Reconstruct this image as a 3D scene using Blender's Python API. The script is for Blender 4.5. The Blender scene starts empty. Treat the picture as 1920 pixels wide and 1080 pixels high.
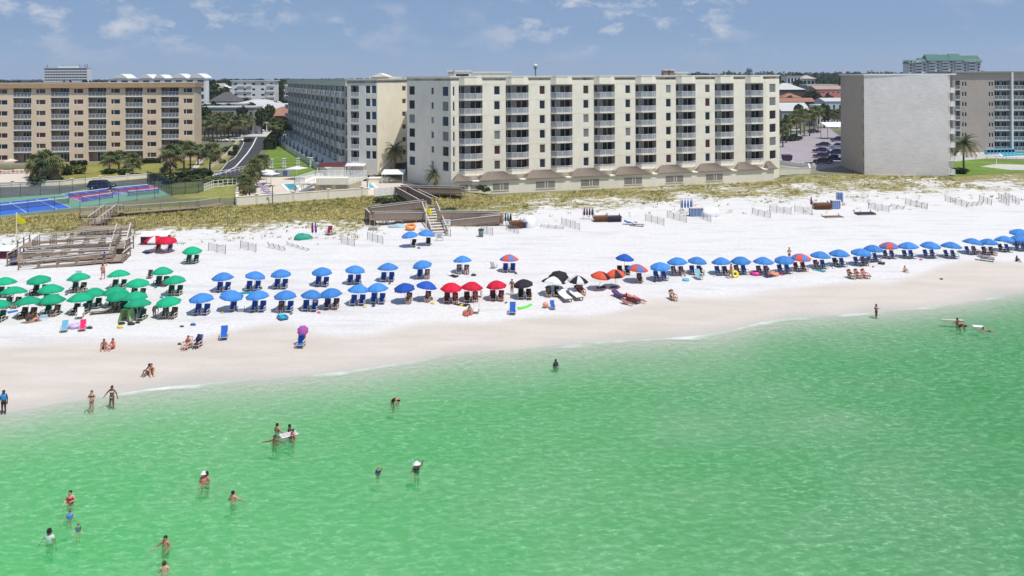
import bpy, bmesh, math, random
import numpy as np
from mathutils import Vector, Matrix
random.seed(7); RN = np.random.RandomState(11)
scene = bpy.context.scene
COL = scene.collection
R = math.radians
# ------------------------------------------------------------------ camera geometry
F = 1500.0; HC = 24.0; CX = 960.0; CY = 144.0; ROLL = R(0.25)
cr, sr = math.cos(ROLL), math.sin(ROLL)
def ray(px, py):
    u = (px - CX) / F; v = (CY - py) / F
    return (u * cr + v * sr, 1.0, -u * sr + v * cr)
def dep(px, py, Y):                        # point seen at a pixel at depth Y
    d = ray(px, py); return Vector((d[0] * Y, Y, HC + d[2] * Y))
def at(px, py, z=0.0):                     # point seen at a pixel on the level z
    d = ray(px, py); t = (z - HC) / d[2]
    return Vector((d[0] * t, t, z))
# ------------------------------------------------------------------ terrain profile
def line(pts, z):
    P = [at(x, y, z) for x, y in pts]; P.sort(key=lambda p: p.x)
    xs = [p.x for p in P]; ys = [p.y for p in P]
    s0 = (ys[1] - ys[0]) / (xs[1] - xs[0]); s1 = (ys[-1] - ys[-2]) / (xs[-1] - xs[-2])
    s0 = max(-.2, min(.5, s0)); s1 = max(-.2, min(.5, s1))
    xs = [xs[0] - 200] + xs + [xs[-1] + 300]; ys = [ys[0] - 200 * s0] + ys + [ys[-1] + 300 * s1]
    return np.array(xs), np.array(ys)
SHX, SHY = line([(0,776),(60,768),(130,752),(250,734),(330,724),(480,712),(600,702),(700,690),(770,680),(830,668),(1000,652),(1140,641),(1290,632),(1370,621),(1420,606),(1480,597),(1560,592),(1640,586),(1720,578),(1790,571),(1850,560),(1920,548)], 0)
TOX, TOY = line([(0,470),(120,470),(250,452),(400,460),(550,450),(640,462),(700,440),(850,442),(960,425),(1150,412),(1300,405),(1500,404),(1700,392),(1920,374)], 2)
INX, INY = line([(0,409),(240,392),(440,386),(690,367),(850,364),(1150,347),(1461,330),(1620,327),(1780,331),(1920,325)], 3)
WEX, WEY = line([(0,662),(120,652),(340,640),(560,612),(760,600),(980,594),(1100,592),(1220,562),(1340,556),(1480,540),(1600,532),(1700,520),(1920,498)], .9)
def shoreY(x): return np.interp(x, SHX, SHY)
def toeY(x): return np.interp(x, TOX, TOY)
def inY(x): return np.interp(x, INX, INY)
_ph = RN.rand(24) * 6.28; _kx = RN.randn(24); _ky = RN.randn(24)
def nz(x, y, L):                            # smooth pseudo noise about -1..1
    s = 0
    for i in range(10):
        s = s + np.sin((_kx[i] * x + _ky[i] * y) / L + _ph[i]) 
    return s / 3.2
def hf(x, y):
    x = np.asarray(x, float); y = np.asarray(y, float)
    s0 = shoreY(x); t0 = toeY(x); i0 = inY(x); d = y - s0
    sea = np.interp(d, [-400,-60,-40,-26,-16,-9,-4,-1,0], [-4,-1.95,-1.62,-1.42,-1.32,-1.16,-.58,-.12,0])
    sea = sea + np.clip(-d/14,0,1)*.15*nz(x, y*1.6, 2.6)+np.clip(-d/14,0,1)*.16*nz(x+30, y*2.2, 8.0)*np.clip(-d/6,0,1)
    t = np.clip(d / np.maximum(t0 - s0, 1), 0, 1)
    beach = 2.0 * (0.55 * t + 0.45 * (1 - (1 - t) ** 2)) + np.clip(d/6,0,1)*np.clip((t0-y)/4,0,1)*.035*nz(x, y, 1.7)
    q = np.clip((y - t0) / np.maximum(i0 - t0, 1), 0, 1)
    dune = 2.0 + np.interp(q, [0,.5,.9,1], [0,.40,.55,1.0]) + np.sin(np.pi * np.clip(q,0,1) ** .6) * (.14 + .17 * nz(x, y, 4.5) + .08*nz(x,y,1.4))
    h = np.where(d < 0, sea, np.where(y < t0, beach, dune))
    h = np.where(y >= i0, 3.0, h)
    drop = .7 * np.clip((x+9)/5, 0, 1) * np.clip((60-x)/4, 0, 1) * np.clip((y-i0+9)/8, 0, 1) * np.clip((i0+8-y)/3, 0, 1)
    return h - drop
def H1(x, y): return float(hf(x, y))
def gnd(px, py, dz=0.0):                    # point of the ground seen at a pixel
    z = 2.0
    for _ in range(14):
        p = at(px, py, z); z = .5 * z + .5 * H1(p.x, p.y)
    p.z = H1(p.x, p.y) + dz
    return p
# ------------------------------------------------------------------ mesh kit
class MB:
    def __init__(s): s.v = []; s.f = []; s.m = []; s.sm = []; s.M = None
    def add(s, vs, fs, m=0, sm=False):
        b = len(s.v)
        if s.M is not None: vs = [tuple(s.M @ Vector(p)) for p in vs]
        s.v += [tuple(p) for p in vs]
        for f in fs: s.f.append([b + i for i in f]); s.m.append(m); s.sm.append(sm)
    def box(s, x0, x1, y0, y1, z0, z1, m=0):
        s.add([(x0,y0,z0),(x1,y0,z0),(x1,y1,z0),(x0,y1,z0),(x0,y0,z1),(x1,y0,z1),(x1,y1,z1),(x0,y1,z1)],
              [(0,3,2,1),(4,5,6,7),(0,1,5,4),(1,2,6,5),(2,3,7,6),(3,0,4,7)], m)
    def quad(s, a, b, c, d, m=0): s.add([a,b,c,d], [(0,1,2,3)], m)
    def bar(s, p, q, w, h, m=0, up=(0,0,1)):            # square bar between two points
        p = Vector(p); q = Vector(q); d = (q - p)
        if d.length < 1e-6: return
        d.normalize(); u = Vector(up)
        if abs(d.dot(u)) > .95: u = Vector((0,1,0))
        a = d.cross(u).normalized() * (w / 2); b = a.cross(d).normalized() * (h / 2)
        vs = [p-a-b,p+a-b,p+a+b,p-a+b,q-a-b,q+a-b,q+a+b,q-a+b]
        s.add(vs, [(3,2,1,0),(4,5,6,7),(0,1,5,4),(1,2,6,5),(2,3,7,6),(3,0,4,7)], m)
    def tube(s, pts, r, n=6, m=0, sm=True, cap=True):
        pts = [Vector(p) for p in pts]; rs = r if isinstance(r, (list, tuple)) else [r] * len(pts)
        vs = []; fs = []
        for i, p in enumerate(pts):
            d = (pts[min(i+1, len(pts)-1)] - pts[max(i-1, 0)]).normalized()
            u = Vector((0,0,1)) if abs(d.z) < .9 else Vector((0,1,0))
            a = d.cross(u).normalized(); b = a.cross(d)
            for k in range(n):
                t = 2 * math.pi * k / n
                vs.append(p + a * rs[i] * math.cos(t) + b * rs[i] * math.sin(t))
        for i in range(len(pts) - 1):
            for k in range(n):
                k2 = (k + 1) % n
                fs.append((i*n+k, (i+1)*n+k, (i+1)*n+k2, i*n+k2))
        s.add(vs, fs, m, sm)
        if cap:
            L = len(pts) - 1
            s.add(vs[:n], [tuple(range(n))], m); s.add(vs[L*n:], [tuple(range(n-1,-1,-1))], m)
    def lathe(s, prof, n=10, c=(0,0,0), m=0, sm=True):  # (r, z) profile
        vs = []; fs = []
        for r_, z in prof:
            for k in range(n):
                t = 2 * math.pi * k / n
                vs.append((c[0] + r_*math.cos(t), c[1] + r_*math.sin(t), c[2] + z))
        for i in range(len(prof) - 1):
            for k in range(n):
                k2 = (k+1) % n; fs.append((i*n+k, i*n+k2, (i+1)*n+k2, (i+1)*n+k))
        fs.append(tuple(range(n-1,-1,-1))); fs.append(tuple((len(prof)-1)*n + k for k in range(n)))
        s.add(vs, fs, m, sm)
    def ell(s, c, r, n=8, k=6, m=0):
        prof = [(max(1e-3, math.sin(math.pi*i/k)), -math.cos(math.pi*i/k)) for i in range(k+1)]
        vs = []; fs = []
        for a, z in prof:
            for j in range(n):
                t = 2*math.pi*j/n; vs.append((c[0]+r[0]*a*math.cos(t), c[1]+r[1]*a*math.sin(t), c[2]+r[2]*z))
        for i in range(k):
            for j in range(n):
                j2=(j+1)%n; fs.append((i*n+j,i*n+j2,(i+1)*n+j2,(i+1)*n+j))
        s.add(vs, fs, m, True)
    def prism(s, poly, z0, z1, m=0, mt=None):           # poly: xy list counter-clockwise
        n = len(poly)
        vs = [(x,y,z0) for x,y in poly] + [(x,y,z1) for x,y in poly]
        s.add(vs, [(i,(i+1)%n,n+(i+1)%n,n+i) for i in range(n)], m)
        s.add(vs, [tuple(range(n-1,-1,-1))], m); s.add(vs, [tuple(range(n,2*n))], m if mt is None else mt)
    def mesh(s, name, mats):
        me = bpy.data.meshes.new(name); me.from_pydata(s.v, [], s.f)
        for m in (mats if isinstance(mats, (list, tuple)) else [mats]): me.materials.append(m)
        me.polygons.foreach_set('material_index', s.m); me.polygons.foreach_set('use_smooth', s.sm)
        me.update(); return me
    def build(s, name, mats, parent=None, loc=(0,0,0), rz=0.0):
        return link(name, s.mesh(name, mats), parent, loc, rz)
def link(name, data, parent=None, loc=(0,0,0), rz=0.0, sc=None):
    o = bpy.data.objects.new(name, data); COL.objects.link(o)
    o.location = loc; o.rotation_euler = (0,0,rz)
    if sc: o.scale = sc if isinstance(sc, (list, tuple)) else (sc, sc, sc)
    if parent: o.parent = parent
    return o
def tag(o, label=None, cat=None, group=None, kind=None):
    if label: o['label'] = label
    if cat: o['category'] = cat
    if group: o['group'] = group
    if kind: o['kind'] = kind
    return o
def thing(name, label, cat, loc=(0,0,0), rz=0.0, group=None):
    return tag(link(name, None, None, loc, rz), label, cat, group)
def copy_tree(o, parent=None):
    c = o.copy(); COL.objects.link(c)
    c.parent = parent
    for ch in list(o.children): copy_tree(ch, c)
    return c
ORD = 'first second third fourth fifth sixth seventh eighth ninth tenth eleventh twelfth thirteenth fourteenth fifteenth sixteenth seventeenth eighteenth nineteenth twentieth'.split()
# ------------------------------------------------------------------ materials
MATS = {}
def mat(name, col, rough=.75, var=.1, sc=2.0, bump=0.0, spec=.3, metal=0.0, var2=0.0, sc2=.15, stretch=None, alpha=1.0, trans=0.0, rand=0.0):
    if name in MATS: return MATS[name]
    m = bpy.data.materials.new(name); m.use_nodes = True; nt = m.node_tree; N = nt.nodes; L = nt.links
    p = N['Principled BSDF']; p.inputs['Roughness'].default_value = rough
    p.inputs['Specular IOR Level'].default_value = spec; p.inputs['Metallic'].default_value = metal
    c4 = (*col, 1)
    tc = N.new('ShaderNodeTexCoord'); src = tc.outputs['Object']
    if stretch:
        mp = N.new('ShaderNodeMapping'); mp.inputs['Scale'].default_value = stretch; L.new(src, mp.inputs[0]); src = mp.outputs[0]
    n1 = N.new('ShaderNodeTexNoise'); n1.inputs['Scale'].default_value = sc; n1.inputs['Detail'].default_value = 4
    L.new(src, n1.inputs['Vector'])
    r1 = N.new('ShaderNodeMapRange'); r1.inputs[1].default_value = .25; r1.inputs[2].default_value = .75
    r1.inputs[3].default_value = 1 - var; r1.inputs[4].default_value = 1 + var; L.new(n1.outputs[0], r1.inputs[0])
    mx = N.new('ShaderNodeVectorMath'); mx.operation = 'SCALE'; mx.inputs[0].default_value = col; L.new(r1.outputs[0], mx.inputs['Scale'])
    out = mx.outputs[0]
    if var2:
        n2 = N.new('ShaderNodeTexNoise'); n2.inputs['Scale'].default_value = sc2; n2.inputs['Detail'].default_value = 3; L.new(tc.outputs['Object'], n2.inputs['Vector'])
        r2 = N.new('ShaderNodeMapRange'); r2.inputs[1].default_value = .3; r2.inputs[2].default_value = .7
        r2.inputs[3].default_value = 1 - var2; r2.inputs[4].default_value = 1 + var2; L.new(n2.outputs[0], r2.inputs[0])
        m2 = N.new('ShaderNodeVectorMath'); m2.operation = 'SCALE'; L.new(out, m2.inputs[0]); L.new(r2.outputs[0], m2.inputs['Scale']); out = m2.outputs[0]
    if rand:
        oi = N.new('ShaderNodeObjectInfo'); r3 = N.new('ShaderNodeMapRange'); r3.inputs[3].default_value = 1-rand; r3.inputs[4].default_value = 1+rand; L.new(oi.outputs['Random'], r3.inputs[0]); m3 = N.new('ShaderNodeVectorMath'); m3.operation = 'SCALE'; L.new(out, m3.inputs[0]); L.new(r3.outputs[0], m3.inputs['Scale']); out = m3.outputs[0]
    L.new(out, p.inputs['Base Color'])
    if bump:
        b = N.new('ShaderNodeBump'); b.inputs['Strength'].default_value = bump; b.inputs['Distance'].default_value = .05
        L.new(n1.outputs[0], b.inputs['Height']); L.new(b.outputs[0], p.inputs['Normal'])
    if alpha < 1: p.inputs['Alpha'].default_value = alpha
    if trans:
        tr = N.new('ShaderNodeBsdfTranslucent'); L.new(out, tr.inputs[0]); ms = N.new('ShaderNodeMixShader'); ms.inputs[0].default_value = trans
        L.new(p.outputs[0], ms.inputs[1]); L.new(tr.outputs[0], ms.inputs[2]); L.new(ms.outputs[0], N['Material Output'].inputs[0])
    MATS[name] = m; return m
class NT:                                   # tiny node-tree writer
    def __init__(s, m): s.nt = m.node_tree; s.N = s.nt.nodes; s.L = s.nt.links
    def n(s, t, **kw):
        x = s.N.new('ShaderNode' + t)
        for k, v in kw.items():
            if k.startswith('i'): 
                key = k[1:]; key = int(key) if key.isdigit() else key.replace('_', ' ')
                if hasattr(v, 'is_linked') or hasattr(v, 'links'): s.L.new(v, x.inputs[key])
                else: x.inputs[key].default_value = v
            else: setattr(x, k, v)
        return x
    def noise(s, vec, scale, detail=4, rough=.55): return s.n('TexNoise', iVector=vec, iScale=scale, iDetail=detail, iRoughness=rough).outputs[0]
    def rng(s, v, a, b, c=0.0, d=1.0): return s.n('MapRange', i0=v, i1=a, i2=b, i3=c, i4=d).outputs[0]
    def math(s, op, a, b=0.0, clamp=False): return s.n('Math', operation=op, use_clamp=clamp, i0=a, i1=b).outputs[0]
    def mix(s, f, a, b):
        x = s.n('Mix', data_type='RGBA')
        for k, v in ((0, f), (6, a), (7, b)):
            if hasattr(v, 'is_linked'): s.L.new(v, x.inputs[k])
            else: x.inputs[k].default_value = v if k == 0 else ((*v, 1) if len(v) == 3 else v)
        return x.outputs[2]
def newmat(name):
    m = bpy.data.materials.new(name); m.use_nodes = True; MATS[name] = m; return m, NT(m)
# ------------------------------------------------------------------ camera, sun, sky
cam_d = bpy.data.cameras.new('camera'); cam = bpy.data.objects.new('camera', cam_d); COL.objects.link(cam)
cam_d.sensor_width = 36; cam_d.lens = 36 * F / 1920; cam_d.shift_y = -(540 - CY) / 1920; cam_d.clip_start = .5; cam_d.clip_end = 30000
cam.matrix_world = Matrix(((cr, sr, 0, 0), (0, 0, -1, 0), (-sr, cr, 0, HC), (0, 0, 0, 1)))
scene.camera = cam
SUN = Vector((.33, -.28, 1)).normalized()
sl = bpy.data.lights.new('sun', 'SUN'); sl.energy = 4.0; sl.angle = R(.53); sl.color = (1, .965, .91)
so = bpy.data.objects.new('sun', sl); COL.objects.link(so); so.rotation_euler = SUN.to_track_quat('Z', 'Y').to_euler()
so.location = (0, 0, 200)
world = bpy.data.worlds.new('World'); scene.world = world; world.use_nodes = True
W = NT(world); bg = W.N['Background']
tcw = W.n('TexCoord'); gen = tcw.outputs['Generated']
sepw = W.n('SeparateXYZ', i0=gen)
sky = W.n('TexSky', sky_type='NISHITA', sun_disc=False, sun_elevation=math.asin(SUN.z), sun_rotation=math.atan2(SUN.x, SUN.y), altitude=10, air_density=1.0, dust_density=.4, ozone_density=3.0)
# look a little higher into the sky than the true direction: a clear, dry horizon
upv = W.n('VectorMath', operation='ADD', i0=gen, i1=(0, 0, .16))
W.L.new(upv.outputs[0], sky.inputs[0])
# thin fair-weather clouds laid out on a level sheet above
az = W.math('ARCTAN2', sepw.outputs[0], sepw.outputs[1]); el = W.math('ARCSINE', sepw.outputs[2])
cvec = W.n('CombineXYZ', i0=az, i1=W.math('MULTIPLY', el, 1.9), i2=3.7).outputs[0]
cn = W.noise(cvec, 17.0, 7, .62); cb = W.noise(cvec, 5.2, 3, .5)
cmask = W.math('MULTIPLY', W.math('MULTIPLY', W.rng(cn, .49, .66), W.rng(cb, .42, .62)), W.rng(el, .012, .045))
skyc = W.n('Mix', data_type='RGBA', blend_type='MULTIPLY'); skyc.inputs[0].default_value = 1.0
W.L.new(sky.outputs[0], skyc.inputs[6]); skyc.inputs[7].default_value = (1.08, 1.09, 1.12, 1)
hz = W.mix(.55, skyc.outputs[2], (2.5, 3.62, 5.35))
hz = W.mix(W.rng(el, .0, .055, .30, 0.0), hz, (4.4, 5.3, 6.6))
cl = W.mix(W.math('MULTIPLY', cmask, .85), hz, (6.9, 6.9, 7.3))
W.L.new(cl, bg.inputs[0]); bg.inputs[1].default_value = .10
vs = scene.view_settings; vs.view_transform = 'Standard'; vs.look = 'None'; vs.gamma = 1; vs.exposure = .10
scene.cycles.use_denoising = True
scene.cycles.max_bounces = 8; scene.cycles.transparent_max_bounces = 24; scene.cycles.volume_bounces = 0
scene.cycles.caustics_reflective = False; scene.cycles.caustics_refractive = False
# ================================================================== terrain
def axis(lo, hi, step, far, grow=1.35):
    a = list(np.arange(lo, hi + 1e-6, step)); d = step; v = hi
    while v < far[1]: d *= grow; v += d; a.append(v)
    d = step; v = lo
    while v > far[0]: d *= grow; v -= d; a.insert(0, v)
    return np.array(a)
gx = axis(-85, 105, .7, (-2500, 2500)); gy = axis(34, 182, .7, (-60, 4000))
GX, GY = np.meshgrid(gx, gy)
# squeeze the shoreline functions to sane values far outside the frame
Xc = np.clip(GX, -240, 260)
GZ = hf(Xc, GY)
nx_, ny_ = len(gx), len(gy)
verts = np.stack([GX.ravel(), GY.ravel(), GZ.ravel()], 1)
ii = np.arange(nx_ * ny_).reshape(ny_, nx_)
quads = np.stack([ii[:-1,:-1].ravel(), ii[:-1,1:].ravel(), ii[1:,1:].ravel(), ii[1:,:-1].ravel()], 1)
me = bpy.data.meshes.new('ground'); me.from_pydata(verts.tolist(), [], quads.tolist())
me.polygons.foreach_set('use_smooth', np.ones(len(quads), bool))
d_ = GY - shoreY(Xc); w_ = np.interp(Xc, WEX, WEY); t_ = toeY(Xc); i_ = inY(Xc)
cusp = 1.6 * nz(Xc, Xc * .3, 5.0) + 1.1 * nz(Xc, GY, 3.0)
wet = np.clip(1 - (GY - (w_ + cusp)) / 2.2, 0, 1)
sheen = np.clip(1 - (d_ + .6 * nz(Xc, GY, 2.0)) / 2.6, 0, 1)
q = (GY - t_) / np.maximum(i_ - t_, 1)
left = np.interp(Xc, [-60, -25, -10, 5, 20, 60], [1.1, 1.02, .82, .44, .40, .38])
veg = np.clip(q * 2.2, 0, 1) * np.interp(q, [0, .15, .45, .8, 1.0], [.22, .55, .72, .88, 1.1]) * (.45 + .62 * left) + .13 * nz(Xc, GY, 3.2) * (q > .02)
veg = np.clip(veg, 0, 1) * (q > 0)
inl = np.clip((GY - i_) / 1.5, 0, 1)
for nm, arr in (('wet', wet), ('sheen', sheen), ('veg', veg), ('inl', inl)):
    at_ = me.attributes.new(nm, 'FLOAT', 'POINT'); at_.data.foreach_set('value', arr.ravel().astype(np.float32))
def vegat(x, y):
    x = np.asarray(x); t0 = toeY(x); q0 = (y - t0) / np.maximum(inY(x) - t0, 1)
    l0 = np.interp(x, [-60, -25, -10, 5, 20, 60], [1.1, 1.02, .82, .44, .40, .38])
    v = np.clip(q0*2.2, 0, 1) * np.interp(q0, [0,.15,.45,.8,1.0], [.22,.55,.72,.88,1.1]) * (.45 + .62*l0) + .13 * nz(x, y, 3.2) * (q0 > .02)
    return np.where((q0 > 0) & (q0 < 1.02), np.clip(v, 0, 1), 0)
gm, T = newmat('sand_and_soil')
pos = T.n('NewGeometry').outputs['Position']
A = lambda n: T.n('Attribute', attribute_name=n).outputs['Fac']
mpx = T.n('Mapping', iScale=(.25, 1.3, 1.0), iVector=pos).outputs[0]
nf = T.noise(pos, 2.6, 6, .62); nm_ = T.noise(pos, .45, 4); ns = T.noise(mpx, .5, 5, .6); nfi = T.noise(pos, 9, 4, .65)
dry = T.mix(T.rng(nf, .38, .64), (.61, .59, .575), (.685, .667, .655))
dry = T.mix(T.math('MULTIPLY', T.rng(ns, .50, .68), .6), dry, (.50, .48, .472))
foot = T.rng(nfi, .56, .70); dry = T.mix(T.math('MULTIPLY', foot, .42), dry, (.46, .435, .425))
wetc = T.mix(T.rng(ns, .35, .7), (.52, .457, .40), (.585, .525, .472))
wetc = T.mix(A('sheen'), wetc, (.47, .44, .395))
sand = T.mix(A('wet'), dry, wetc)
# dune cover: patches of olive growth on white sand
thr = T.math('SUBTRACT', 1.0, A('veg'))
patch = T.math('ADD', T.math('MULTIPLY', T.noise(T.n('Mapping', iScale=(.6, 1, 1), iVector=pos).outputs[0], 1.0, 6, .68), .75), T.math('MULTIPLY', nf, .3))
pm = T.rng(T.math('SUBTRACT', patch, T.math('ADD', T.math('MULTIPLY', thr, .42), .31)), -.02, .05)
vc = T.mix(T.rng(T.noise(pos, .35, 3), .38, .62), (.27, .225, .075), (.175, .165, .06))
vc = T.mix(T.math('MULTIPLY', T.rng(nfi, .45, .65), .55), vc, (.36, .31, .15))
sand = T.mix(pm, sand, vc)
soil = T.mix(T.rng(T.noise(pos, .04, 5), .4, .6), (.105, .12, .055), (.22, .21, .17))
soil = T.mix(T.rng(T.noise(pos, .5, 4), .4, .7), soil, (.15, .15, .075))
allc = T.mix(A('inl'), sand, soil)
P_ = T.N['Principled BSDF']; T.L.new(allc, P_.inputs['Base Color'])
rr = T.math('SUBTRACT', .9, T.math('MULTIPLY', A('sheen'), .45)); T.L.new(rr, P_.inputs['Roughness']); P_.inputs['Specular IOR Level'].default_value = .25
bm_ = T.n('Bump', iStrength=.55, iDistance=.09, iHeight=T.math('ADD', nfi, T.math('MULTIPLY', nf, 1.6)))
T.L.new(bm_.outputs[0], P_.inputs['Normal'])
me.materials.append(gm)
tag(link('ground', me), 'white sand beach with grassy dunes and town ground behind it', kind='structure')
# ================================================================== water: a body with depth over the sloping sea bed
wx = axis(-80, 100, .45, (-900, 900), 1.5); wy = axis(33, 98, .45, (-60, 130), 1.6)
WX, WY = np.meshgrid(wx, wy)
def waveh(x, y):
    return .030*nz(x, y*1.7, 1.6) + .022*nz(y, x*.8, .9) + .012*nz(x+9, y*1.5, .45)
dsh = np.clip(-(WY - shoreY(np.clip(WX,-240,260))), -3, 60)
WZ = waveh(WX, WY) * np.clip(.15 + dsh/10, .08, 1)
WZ = WZ * ((np.abs(WX) < 110) & (WY > 30))
n0 = WX.size; jj = np.arange(n0).reshape(WX.shape)
qs = np.stack([jj[:-1,:-1].ravel(), jj[:-1,1:].ravel(), jj[1:,1:].ravel(), jj[1:,:-1].ravel()], 1).tolist()
wv = np.stack([WX.ravel(), WY.ravel(), WZ.ravel()], 1).tolist()
rim = list(jj[0,:]) + list(jj[1:,-1]) + list(jj[-1,-2::-1]) + list(jj[-2:0:-1,0])
nb = len(wv); wv += [(wv[i][0], wv[i][1], -9.0) for i in rim]; nr = len(rim)
for k in range(nr):
    k2 = (k+1) % nr; qs.append([int(rim[k2]), int(rim[k]), nb+k, nb+k2])
qs.append([nb + k for k in range(nr-1, -1, -1)])
wme = bpy.data.meshes.new('water'); wme.from_pydata(wv, [], [[int(i) for i in f_] for f_ in qs])
wme.polygons.foreach_set('use_smooth', np.array([True]*((WX.shape[0]-1)*(WX.shape[1]-1)) + [False]*(nr+1)))
shv = np.concatenate([dsh.ravel(), np.full(nr, 60.0)]).astype(np.float32)
a_ = wme.attributes.new('shore', 'FLOAT', 'POINT'); a_.data.foreach_set('value', shv)
wm, T = newmat('sea_water'); T.N.remove(T.N['Principled BSDF'])
pos = T.n('NewGeometry').outputs['Position']
rp = T.n('Mapping', iRotation=(0,0,R(-14)), iScale=(.55, 1.15, 1), iVector=pos).outputs[0]
w1 = T.noise(rp, 2.3, 6, .64); w2 = T.noise(rp, .42, 4, .55)
w3 = T.n('TexVoronoi', feature='DISTANCE_TO_EDGE', iVector=T.n('VectorMath', operation='ADD', i0=rp, i1=T.n('VectorMath', operation='SCALE', i0=T.n('TexNoise', iVector=rp, iScale=1.1, iDetail=3).outputs[1], iScale=1.4).outputs[0]).outputs[0], iScale=.9).outputs[0]
hgt = T.math('ADD', w1, T.math('MULTIPLY', w2, 1.1))
bmp = T.n('Bump', iStrength=1.0, iDistance=.42, iHeight=hgt)
fr = T.n('Fresnel', iIOR=1.33); T.L.new(bmp.outputs[0], fr.inputs['Normal'])
glo = T.n('BsdfGlossy', iRoughness=.12); T.L.new(bmp.outputs[0], glo.inputs['Normal'])
trn = T.n('BsdfTransparent', iColor=(1,1,1,1))
# green flecks and veins paint caustic light on the surface; shore edge is froth
sh = T.n('Attribute', attribute_name='shore').outputs['Fac']
fdf = T.n('BsdfDiffuse')
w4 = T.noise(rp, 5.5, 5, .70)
caustic_fleck = T.math('MULTIPLY', T.math('MULTIPLY', T.rng(w4, .50, .72), T.rng(w1, .38, .60)), T.rng(T.noise(pos, .07, 3), .35, .65, .16, .46))
caustic_vein = T.math('ADD', T.math('MULTIPLY', T.math('MULTIPLY', T.rng(w3, .055, .0), T.rng(w1, .45, .60)), .10), T.math('MULTIPLY', T.rng(w1, .45, .68), .12))
edge = T.math('MULTIPLY', T.rng(T.math('ADD', sh, T.math('MULTIPLY', T.math('SUBTRACT', w2, .5), 3.0)), .9, -.1), T.rng(T.noise(pos, .12, 3), .45, .60, .04, .75))
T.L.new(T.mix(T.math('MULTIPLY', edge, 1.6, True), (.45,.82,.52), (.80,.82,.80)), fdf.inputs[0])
foam_caustic = T.math('MAXIMUM', T.math('ADD', caustic_fleck, caustic_vein), edge, True)
m1 = T.n('MixShader'); T.L.new(T.math('MULTIPLY', fr.outputs[0], .22), m1.inputs[0]); T.L.new(trn.outputs[0], m1.inputs[1]); T.L.new(glo.outputs[0], m1.inputs[2])
m2 = T.n('MixShader'); T.L.new(foam_caustic, m2.inputs[0]); T.L.new(m1.outputs[0], m2.inputs[1]); T.L.new(fdf.outputs[0], m2.inputs[2])
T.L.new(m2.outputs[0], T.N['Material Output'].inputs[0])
va = T.n('VolumeAbsorption', iColor=(.0, 1.0, .20, 1), iDensity=.34)
vsc = T.n('VolumeScatter', iColor=(.12, 1.0, .24, 1), iDensity=.38, iAnisotropy=-.45)
vad = T.n('AddShader'); T.L.new(va.outputs[0], vad.inputs[0]); T.L.new(vsc.outputs[0], vad.inputs[1])
T.L.new(vad.outputs[0], T.N['Material Output'].inputs[1])
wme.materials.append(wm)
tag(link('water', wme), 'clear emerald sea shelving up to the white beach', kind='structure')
# ================================================================== sheets on the ground
def sheet(name, poly, m, z=3.0, lift=.02, thick=.3, label=None, kind='structure', px=True):
    P = [at(x, y, z + lift) for x, y in poly] if px else [Vector((x, y, 0)) for x, y in poly]
    a = sum(P[i].x*P[(i+1)%len(P)].y - P[(i+1)%len(P)].x*P[i].y for i in range(len(P)))
    if a < 0: P = P[::-1]
    mb = MB(); mb.prism([(p.x, p.y) for p in P], z + lift - thick, z + lift)
    return tag(mb.build(name, m), label, kind=kind)
asph = mat('asphalt', (.05,.052,.06), .9, .18, 1.5, var2=.15)
asph_old = mat('old_asphalt', (.085,.095,.09), .9, .25, .8, var2=.2)
paver = mat('mauve_paving', (.33,.285,.30), .85, .08, 2.5, var2=.06)
conc = mat('concrete', (.50,.475,.43), .85, .08, 1.2, var2=.06)
deckm = mat('pool_deck', (.60,.52,.44), .85, .06, 1.0, var2=.05)
lawn = mat('lawn_grass', (.135,.21,.028), .95, .3, 1.6, bump=.4, var2=.16)
lawn2 = mat('dry_lawn', (.215,.20,.05), .95, .25, 1.4, bump=.4, var2=.22)
turf = mat('rough_grass', (.20,.20,.055), .95, .3, 1.2, bump=.4, var2=.25)
white = mat('white_paint', (.80,.80,.79), .5, .03)
linem = mat('road_paint', (.72,.72,.70), .7, .1, 3)
# ================================================================== haze
def haze():
    m, T = newmat('thin_sea_air'); T.N.remove(T.N['Principled BSDF'])
    v = T.n('VolumePrincipled'); v.inputs['Color'].default_value = (.80,.87,1,1); v.inputs['Density'].default_value = .00013; v.inputs['Anisotropy'].default_value = .2
    T.L.new(v.outputs[0], T.N['Material Output'].inputs[1])
    mb = MB(); mb.box(-2600, 2600, -40, 4200, -10.5, 95)
    tag(mb.build('haze', m), 'pale sea air that fades the far buildings', kind='stuff')
# ================================================================== buildings
stucco = mat('cream_stucco', (.81,.75,.625), .9, .05, 1.2, var2=.05, stretch=(1,1,.4))
stucco_y = mat('yellow_stucco', (.79,.72,.57), .9, .05, 1.2, var2=.05, stretch=(1,1,.4))
stucco_g = mat('pale_grey_stucco', (.75,.72,.635), .9, .05, 1.2, var2=.06, stretch=(1,1,.4))
wingm = mat('wing_stucco', (.58,.575,.535), .9, .06, 1.0, var2=.06, stretch=(1,1,.4))
tan = mat('tan_stucco', (.72,.57,.425), .9, .05, 1.4, var2=.06, stretch=(1,1,.5))
fascia = mat('rust_fascia', (.45,.285,.165), .8, .08, 1.0)
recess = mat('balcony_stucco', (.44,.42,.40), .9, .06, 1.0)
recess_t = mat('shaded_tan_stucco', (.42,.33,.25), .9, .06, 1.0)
wbrick = mat('painted_white_brick', (.70,.655,.625), .95, .14, 3.0, var2=.06, sc2=.3, stretch=(.3,.3,2.4))
bbrick = mat('brown_brick', (.46,.385,.335), .95, .13, 2.2, var2=.06, stretch=(.6,.6,2.5))
trim = mat('white_trim', (.78,.78,.76), .5, .03)
railw = mat('rail_white', (.74,.75,.77), .5, .03)
roofm = mat('flat_roof', (.42,.41,.39), .9, .1, .6)
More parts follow.
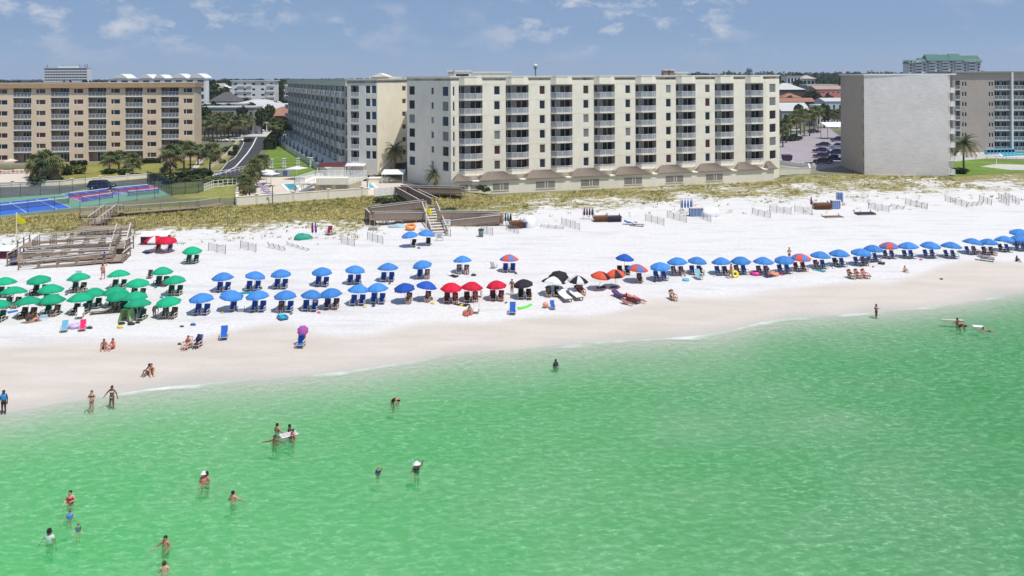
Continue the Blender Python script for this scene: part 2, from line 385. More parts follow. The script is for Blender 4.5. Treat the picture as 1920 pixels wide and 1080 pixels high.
tile = mat('brown_roof_tile', (.225,.185,.15), .85, .16, 3.0, var2=.08, stretch=(2.2,.4,.4))
navy = mat('navy_awning_cloth', (.035,.085,.15), .8, .08)
glass_dark = mat('dark_glass', (.022,.026,.034), .07, .1, spec=.28)
glass_red = mat('red_tinted_glass', (.075,.028,.022), .1, .2, spec=.28)
glass_grey = mat('blind_behind_glass', (.21,.21,.20), .22, .15, 1.0, spec=.28)
glass_brown = mat('brown_curtain_behind_glass', (.10,.07,.05), .14, .2, spec=.28)
glass_blue = mat('blue_glass', (.03,.06,.10), .06, .1, spec=.28)
panelg = mat('frosted_rail_panel', (.42,.43,.45), .3, .05, alpha=.62, spec=.5)
panel_t = mat('smoked_rail_panel', (.25,.26,.28), .2, .05, alpha=.55, spec=.5)
garm = mat('garage_louvre', (.24,.22,.185), .7, .15, 1.0, stretch=(.3,.3,6))
GL = [glass_dark, glass_dark, glass_brown, glass_red, glass_grey, glass_dark, glass_grey]
def frame(A, B):
    d = Vector((B.x-A.x, B.y-A.y, 0)); a = math.atan2(d.y, d.x)
    return Matrix.Translation((A.x, A.y, 0)) @ Matrix.Rotation(a, 4, 'Z'), d.length, a
def hit(px, A, B):                          # distance along A->B (ground plan) where the pixel column crosses
    d = ray(px, CY); r = Vector((d[0], 1, 0)); e = Vector((B.x-A.x, B.y-A.y, 0)); L = e.length; e /= L
    det = r.x*(-e.y) - r.y*(-e.x)
    t = (A.x*(-e.y) - A.y*(-e.x)) / det
    p = r*t; return (Vector((p.x-A.x, p.y-A.y, 0))).dot(e)
def seg(mb, A, B, z0, z1, holes=(), m=0, mrec=1, off=Vector((0,0,0))):
    """a wall from A to B with real openings: (x0,x1,za,zb,depth,closed)"""
    M, L, a = frame(A, B); mb.M = Matrix.Translation(-off) @ M
    r3 = lambda v: round(v, 3)
    xs = sorted({0.0, r3(L)} | {r3(h[0]) for h in holes} | {r3(h[1]) for h in holes}); xs = [x for x in xs if 0 <= x <= L+.01]
    zs = sorted({r3(z0), r3(z1)} | {r3(h[2]) for h in holes} | {r3(h[3]) for h in holes})
    for i in range(len(xs)-1):
        xc = (xs[i]+xs[i+1])/2; run = None
        for j in range(len(zs)-1):
            zc = (zs[j]+zs[j+1])/2
            inh = any(h[0] < xc < h[1] and h[2] < zc < h[3] for h in holes)
            if not inh:
                mb.quad((xs[i],0,zs[j]),(xs[i+1],0,zs[j]),(xs[i+1],0,zs[j+1]),(xs[i],0,zs[j+1]), m)
    for h in holes:
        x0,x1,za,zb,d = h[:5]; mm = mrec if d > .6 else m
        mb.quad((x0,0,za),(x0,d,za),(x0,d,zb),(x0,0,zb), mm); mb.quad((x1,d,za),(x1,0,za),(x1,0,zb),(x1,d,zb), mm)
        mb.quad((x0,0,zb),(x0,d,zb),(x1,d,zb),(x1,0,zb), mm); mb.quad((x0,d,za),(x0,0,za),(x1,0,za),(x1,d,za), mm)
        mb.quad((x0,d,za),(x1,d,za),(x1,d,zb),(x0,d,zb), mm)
    mb.M = None
    return M, L, a
CACHE = {}
def cached(key, fn):
    if key not in CACHE: CACHE[key] = fn()
    return CACHE[key]
def win_mesh(w, h, mull):
    def f():
        mb = MB(); t = .09
        mb.box(-w/2-.06,w/2+.06,-.05,.06,-h/2-.1,-h/2+t); mb.box(-w/2-.06,w/2+.06,-.04,.06,h/2-t,h/2+.06)
        mb.box(-w/2-.06,-w/2+t,-.04,.06,-h/2+t,h/2-t); mb.box(w/2-t,w/2+.06,-.04,.06,-h/2+t,h/2-t)
        for x in mull: mb.box(x*w-.05,x*w+.05,-.02,.05,-h/2+t,h/2-t)
        return mb.mesh('window', trim)
    return cached(('win', round(w,2), round(h,2), mull), f)
def pane_mesh(w, h, g):
    def f():
        mb = MB(); mb.box(-w/2+.04,w/2-.04,.02,.045,-h/2+.04,h/2-.04); return mb.mesh('pane', g)
    return cached(('pane', round(w,2), round(h,2), g.name), f)
def put(root, name, me_, M, a, p, parent=None):
    w = M @ Vector(p); par = parent or root
    if parent: return link(name, me_, parent, p, 0)
    o = link(name, me_, root, (w.x-root.location.x, w.y-root.location.y, w.z-root.location.z), a); return o
def window(root, M, a, xc, zc, w, h, mull=(), g=None, y=.1):
    o = put(root, 'window', win_mesh(w, h, mull), M, a, (xc, y, zc))
    link('pane', pane_mesh(w, h, g or random.choice(GL)), o); return o
def rail_mesh(pts, h, npost, pan, wood=None, solid=0.0):
    """railing along local xy points"""
    mb = MB(); pn = MB()
    for i in range(len(pts)-1):
        p = Vector((*pts[i],0)); q = Vector((*pts[i+1],0)); L = (q-p).length; n = max(1, round(L/npost))
        mb.bar(p+Vector((0,0,h)), q+Vector((0,0,h)), .07, .07); mb.bar(p+Vector((0,0,.12)), q+Vector((0,0,.12)), .06, .06)
        for k in range(n+1):
            c = p.lerp(q, k/n); mb.bar(c+Vector((0,0,.0)), c+Vector((0,0,h)), .06, .06)
        d = (q-p).normalized(); nn = Vector((-d.y, d.x, 0))*.01
        pn.add([p+nn+Vector((0,0,.16)), q+nn+Vector((0,0,.16)), q+nn+Vector((0,0,h-.05)), p+nn+Vector((0,0,h-.05)),
                p-nn+Vector((0,0,.16)), q-nn+Vector((0,0,.16)), q-nn+Vector((0,0,h-.05)), p-nn+Vector((0,0,h-.05))],
               [(0,1,2,3),(7,6,5,4)])
    return mb.mesh('railing', railw), pn.mesh('rail_panel', pan)
# ---------------------------------------------------------------- main cream block
def V2(px, Y): d = ray(px, CY); return Vector((d[0]*Y, Y, 0))
P0 = V2(845,148); PE = V2(1437,166.6); PR = V2(1461,170.6)
P1 = V2(820,151); P2 = V2(800,156); P3 = V2(763,160.5)
ZR = 24.0
cream = thing('condominium', 'cream seven storey beachfront block with curved white railed balconies and tile awnings', 'building', (P0.x, P0.y, 2.0))
wl = MB(); CO = Vector(cream.location)
u = lambda px: hit(px, P0, PE)
balc = [(860,904.5),(948,991),(1032,1073),(1113,1152.5),(1191,1230),(1267,1304),(1340,1375.5),(1397,1431)]
wins = [(925.7,937.5),(1011,1022),(1093,1103.7),(1172,1182),(1248,1258),(1321.7,1331)]
FL = [5.85 + 2.8*k for k in range(6)]
holes = []
for a0, a1 in balc:
    for k, z in enumerate(FL): holes.append((u(a0), u(a1), z + (.62 if k == 0 else 0), z + 2.55, 1.7))
for a0, a1 in wins:
    for z in FL: holes.append((u(a0), u(a1), z + .75, z + 2.45, .14))
strip = (848.2, 852.6)
for z in FL: holes.append((u(strip[0]), u(strip[1]), z+.6, z+2.4, .14))
Mf, Lf, af = seg(wl, P0, PE, .5, ZR, holes, off=CO)
wl.M = Matrix.Translation(-CO) @ Mf
for z in FL[1:]+[22.75]: wl.box(.02, Lf-.02, -.025, .01, z-.16, z-.11)
wl.M = None
for a0, a1 in wins:
    for k, z in enumerate(FL): window(cream, Mf, af, (u(a0)+u(a1))/2, z+1.6, u(a1)-u(a0), 1.7, g=random.choice([glass_dark,glass_red,glass_brown,glass_grey,glass_dark]))
for z in FL: window(cream, Mf, af, (u(strip[0])+u(strip[1]))/2, z+1.5, u(strip[1])-u(strip[0]), 1.8, g=glass_dark)
def bow(w, d): return [(0,0),(w*.2,-d),(w*.72,-d),(w,0)]
for a0, a1 in balc:
    x0, x1 = u(a0), u(a1); w = x1-x0
    for k, z in enumerate(FL):
        def mk():
            mb = MB(); mb.prism([(x_, y_-.06) if 0 < i < 3 else (x_ , 0.0) for i, (x_, y_) in enumerate(bow(w, .95))] + [(w,1.6),(0,1.6)][0:0], -.2, 0)
            if k == 0: mb.prism(bow(w,.85), .0, .62, 0); mb.prism([(.35,-.0),(w*.3,-.5),(w*.66,-.5),(w-.35,0)], -1.3, -.2)
            return mb.mesh('balcony', stucco)
        bo = put(cream, 'balcony', cached(('bal', round(w,2), k == 0), mk), Mf, af, (x0, 0, z))
        rm, pm_ = cached(('balr', round(w,2), k == 0), lambda: rail_mesh(bow(w, .88), .42 if k == 0 else 1.08, .95, panelg))
        link('railing', rm, bo, (0,0,.62 if k == 0 else 0)); link('rail_panel', pm_, bo, (0,0,.62 if k == 0 else 0))
        def dr():
            mb = MB(); h0 = .0; mb.box(0,w*.33,-.04,.03,h0,2.3,0); mb.box(w*.55,w,-.04,.03,h0,2.3,1)
            for x in (.0,.16,.33,.55,.775,1): mb.box(w*x-.04,w*x+.04,-.07,.02,h0,2.34,2)
            return mb
        ga, gb = random.choice([(glass_dark,glass_dark),(glass_dark,glass_red),(glass_brown,glass_dark),(glass_dark,glass_brown),(glass_red,glass_dark)])
        put(cream, 'sliding_door', cached(('bald', round(w,2), ga.name, gb.name), lambda: dr().mesh('sliding_door', [ga, gb, trim])), Mf, af, (x0+.02, 1.66, z))
    # bowed parapet above each column of balconies
    mb = MB(); mb.prism(bow(w, .8), 22.55, ZR+.02); mb.prism(bow(w,.88), ZR+.02, ZR+.16)
    put(cream, 'parapet', mb.mesh('parapet', stucco), Mf, af, (x0, 0, 0))
    if random.random() < 2:                 # chairs seen through some railings
        pass
# right angled end bay
e0, e1 = hit(1442.5, PE, PR), hit(1454.5, PE, PR)
hs = [(e0, e1, z+.6, z+2.45, .14) for z in FL]
Me, Le, ae = seg(wl, PE, PR, .5, ZR, hs, off=CO)
for z in FL: window(cream, Me, ae, (e0+e1)/2, z+1.52, e1-e0, 1.85, g=random.choice([glass_dark, glass_grey, glass_dark]))
# stepped left end, three faces
for (A_, B_, xa, xb, h0, h1) in ((P1,P0,829,840.5,.55,2.45),(P2,P1,808,813,.8,2.2),(P3,P2,766.5,777.5,.6,2.45)):
    x0, x1 = hit(xa,A_,B_), hit(xb,A_,B_)
    Ms, Ls, as_ = seg(wl, A_, B_, .5, ZR, [(x0,x1,z+h0,z+h1,.14) for z in FL], m=2, off=CO)
    for z in FL: window(cream, Ms, as_, (x0+x1)/2, z+(h0+h1)/2, x1-x0, h1-h0, g=random.choice([glass_dark,glass_dark,glass_grey,glass_blue]))
PB = PR + Vector((-4.5, 16, 0)); PBL = P3 + Vector((.5, 15, 0))
for A_, B_ in ((PR,PB),(PB,PBL),(PBL,P3)): seg(wl, A_, B_, .5, ZR, off=CO)
rp_ = [P0,PE,PR,PB,PBL,P3,P2,P1]
wl.prism([(p.x-CO.x,p.y-CO.y) for p in rp_], ZR-2-.7, ZR-2-.25, 3)
wl.v = [(v[0], v[1], v[2]) for v in wl.v]
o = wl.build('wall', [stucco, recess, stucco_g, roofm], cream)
for i, v in enumerate(o.data.vertices): pass
def cap(root, pts, z, t=.22, out=.12, m=trim):
    mb = MB(); off = Vector(root.location)
    for i in range(len(pts)-1):
        a, b = pts[i], pts[i+1]; mb.bar((a.x-off.x,a.y-off.y,z-off.z),(b.x-off.x,b.y-off.y,z-off.z), .45, t)
    return mb.build('roof_coping', m, root)
cap(cream, [P3,P2,P1,P0,PE,PR,PB], ZR+.08, .16, m=stucco)
# podium, awnings, garage openings
pod = MB(); pod.M = Matrix.Translation(-CO) @ Mf
pod.box(u(846), Lf+.5, -1.75, -.02, .3, 4.65); pod.box(u(846)-.1, Lf+.7, -1.95, -.02, 4.65, 4.85)
pod.M = None
pod.build('podium', stucco, cream)
for i, (b0, b1, t0, t1) in enumerate([(845.5,880.5,858,861),(894,969,912,945),(980.5,1054,997,1032),(1065,1135,1081,1114),(1146,1214,1160,1193),(1225,1289,1239,1270),(1300,1362,1313,1342),(1373,1419.5,1384,1405),(1429.5,1447,1436,1444)]):
    x0,x1,xa,xb = u(b0),u(b1),u(t0),u(t1)
    mb = MB(); z0, z1 = 4.87, 6.2
    P = [(x0,-2.05,z0),(x1,-2.05,z0),(xb,-.03,z1),(xa,-.03,z1),(x0,-.03,z0),(x1,-.03,z0)]
    mb.add(P, [(0,1,2,3),(0,3,4),(1,5,2),(4,3,2,5),(0,4,5,1)])
    n = int((x1-x0)/.55)
    for k in range(1, n):                   # tile courses as raised ribs
        f = k/n; xb_ = x0+(x1-x0)*f; xt = xa+(xb-xa)*f
        mb.bar((xb_,-2.07,z0+.04),(xt,-.06,z1+.03), .14, .08)
    mb.box(x0-.05,x1+.05,-2.1,-2.0,z0-.12,z0+.02)
    put(cream, 'tile_awning', mb.mesh('tile_awning', tile), Mf, af, (0,0,0))
for b0, b1 in [(857,873),(877.5,893),(919,948),(999,1034),(1082.5,1116),(1163,1195.5),(1240,1272),(1315,1345.5)]:
    x0,x1 = u(b0),u(b1); hh = .85 if b1-b0 < 20 else 1.25
    mb = MB(); mb.box(x0,x1,-1.80,-1.74,2.95+1.25-hh,4.2,0)
    k = (x0+x1)/2
    if hh > 1: mb.box(k-.18,k-.06,-1.84,-1.78,2.95,4.2,1); mb.box(k+.35,k+.47,-1.84,-1.78,2.95,4.2,1)
    mb.box(x0-.08,x1+.08,-1.85,-1.76,2.82+1.25-hh,2.95+1.25-hh,1); mb.box(x0-.08,x1+.08,-1.85,-1.76,4.2,4.28,1)
    put(cream, 'garage_window', mb.mesh('garage_window', [garm, stucco_g]), Mf, af, (0,0,0))
# plant rooms on the roof
def roofbox(root, x0, x1, y0, y1, Y, D, m, name='plant_room', ex=None):
    a = dep(x0, y1, Y); b = dep(x1, y0, Y); off = Vector(root.location)
    mb = MB(); mb.box(a.x-off.x, b.x-off.x, Y-off.y, Y+D-off.y, 23.3-off.z, b.z-off.z, 0)
    mb.box(a.x-off.x-.15, b.x-off.x+.15, Y-.15-off.y, Y+D+.15-off.y, b.z-off.z, b.z-off.z+.18, 1)
    if ex: 
        c = dep(ex[0], ex[3], Y); e = dep(ex[1], ex[2], Y); mb.box(c.x-off.x, e.x-off.x, Y-.06-off.y, Y+.05-off.y, c.z-off.z, e.z-off.z, 2)
    return mb.build(name, [m, trim, glass_dark], root)
roofbox(cream, 840.5, 851, 134, 146, 160, 5, recess); roofbox(cream, 851.3, 881, 134, 146, 160, 5, stucco, ex=(855,879,139,145.5))
roofbox(cream, 889, 959, 136, 146, 162, 6, stucco_g); roofbox(cream, 1245, 1253.5, 132, 143, 170, 3, mat('brown_plaster',(.30,.22,.18))); roofbox(cream, 1255.5, 1264, 132, 143, 170, 3, MATS['brown_plaster'])
roofbox(cream, 1265, 1289, 136.5, 143, 171, 5, stucco)
# ---------------------------------------------------------------- long wing
W1 = V2(651,171); W0 = V2(707,169.2); WF = V2(540,260); Y1 = V2(764,175.5)
ZW = 23.5
wing = thing('apartment_wing', 'long grey apartment wing with rows of small balconies facing the lawn and road', 'building', (W1.x, W1.y, 2.6))
wl = MB(); WO = Vector(wing.location)
FW = [5.95+2.78*k for k in range(6)]
L0 = (W1-WF).length; NB = 14; bw = L0/NB; hs = []
for k in range(NB):
    for z in FW: hs.append((k*bw+.8, k*bw+bw*.52, z, z+2.3, 1.3)); hs.append((k*bw+bw*.64, (k+1)*bw-.25, z, z+2.3, .5))
Mw, Lw, aw = seg(wl, WF, W1, 1, ZW, hs, off=WO)
def wing_bal():
    mb = MB(); mb.box(.1,bw*.6,-1.15,0,-.16,0); return mb.mesh('balcony', wingm)
def wing_door(g):
    mb = MB(); a = bw*.52-.8; mb.box(.02,a-.02,-.05,-.01,0,2.2,0); mb.box(a*.47,a*.53,-.09,-.05,0,2.25,1); mb.box(.02,.1,-.09,-.05,0,2.25,1)
    b0 = bw*.64-.8; b1 = bw-1.05; mb.box(b0+.03,b1-.03,-.88,-.82,.0,2.2,0); mb.box((b0+b1)/2-.05,(b0+b1)/2+.05,-.93,-.88,0,2.25,1)
    return mb.mesh('sliding_door', [g, trim])
wr, wp = rail_mesh([(.1,0),(.1,-1.1),(bw*.6,-1.1),(bw*.6,0)], 1.08, 1.0, mat('wing_rail_panel', (.50,.50,.53), .4, .05, alpha=.85))
for k in range(NB):
    for z in FW:
        if k == NB-1 and False: continue
        b_ = put(wing, 'balcony', cached('wb', wing_bal), Mw, aw, (k*bw+.6, 0, z)); link('railing', wr, b_); link('rail_panel', wp, b_)
        g = random.choice([glass_dark, glass_dark, glass_blue, glass_grey])
        put(wing, 'sliding_door', cached(('wd', g.name), lambda: wing_door(g)), Mw, aw, (k*bw+.8, 1.3, z))
# front end face
xa, xb = hit(657.5,W1,W0), hit(672.5,W1,W0); wa = [(685,694.3),(696.2,705.6)]
hs = [(xa,xb,z+.0,z+2.45,1.2) for z in FW]
for p_, q_ in wa: hs += [(hit(p_,W1,W0),hit(q_,W1,W0),z+.7,z+2.5,.14) for z in FW]
Mg, Lg, ag = seg(wl, W1, W0, 1, ZW, hs, m=0, off=WO)
for p_, q_ in wa:
    for z in FW: window(wing, Mg, ag, (hit(p_,W1,W0)+hit(q_,W1,W0))/2, z+1.6, hit(q_,W1,W0)-hit(p_,W1,W0), 1.8, g=random.choice([glass_dark,glass_dark,glass_blue]))
er, ep = rail_mesh([(0,0),(xb-xa,0)], 1.0, .6, panelg)
for z in FW:
    mb = MB(); mb.box(xa-.0,xb,-.08,1.15,-.14,0.02); b_ = put(wing, 'balcony', cached('web', lambda: (lambda m_: (m_.box(0,xb-xa,-.08,.1,-.14,.02), m_.mesh('balcony', trim))[1])(MB())), Mg, ag, (xa,0,z))
    link('railing', er, b_); link('rail_panel', ep, b_)
    mb = MB(); put(wing, 'sliding_door', cached('wed', lambda: (lambda m_: (m_.box(.1,xb-xa-.1,-.06,-.01,0,2.2,0), m_.box((xb-xa)/2-.05,(xb-xa)/2+.05,-.1,-.06,0,2.25,1), m_.mesh('sliding_door',[glass_dark,trim]))[2])(MB())), Mg, ag, (xa,1.2,z))
# yellow face turned to the sun, small stair windows, garage mouth below
y0_, y1_ = hit(753.7,W0,Y1), hit(761.3,W0,Y1)
hs = [(y0_,y1_,z+1.15,z+2.25,.16) for z in FW] + [(hit(741,W0,Y1),hit(763,W0,Y1)-.05,2.0,5.4,3.0)]
My, Ly, ay = seg(wl, W0, Y1, 1, ZW+.2, hs, m=2, off=WO)
for z in FW: window(wing, My, ay, (y0_+y1_)/2, z+1.7, y1_-y0_, 1.1, g=glass_brown)
WB = WF + Vector((13,5,0))
for A_, B_ in ((Y1, WB),(WB, WF)): seg(wl, A_, B_, 1, ZW, off=WO)
wl.prism([(p.x-WO.x,p.y-WO.y) for p in (WF,W1,W0,Y1,WB)], ZW-2.6-.7, ZW-2.6-.2, 3)
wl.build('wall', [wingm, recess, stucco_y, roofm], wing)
cap(wing, [WF,W1,W0,Y1], ZW+.1, .2, m=mat('green_grey_coping',(.50,.54,.46)))
mb = MB(); mb.M = Matrix.Translation(-WO) @ Mw     # deep parapet band
mb.box(0,L0,-.35,-.0,22.15,23.4); mb.M = None
mb.build('parapet', MATS['green_grey_coping'], wing)
mb = MB(); mb.M = Matrix.Translation(-WO) @ Mw
mb.add([(0,-4.2,2.6),(L0-1,-4.2,2.6),(L0-1,-4.2,4.6),(0,-4.2,4.6),(L0-1,-.02,5.6),(0,-.02,5.6),(L0-1,-.02,2.6),(0,-.02,2.6)], [(0,1,2,3),(3,2,4,5),(1,6,4,2),(7,0,3,5)])
mb.M = None; mb.build('podium', wingm, wing)
for k in range(12):
    x = 3 + k*(L0-6)/12; mb = MB(); mb.add([(x,-4.1,4.65),(x+3.8,-4.1,4.65),(x+3.8,-4.1,6.6),(x,-4.0,4.65),(x+3.8,-4.0,4.65),(x+3.8,-4.0,6.6)], [(0,1,2),(5,4,3),(0,3,4,1),(1,4,5,2),(2,5,3,0)])
    put(wing, 'awning', mb.mesh('awning', navy), Mw, aw, (0,0,0))
    window(wing, Mw, aw, x+2, 3.7, 1.2, 1.1, g=glass_grey, y=-4.26)
# outside stair with sloping parapets
mb = MB()
for off_ in (0, 2.0):
    p = dep(714, 321, 166.5+off_); q = dep(736, 296, 171+off_)
    for z_ in (0,): mb.bar((p.x-WO.x,p.y-WO.y,p.z-WO.z-.1),(q.x-WO.x,q.y-WO.y,q.z-WO.z-.1), .35, .9, 0)
for k in range(12):
    f = k/12; p = dep(714,321,167.5).lerp(dep(736,296,172), f); mb.box(p.x-WO.x-.1,p.x-WO.x+.5,p.y-WO.y-.8,p.y-WO.y+1.0,p.z-WO.z-1.2,p.z-WO.z-.6, 0)
mb.build('outside_stair', stucco_y, wing)
# ornaments over the roof line
g = MB(); a = dep(692, 148, 185); b = dep(748, 143.5, 185)
g.box(a.x-WO.x,b.x-WO.x,185-WO.y,190-WO.y,20,b.z-WO.z); a = dep(697,144,186); b = dep(732,139,186); c = (a.x+b.x)/2
g.add([(a.x-WO.x,184-WO.y,a.z-WO.z),(b.x-WO.x,184-WO.y,a.z-WO.z),(c-WO.x,184-WO.y,b.z-WO.z+.2),(a.x-WO.x,190-WO.y,a.z-WO.z),(b.x-WO.x,190-WO.y,a.z-WO.z),(c-WO.x,190-WO.y,b.z-WO.z+.2)], [(0,1,2),(5,4,3),(1,4,5,2),(3,0,2,5)])
g.build('roof_gable', stucco, wing)
# ---------------------------------------------------------------- tan block on the far side of the road
TA = V2(-95,196.5); TB = V2(364,205.7); ZT = 22.85
tanb = thing('apartment_block', 'tan seven storey apartment block with recessed glass railed balconies beside the courts', 'building', (TA.x, TA.y, 2.8))
TO = Vector(tanb.location); wl = MB(); u2 = lambda px: hit(px, TA, TB)
tb = [(-45,-12),(25,58.5),(95.5,129.5),(165.5,199),(235,267.3),(302.3,335)]
tw = [(-78,-60),(-4,14),(67,85.5),(138,156.3),(207.5,225.3),(275,293),(343.5,361)]
FT = [3.0+2.74*k for k in range(7)]; hs = []
for a0,a1 in tb: hs += [(u2(a0),u2(a1),z+.05,z+2.55,1.6) for z in FT]
for a0,a1 in tw: hs += [(u2(a0),u2(a1),z+.85,z+2.1,.15) for z in FT]
Mt, Lt, at_ = seg(wl, TA, TB, 1, ZT, hs, off=TO)
for a0,a1 in tw:
    for z in FT: window(tanb, Mt, at_, (u2(a0)+u2(a1))/2, z+1.47, u2(a1)-u2(a0), 1.25, (-.18,), g=random.choice([glass_dark,glass_red,glass_brown,glass_red,glass_dark]))
for a0,a1 in tb:
    x0,x1 = u2(a0),u2(a1); w = x1-x0
    tr_, tp = cached(('tr',round(w,2)), lambda: rail_mesh([(0,0),(w,0)], 1.05, .85, panel_t))
    for k,z in enumerate(FT):
        if k:
            bo = put(tanb,'balcony',cached(('tbs',round(w,2)), lambda: (lambda m_: (m_.box(-.03,w+.03,-.14,.02,-.14,.1), m_.mesh('balcony',trim))[1])(MB())),Mt,at_,(x0,0,z))
            link('railing', tr_, bo, (0,-.05,.1)); link('rail_panel', tp, bo, (0,-.05,.1))
        ga = random.choice([glass_dark,glass_dark,glass_blue,glass_brown])
        def dm():
            mb = MB(); mb.box(w*.38,w*.93,-.05,.0,.0,2.1,0)
            for x in (.38,.56,.74,.93): mb.box(w*x-.04,w*x+.04,-.08,-.04,0,2.14,1)
            mb.box(w*.36,w*.95,-.08,-.04,2.1,2.18,1); return mb.mesh('sliding_door',[ga,trim])
        put(tanb,'sliding_door',cached(('td',round(w,2),ga.name),dm),Mt,at_,(x0,1.6,z+.06))
TC = TB + Vector((-4.1,15.3,0)); TD = TA + Vector((-4.1,15.3,0))
for A_,B_ in ((TB,TC),(TC,TD),(TD,TA)): seg(wl, A_, B_, 1, ZT, off=TO)
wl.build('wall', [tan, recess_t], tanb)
mb = MB(); pl_ = [(TA.x-TO.x-.4,TA.y-TO.y-.6),(TB.x-TO.x+.5,TB.y-TO.y-.6),(TC.x-TO.x+.5,TC.y-TO.y+.5),(TD.x-TO.x-.4,TD.y-TO.y+.5)]; mb.prism(pl_,ZT-1.15-TO.z,ZT-TO.z,0); mb.prism(pl_,ZT-TO.z,ZT+.12-TO.z,1)
mb.build('roof', [fascia, roofm], tanb)
# ---------------------------------------------------------------- white brick block on the right and the wing behind it
RA = V2(1620,169); RB = V2(1778,166.4); RS = V2(1576,186); ZB = 24.0
wbk = thing('brick_block', 'blank pale grey brick end wall of an apartment block, brown brick on its shaded side', 'building', (RA.x, RA.y, 2.6))
BO = Vector(wbk.location); wl = MB()
hsd = [((RA-RS).length-1.7,(RA-RS).length-.5,3.6+2.75*k,5.5+2.75*k,.4) for k in range(7)]
seg(wl, RA, RB, 1, ZB, off=BO); Ms, Ls, as_ = seg(wl, RS, RA, 1, ZB, hsd, m=1, mrec=1, off=BO)
RC = RB + Vector((3,18,0)); RD = RS + Vector((6,4,0))
seg(wl, RB, RC, 1, ZB, m=1, off=BO); seg(wl, RC, RD, 1, ZB, m=1, off=BO); seg(wl, RD, RS, 1, ZB, m=1, off=BO)
wl.build('wall', [wbrick, bbrick], wbk)
for k in range(7): window(wbk, Ms, as_, (hsd[0][0]+hsd[0][1])/2, 4.55+2.75*k, 1.2, 1.9, g=glass_grey, y=.15)
mb = MB(); mb.prism([(p.x-BO.x,p.y-BO.y) for p in (RS+Vector((-.5,-.2,0)),RA+Vector((-.2,-.15,0)),RB+Vector((1.6,-.15,0)),RC+Vector((1,0,0)),RD)], ZB-2.6, ZB-2.6+.28)
mb.build('roof', trim, wbk)
mb = MB(); mb.M = Matrix.Translation(-BO) @ frame(RA, RB)[0]; LB = (RB-RA).length; mb.box(-.05,LB+.05,-.06,.1,1,3.0)
mb2 = MB(); mb2.M = mb.M
for k in range(1,7): mb2.box(0,LB,-.012,.01,3+2.85*k,3.035+2.85*k)
mb2.M = None; mb2.build('joint', stucco_g, wbk); mb.M = None; mb.build('plinth', stucco, wbk)
Mb, _, ab = frame(RA, RB)
mb = MB(); mb.box(LB+.12,LB+.42,.3,1.6,3,ZB-.1); mb.box(LB+.75,LB+1.0,5.4,6.4,3,ZB-.1); put(wbk,'pillar',mb.mesh('pillar',stucco),Mb,ab,(0,0,0))
for k in range(7):
    z = 3.2+2.85*k; mb = MB(); mb.box(LB+.05,LB+1.3,.0,5.4,z,z+.22); mb.box(LB+1.15,LB+1.3,.0,5.4,z+.22,z+1.1); mb.box(LB+.45,LB+1.15,.05,.15,z+.22,z+1.0)
    put(wbk,'balcony',mb.mesh('balcony',trim),Mb,ab,(0,0,0))
QA = V2(1786,217.5); QB = V2(2010,214.5); ZQ = 24.6
rwing = thing('brick_wing', 'brown brick apartment wing with stacked railed balconies behind the palms and pool', 'building', (QA.x, QA.y, 2.8))
QO = Vector(rwing.location); wl = MB(); u3 = lambda px: hit(px, QA, QB)
qb = [(1791,1800),(1864.5,1894),(1899,1929),(1960,1990)]; qw = [(1803,1807.3),(1808.2,1812.5),(1853,1857.3),(1858.2,1862.5),(1935,1940),(1941,1946)]
FQ = [3.4+2.76*k for k in range(7)]; hs = []
for a0,a1 in qb: hs += [(u3(a0),u3(a1),z+.05,z+2.5,1.5) for z in FQ]
for a0,a1 in qw: hs += [(u3(a0),u3(a1),z+.9,z+2.2,.15) for z in FQ]
Mq, Lq, aq = seg(wl, QA, QB, 1, ZQ, hs, off=QO)
for a0,a1 in qw:
    for z in FQ: window(rwing, Mq, aq, (u3(a0)+u3(a1))/2, z+1.55, u3(a1)-u3(a0), 1.3, g=glass_dark)
for a0,a1 in qb:
    x0,x1=u3(a0),u3(a1); w=x1-x0; tr_,tp=cached(('qr',round(w,2)), lambda: rail_mesh([(0,0),(w,0)],1.0,1.0,panel_t))
    for k,z in enumerate(FQ):
        bo=put(rwing,'balcony',cached(('qbs',round(w,2)), lambda:(lambda m_:(m_.box(-.03,w+.03,-.12,.02,-.1,.1),m_.mesh('balcony',trim))[1])(MB())),Mq,aq,(x0,0,z)); link('railing',tr_,bo,(0,-.04,.1)); link('rail_panel',tp,bo,(0,-.04,.1))
        def dm():
            mb=MB(); mb.box(w*.1,w*.5,-.05,0,0,2.1,0); mb.box(w*.62,w*.92,-.05,0,0,2.1,0)
            for x in (.1,.3,.5,.62,.77,.92): mb.box(w*x-.04,w*x+.04,-.08,-.04,0,2.14,1)
            return mb.mesh('sliding_door',[glass_dark,trim])
        put(rwing,'sliding_door',cached(('qd',round(w,2)),dm),Mq,aq,(x0,1.5,z+.06))
mb = MB(); mb.M = Matrix.Translation(-QO)@Mq; mb.box(u3(1895.2),u3(1898.4),-.5,0,3,ZQ); mb.M=None; mb.build('pillar',trim,rwing)
QC=QB+Vector((1,15,0)); QD=QA+Vector((1,15,0))
for A_,B_ in ((QB,QC),(QC,QD),(QD,QA)): seg(wl,A_,B_,1,ZQ,off=QO)
wl.build('wall',[bbrick,recess],rwing)
mb = MB(); mb.M = Matrix.Translation(-QO)@Mq; mb.box(-.4,Lq+.4,-.5,15.4,ZQ,ZQ+.35); mb.M=None; mb.build('roof',mat('grey_fascia',(.34,.33,.34)),rwing)
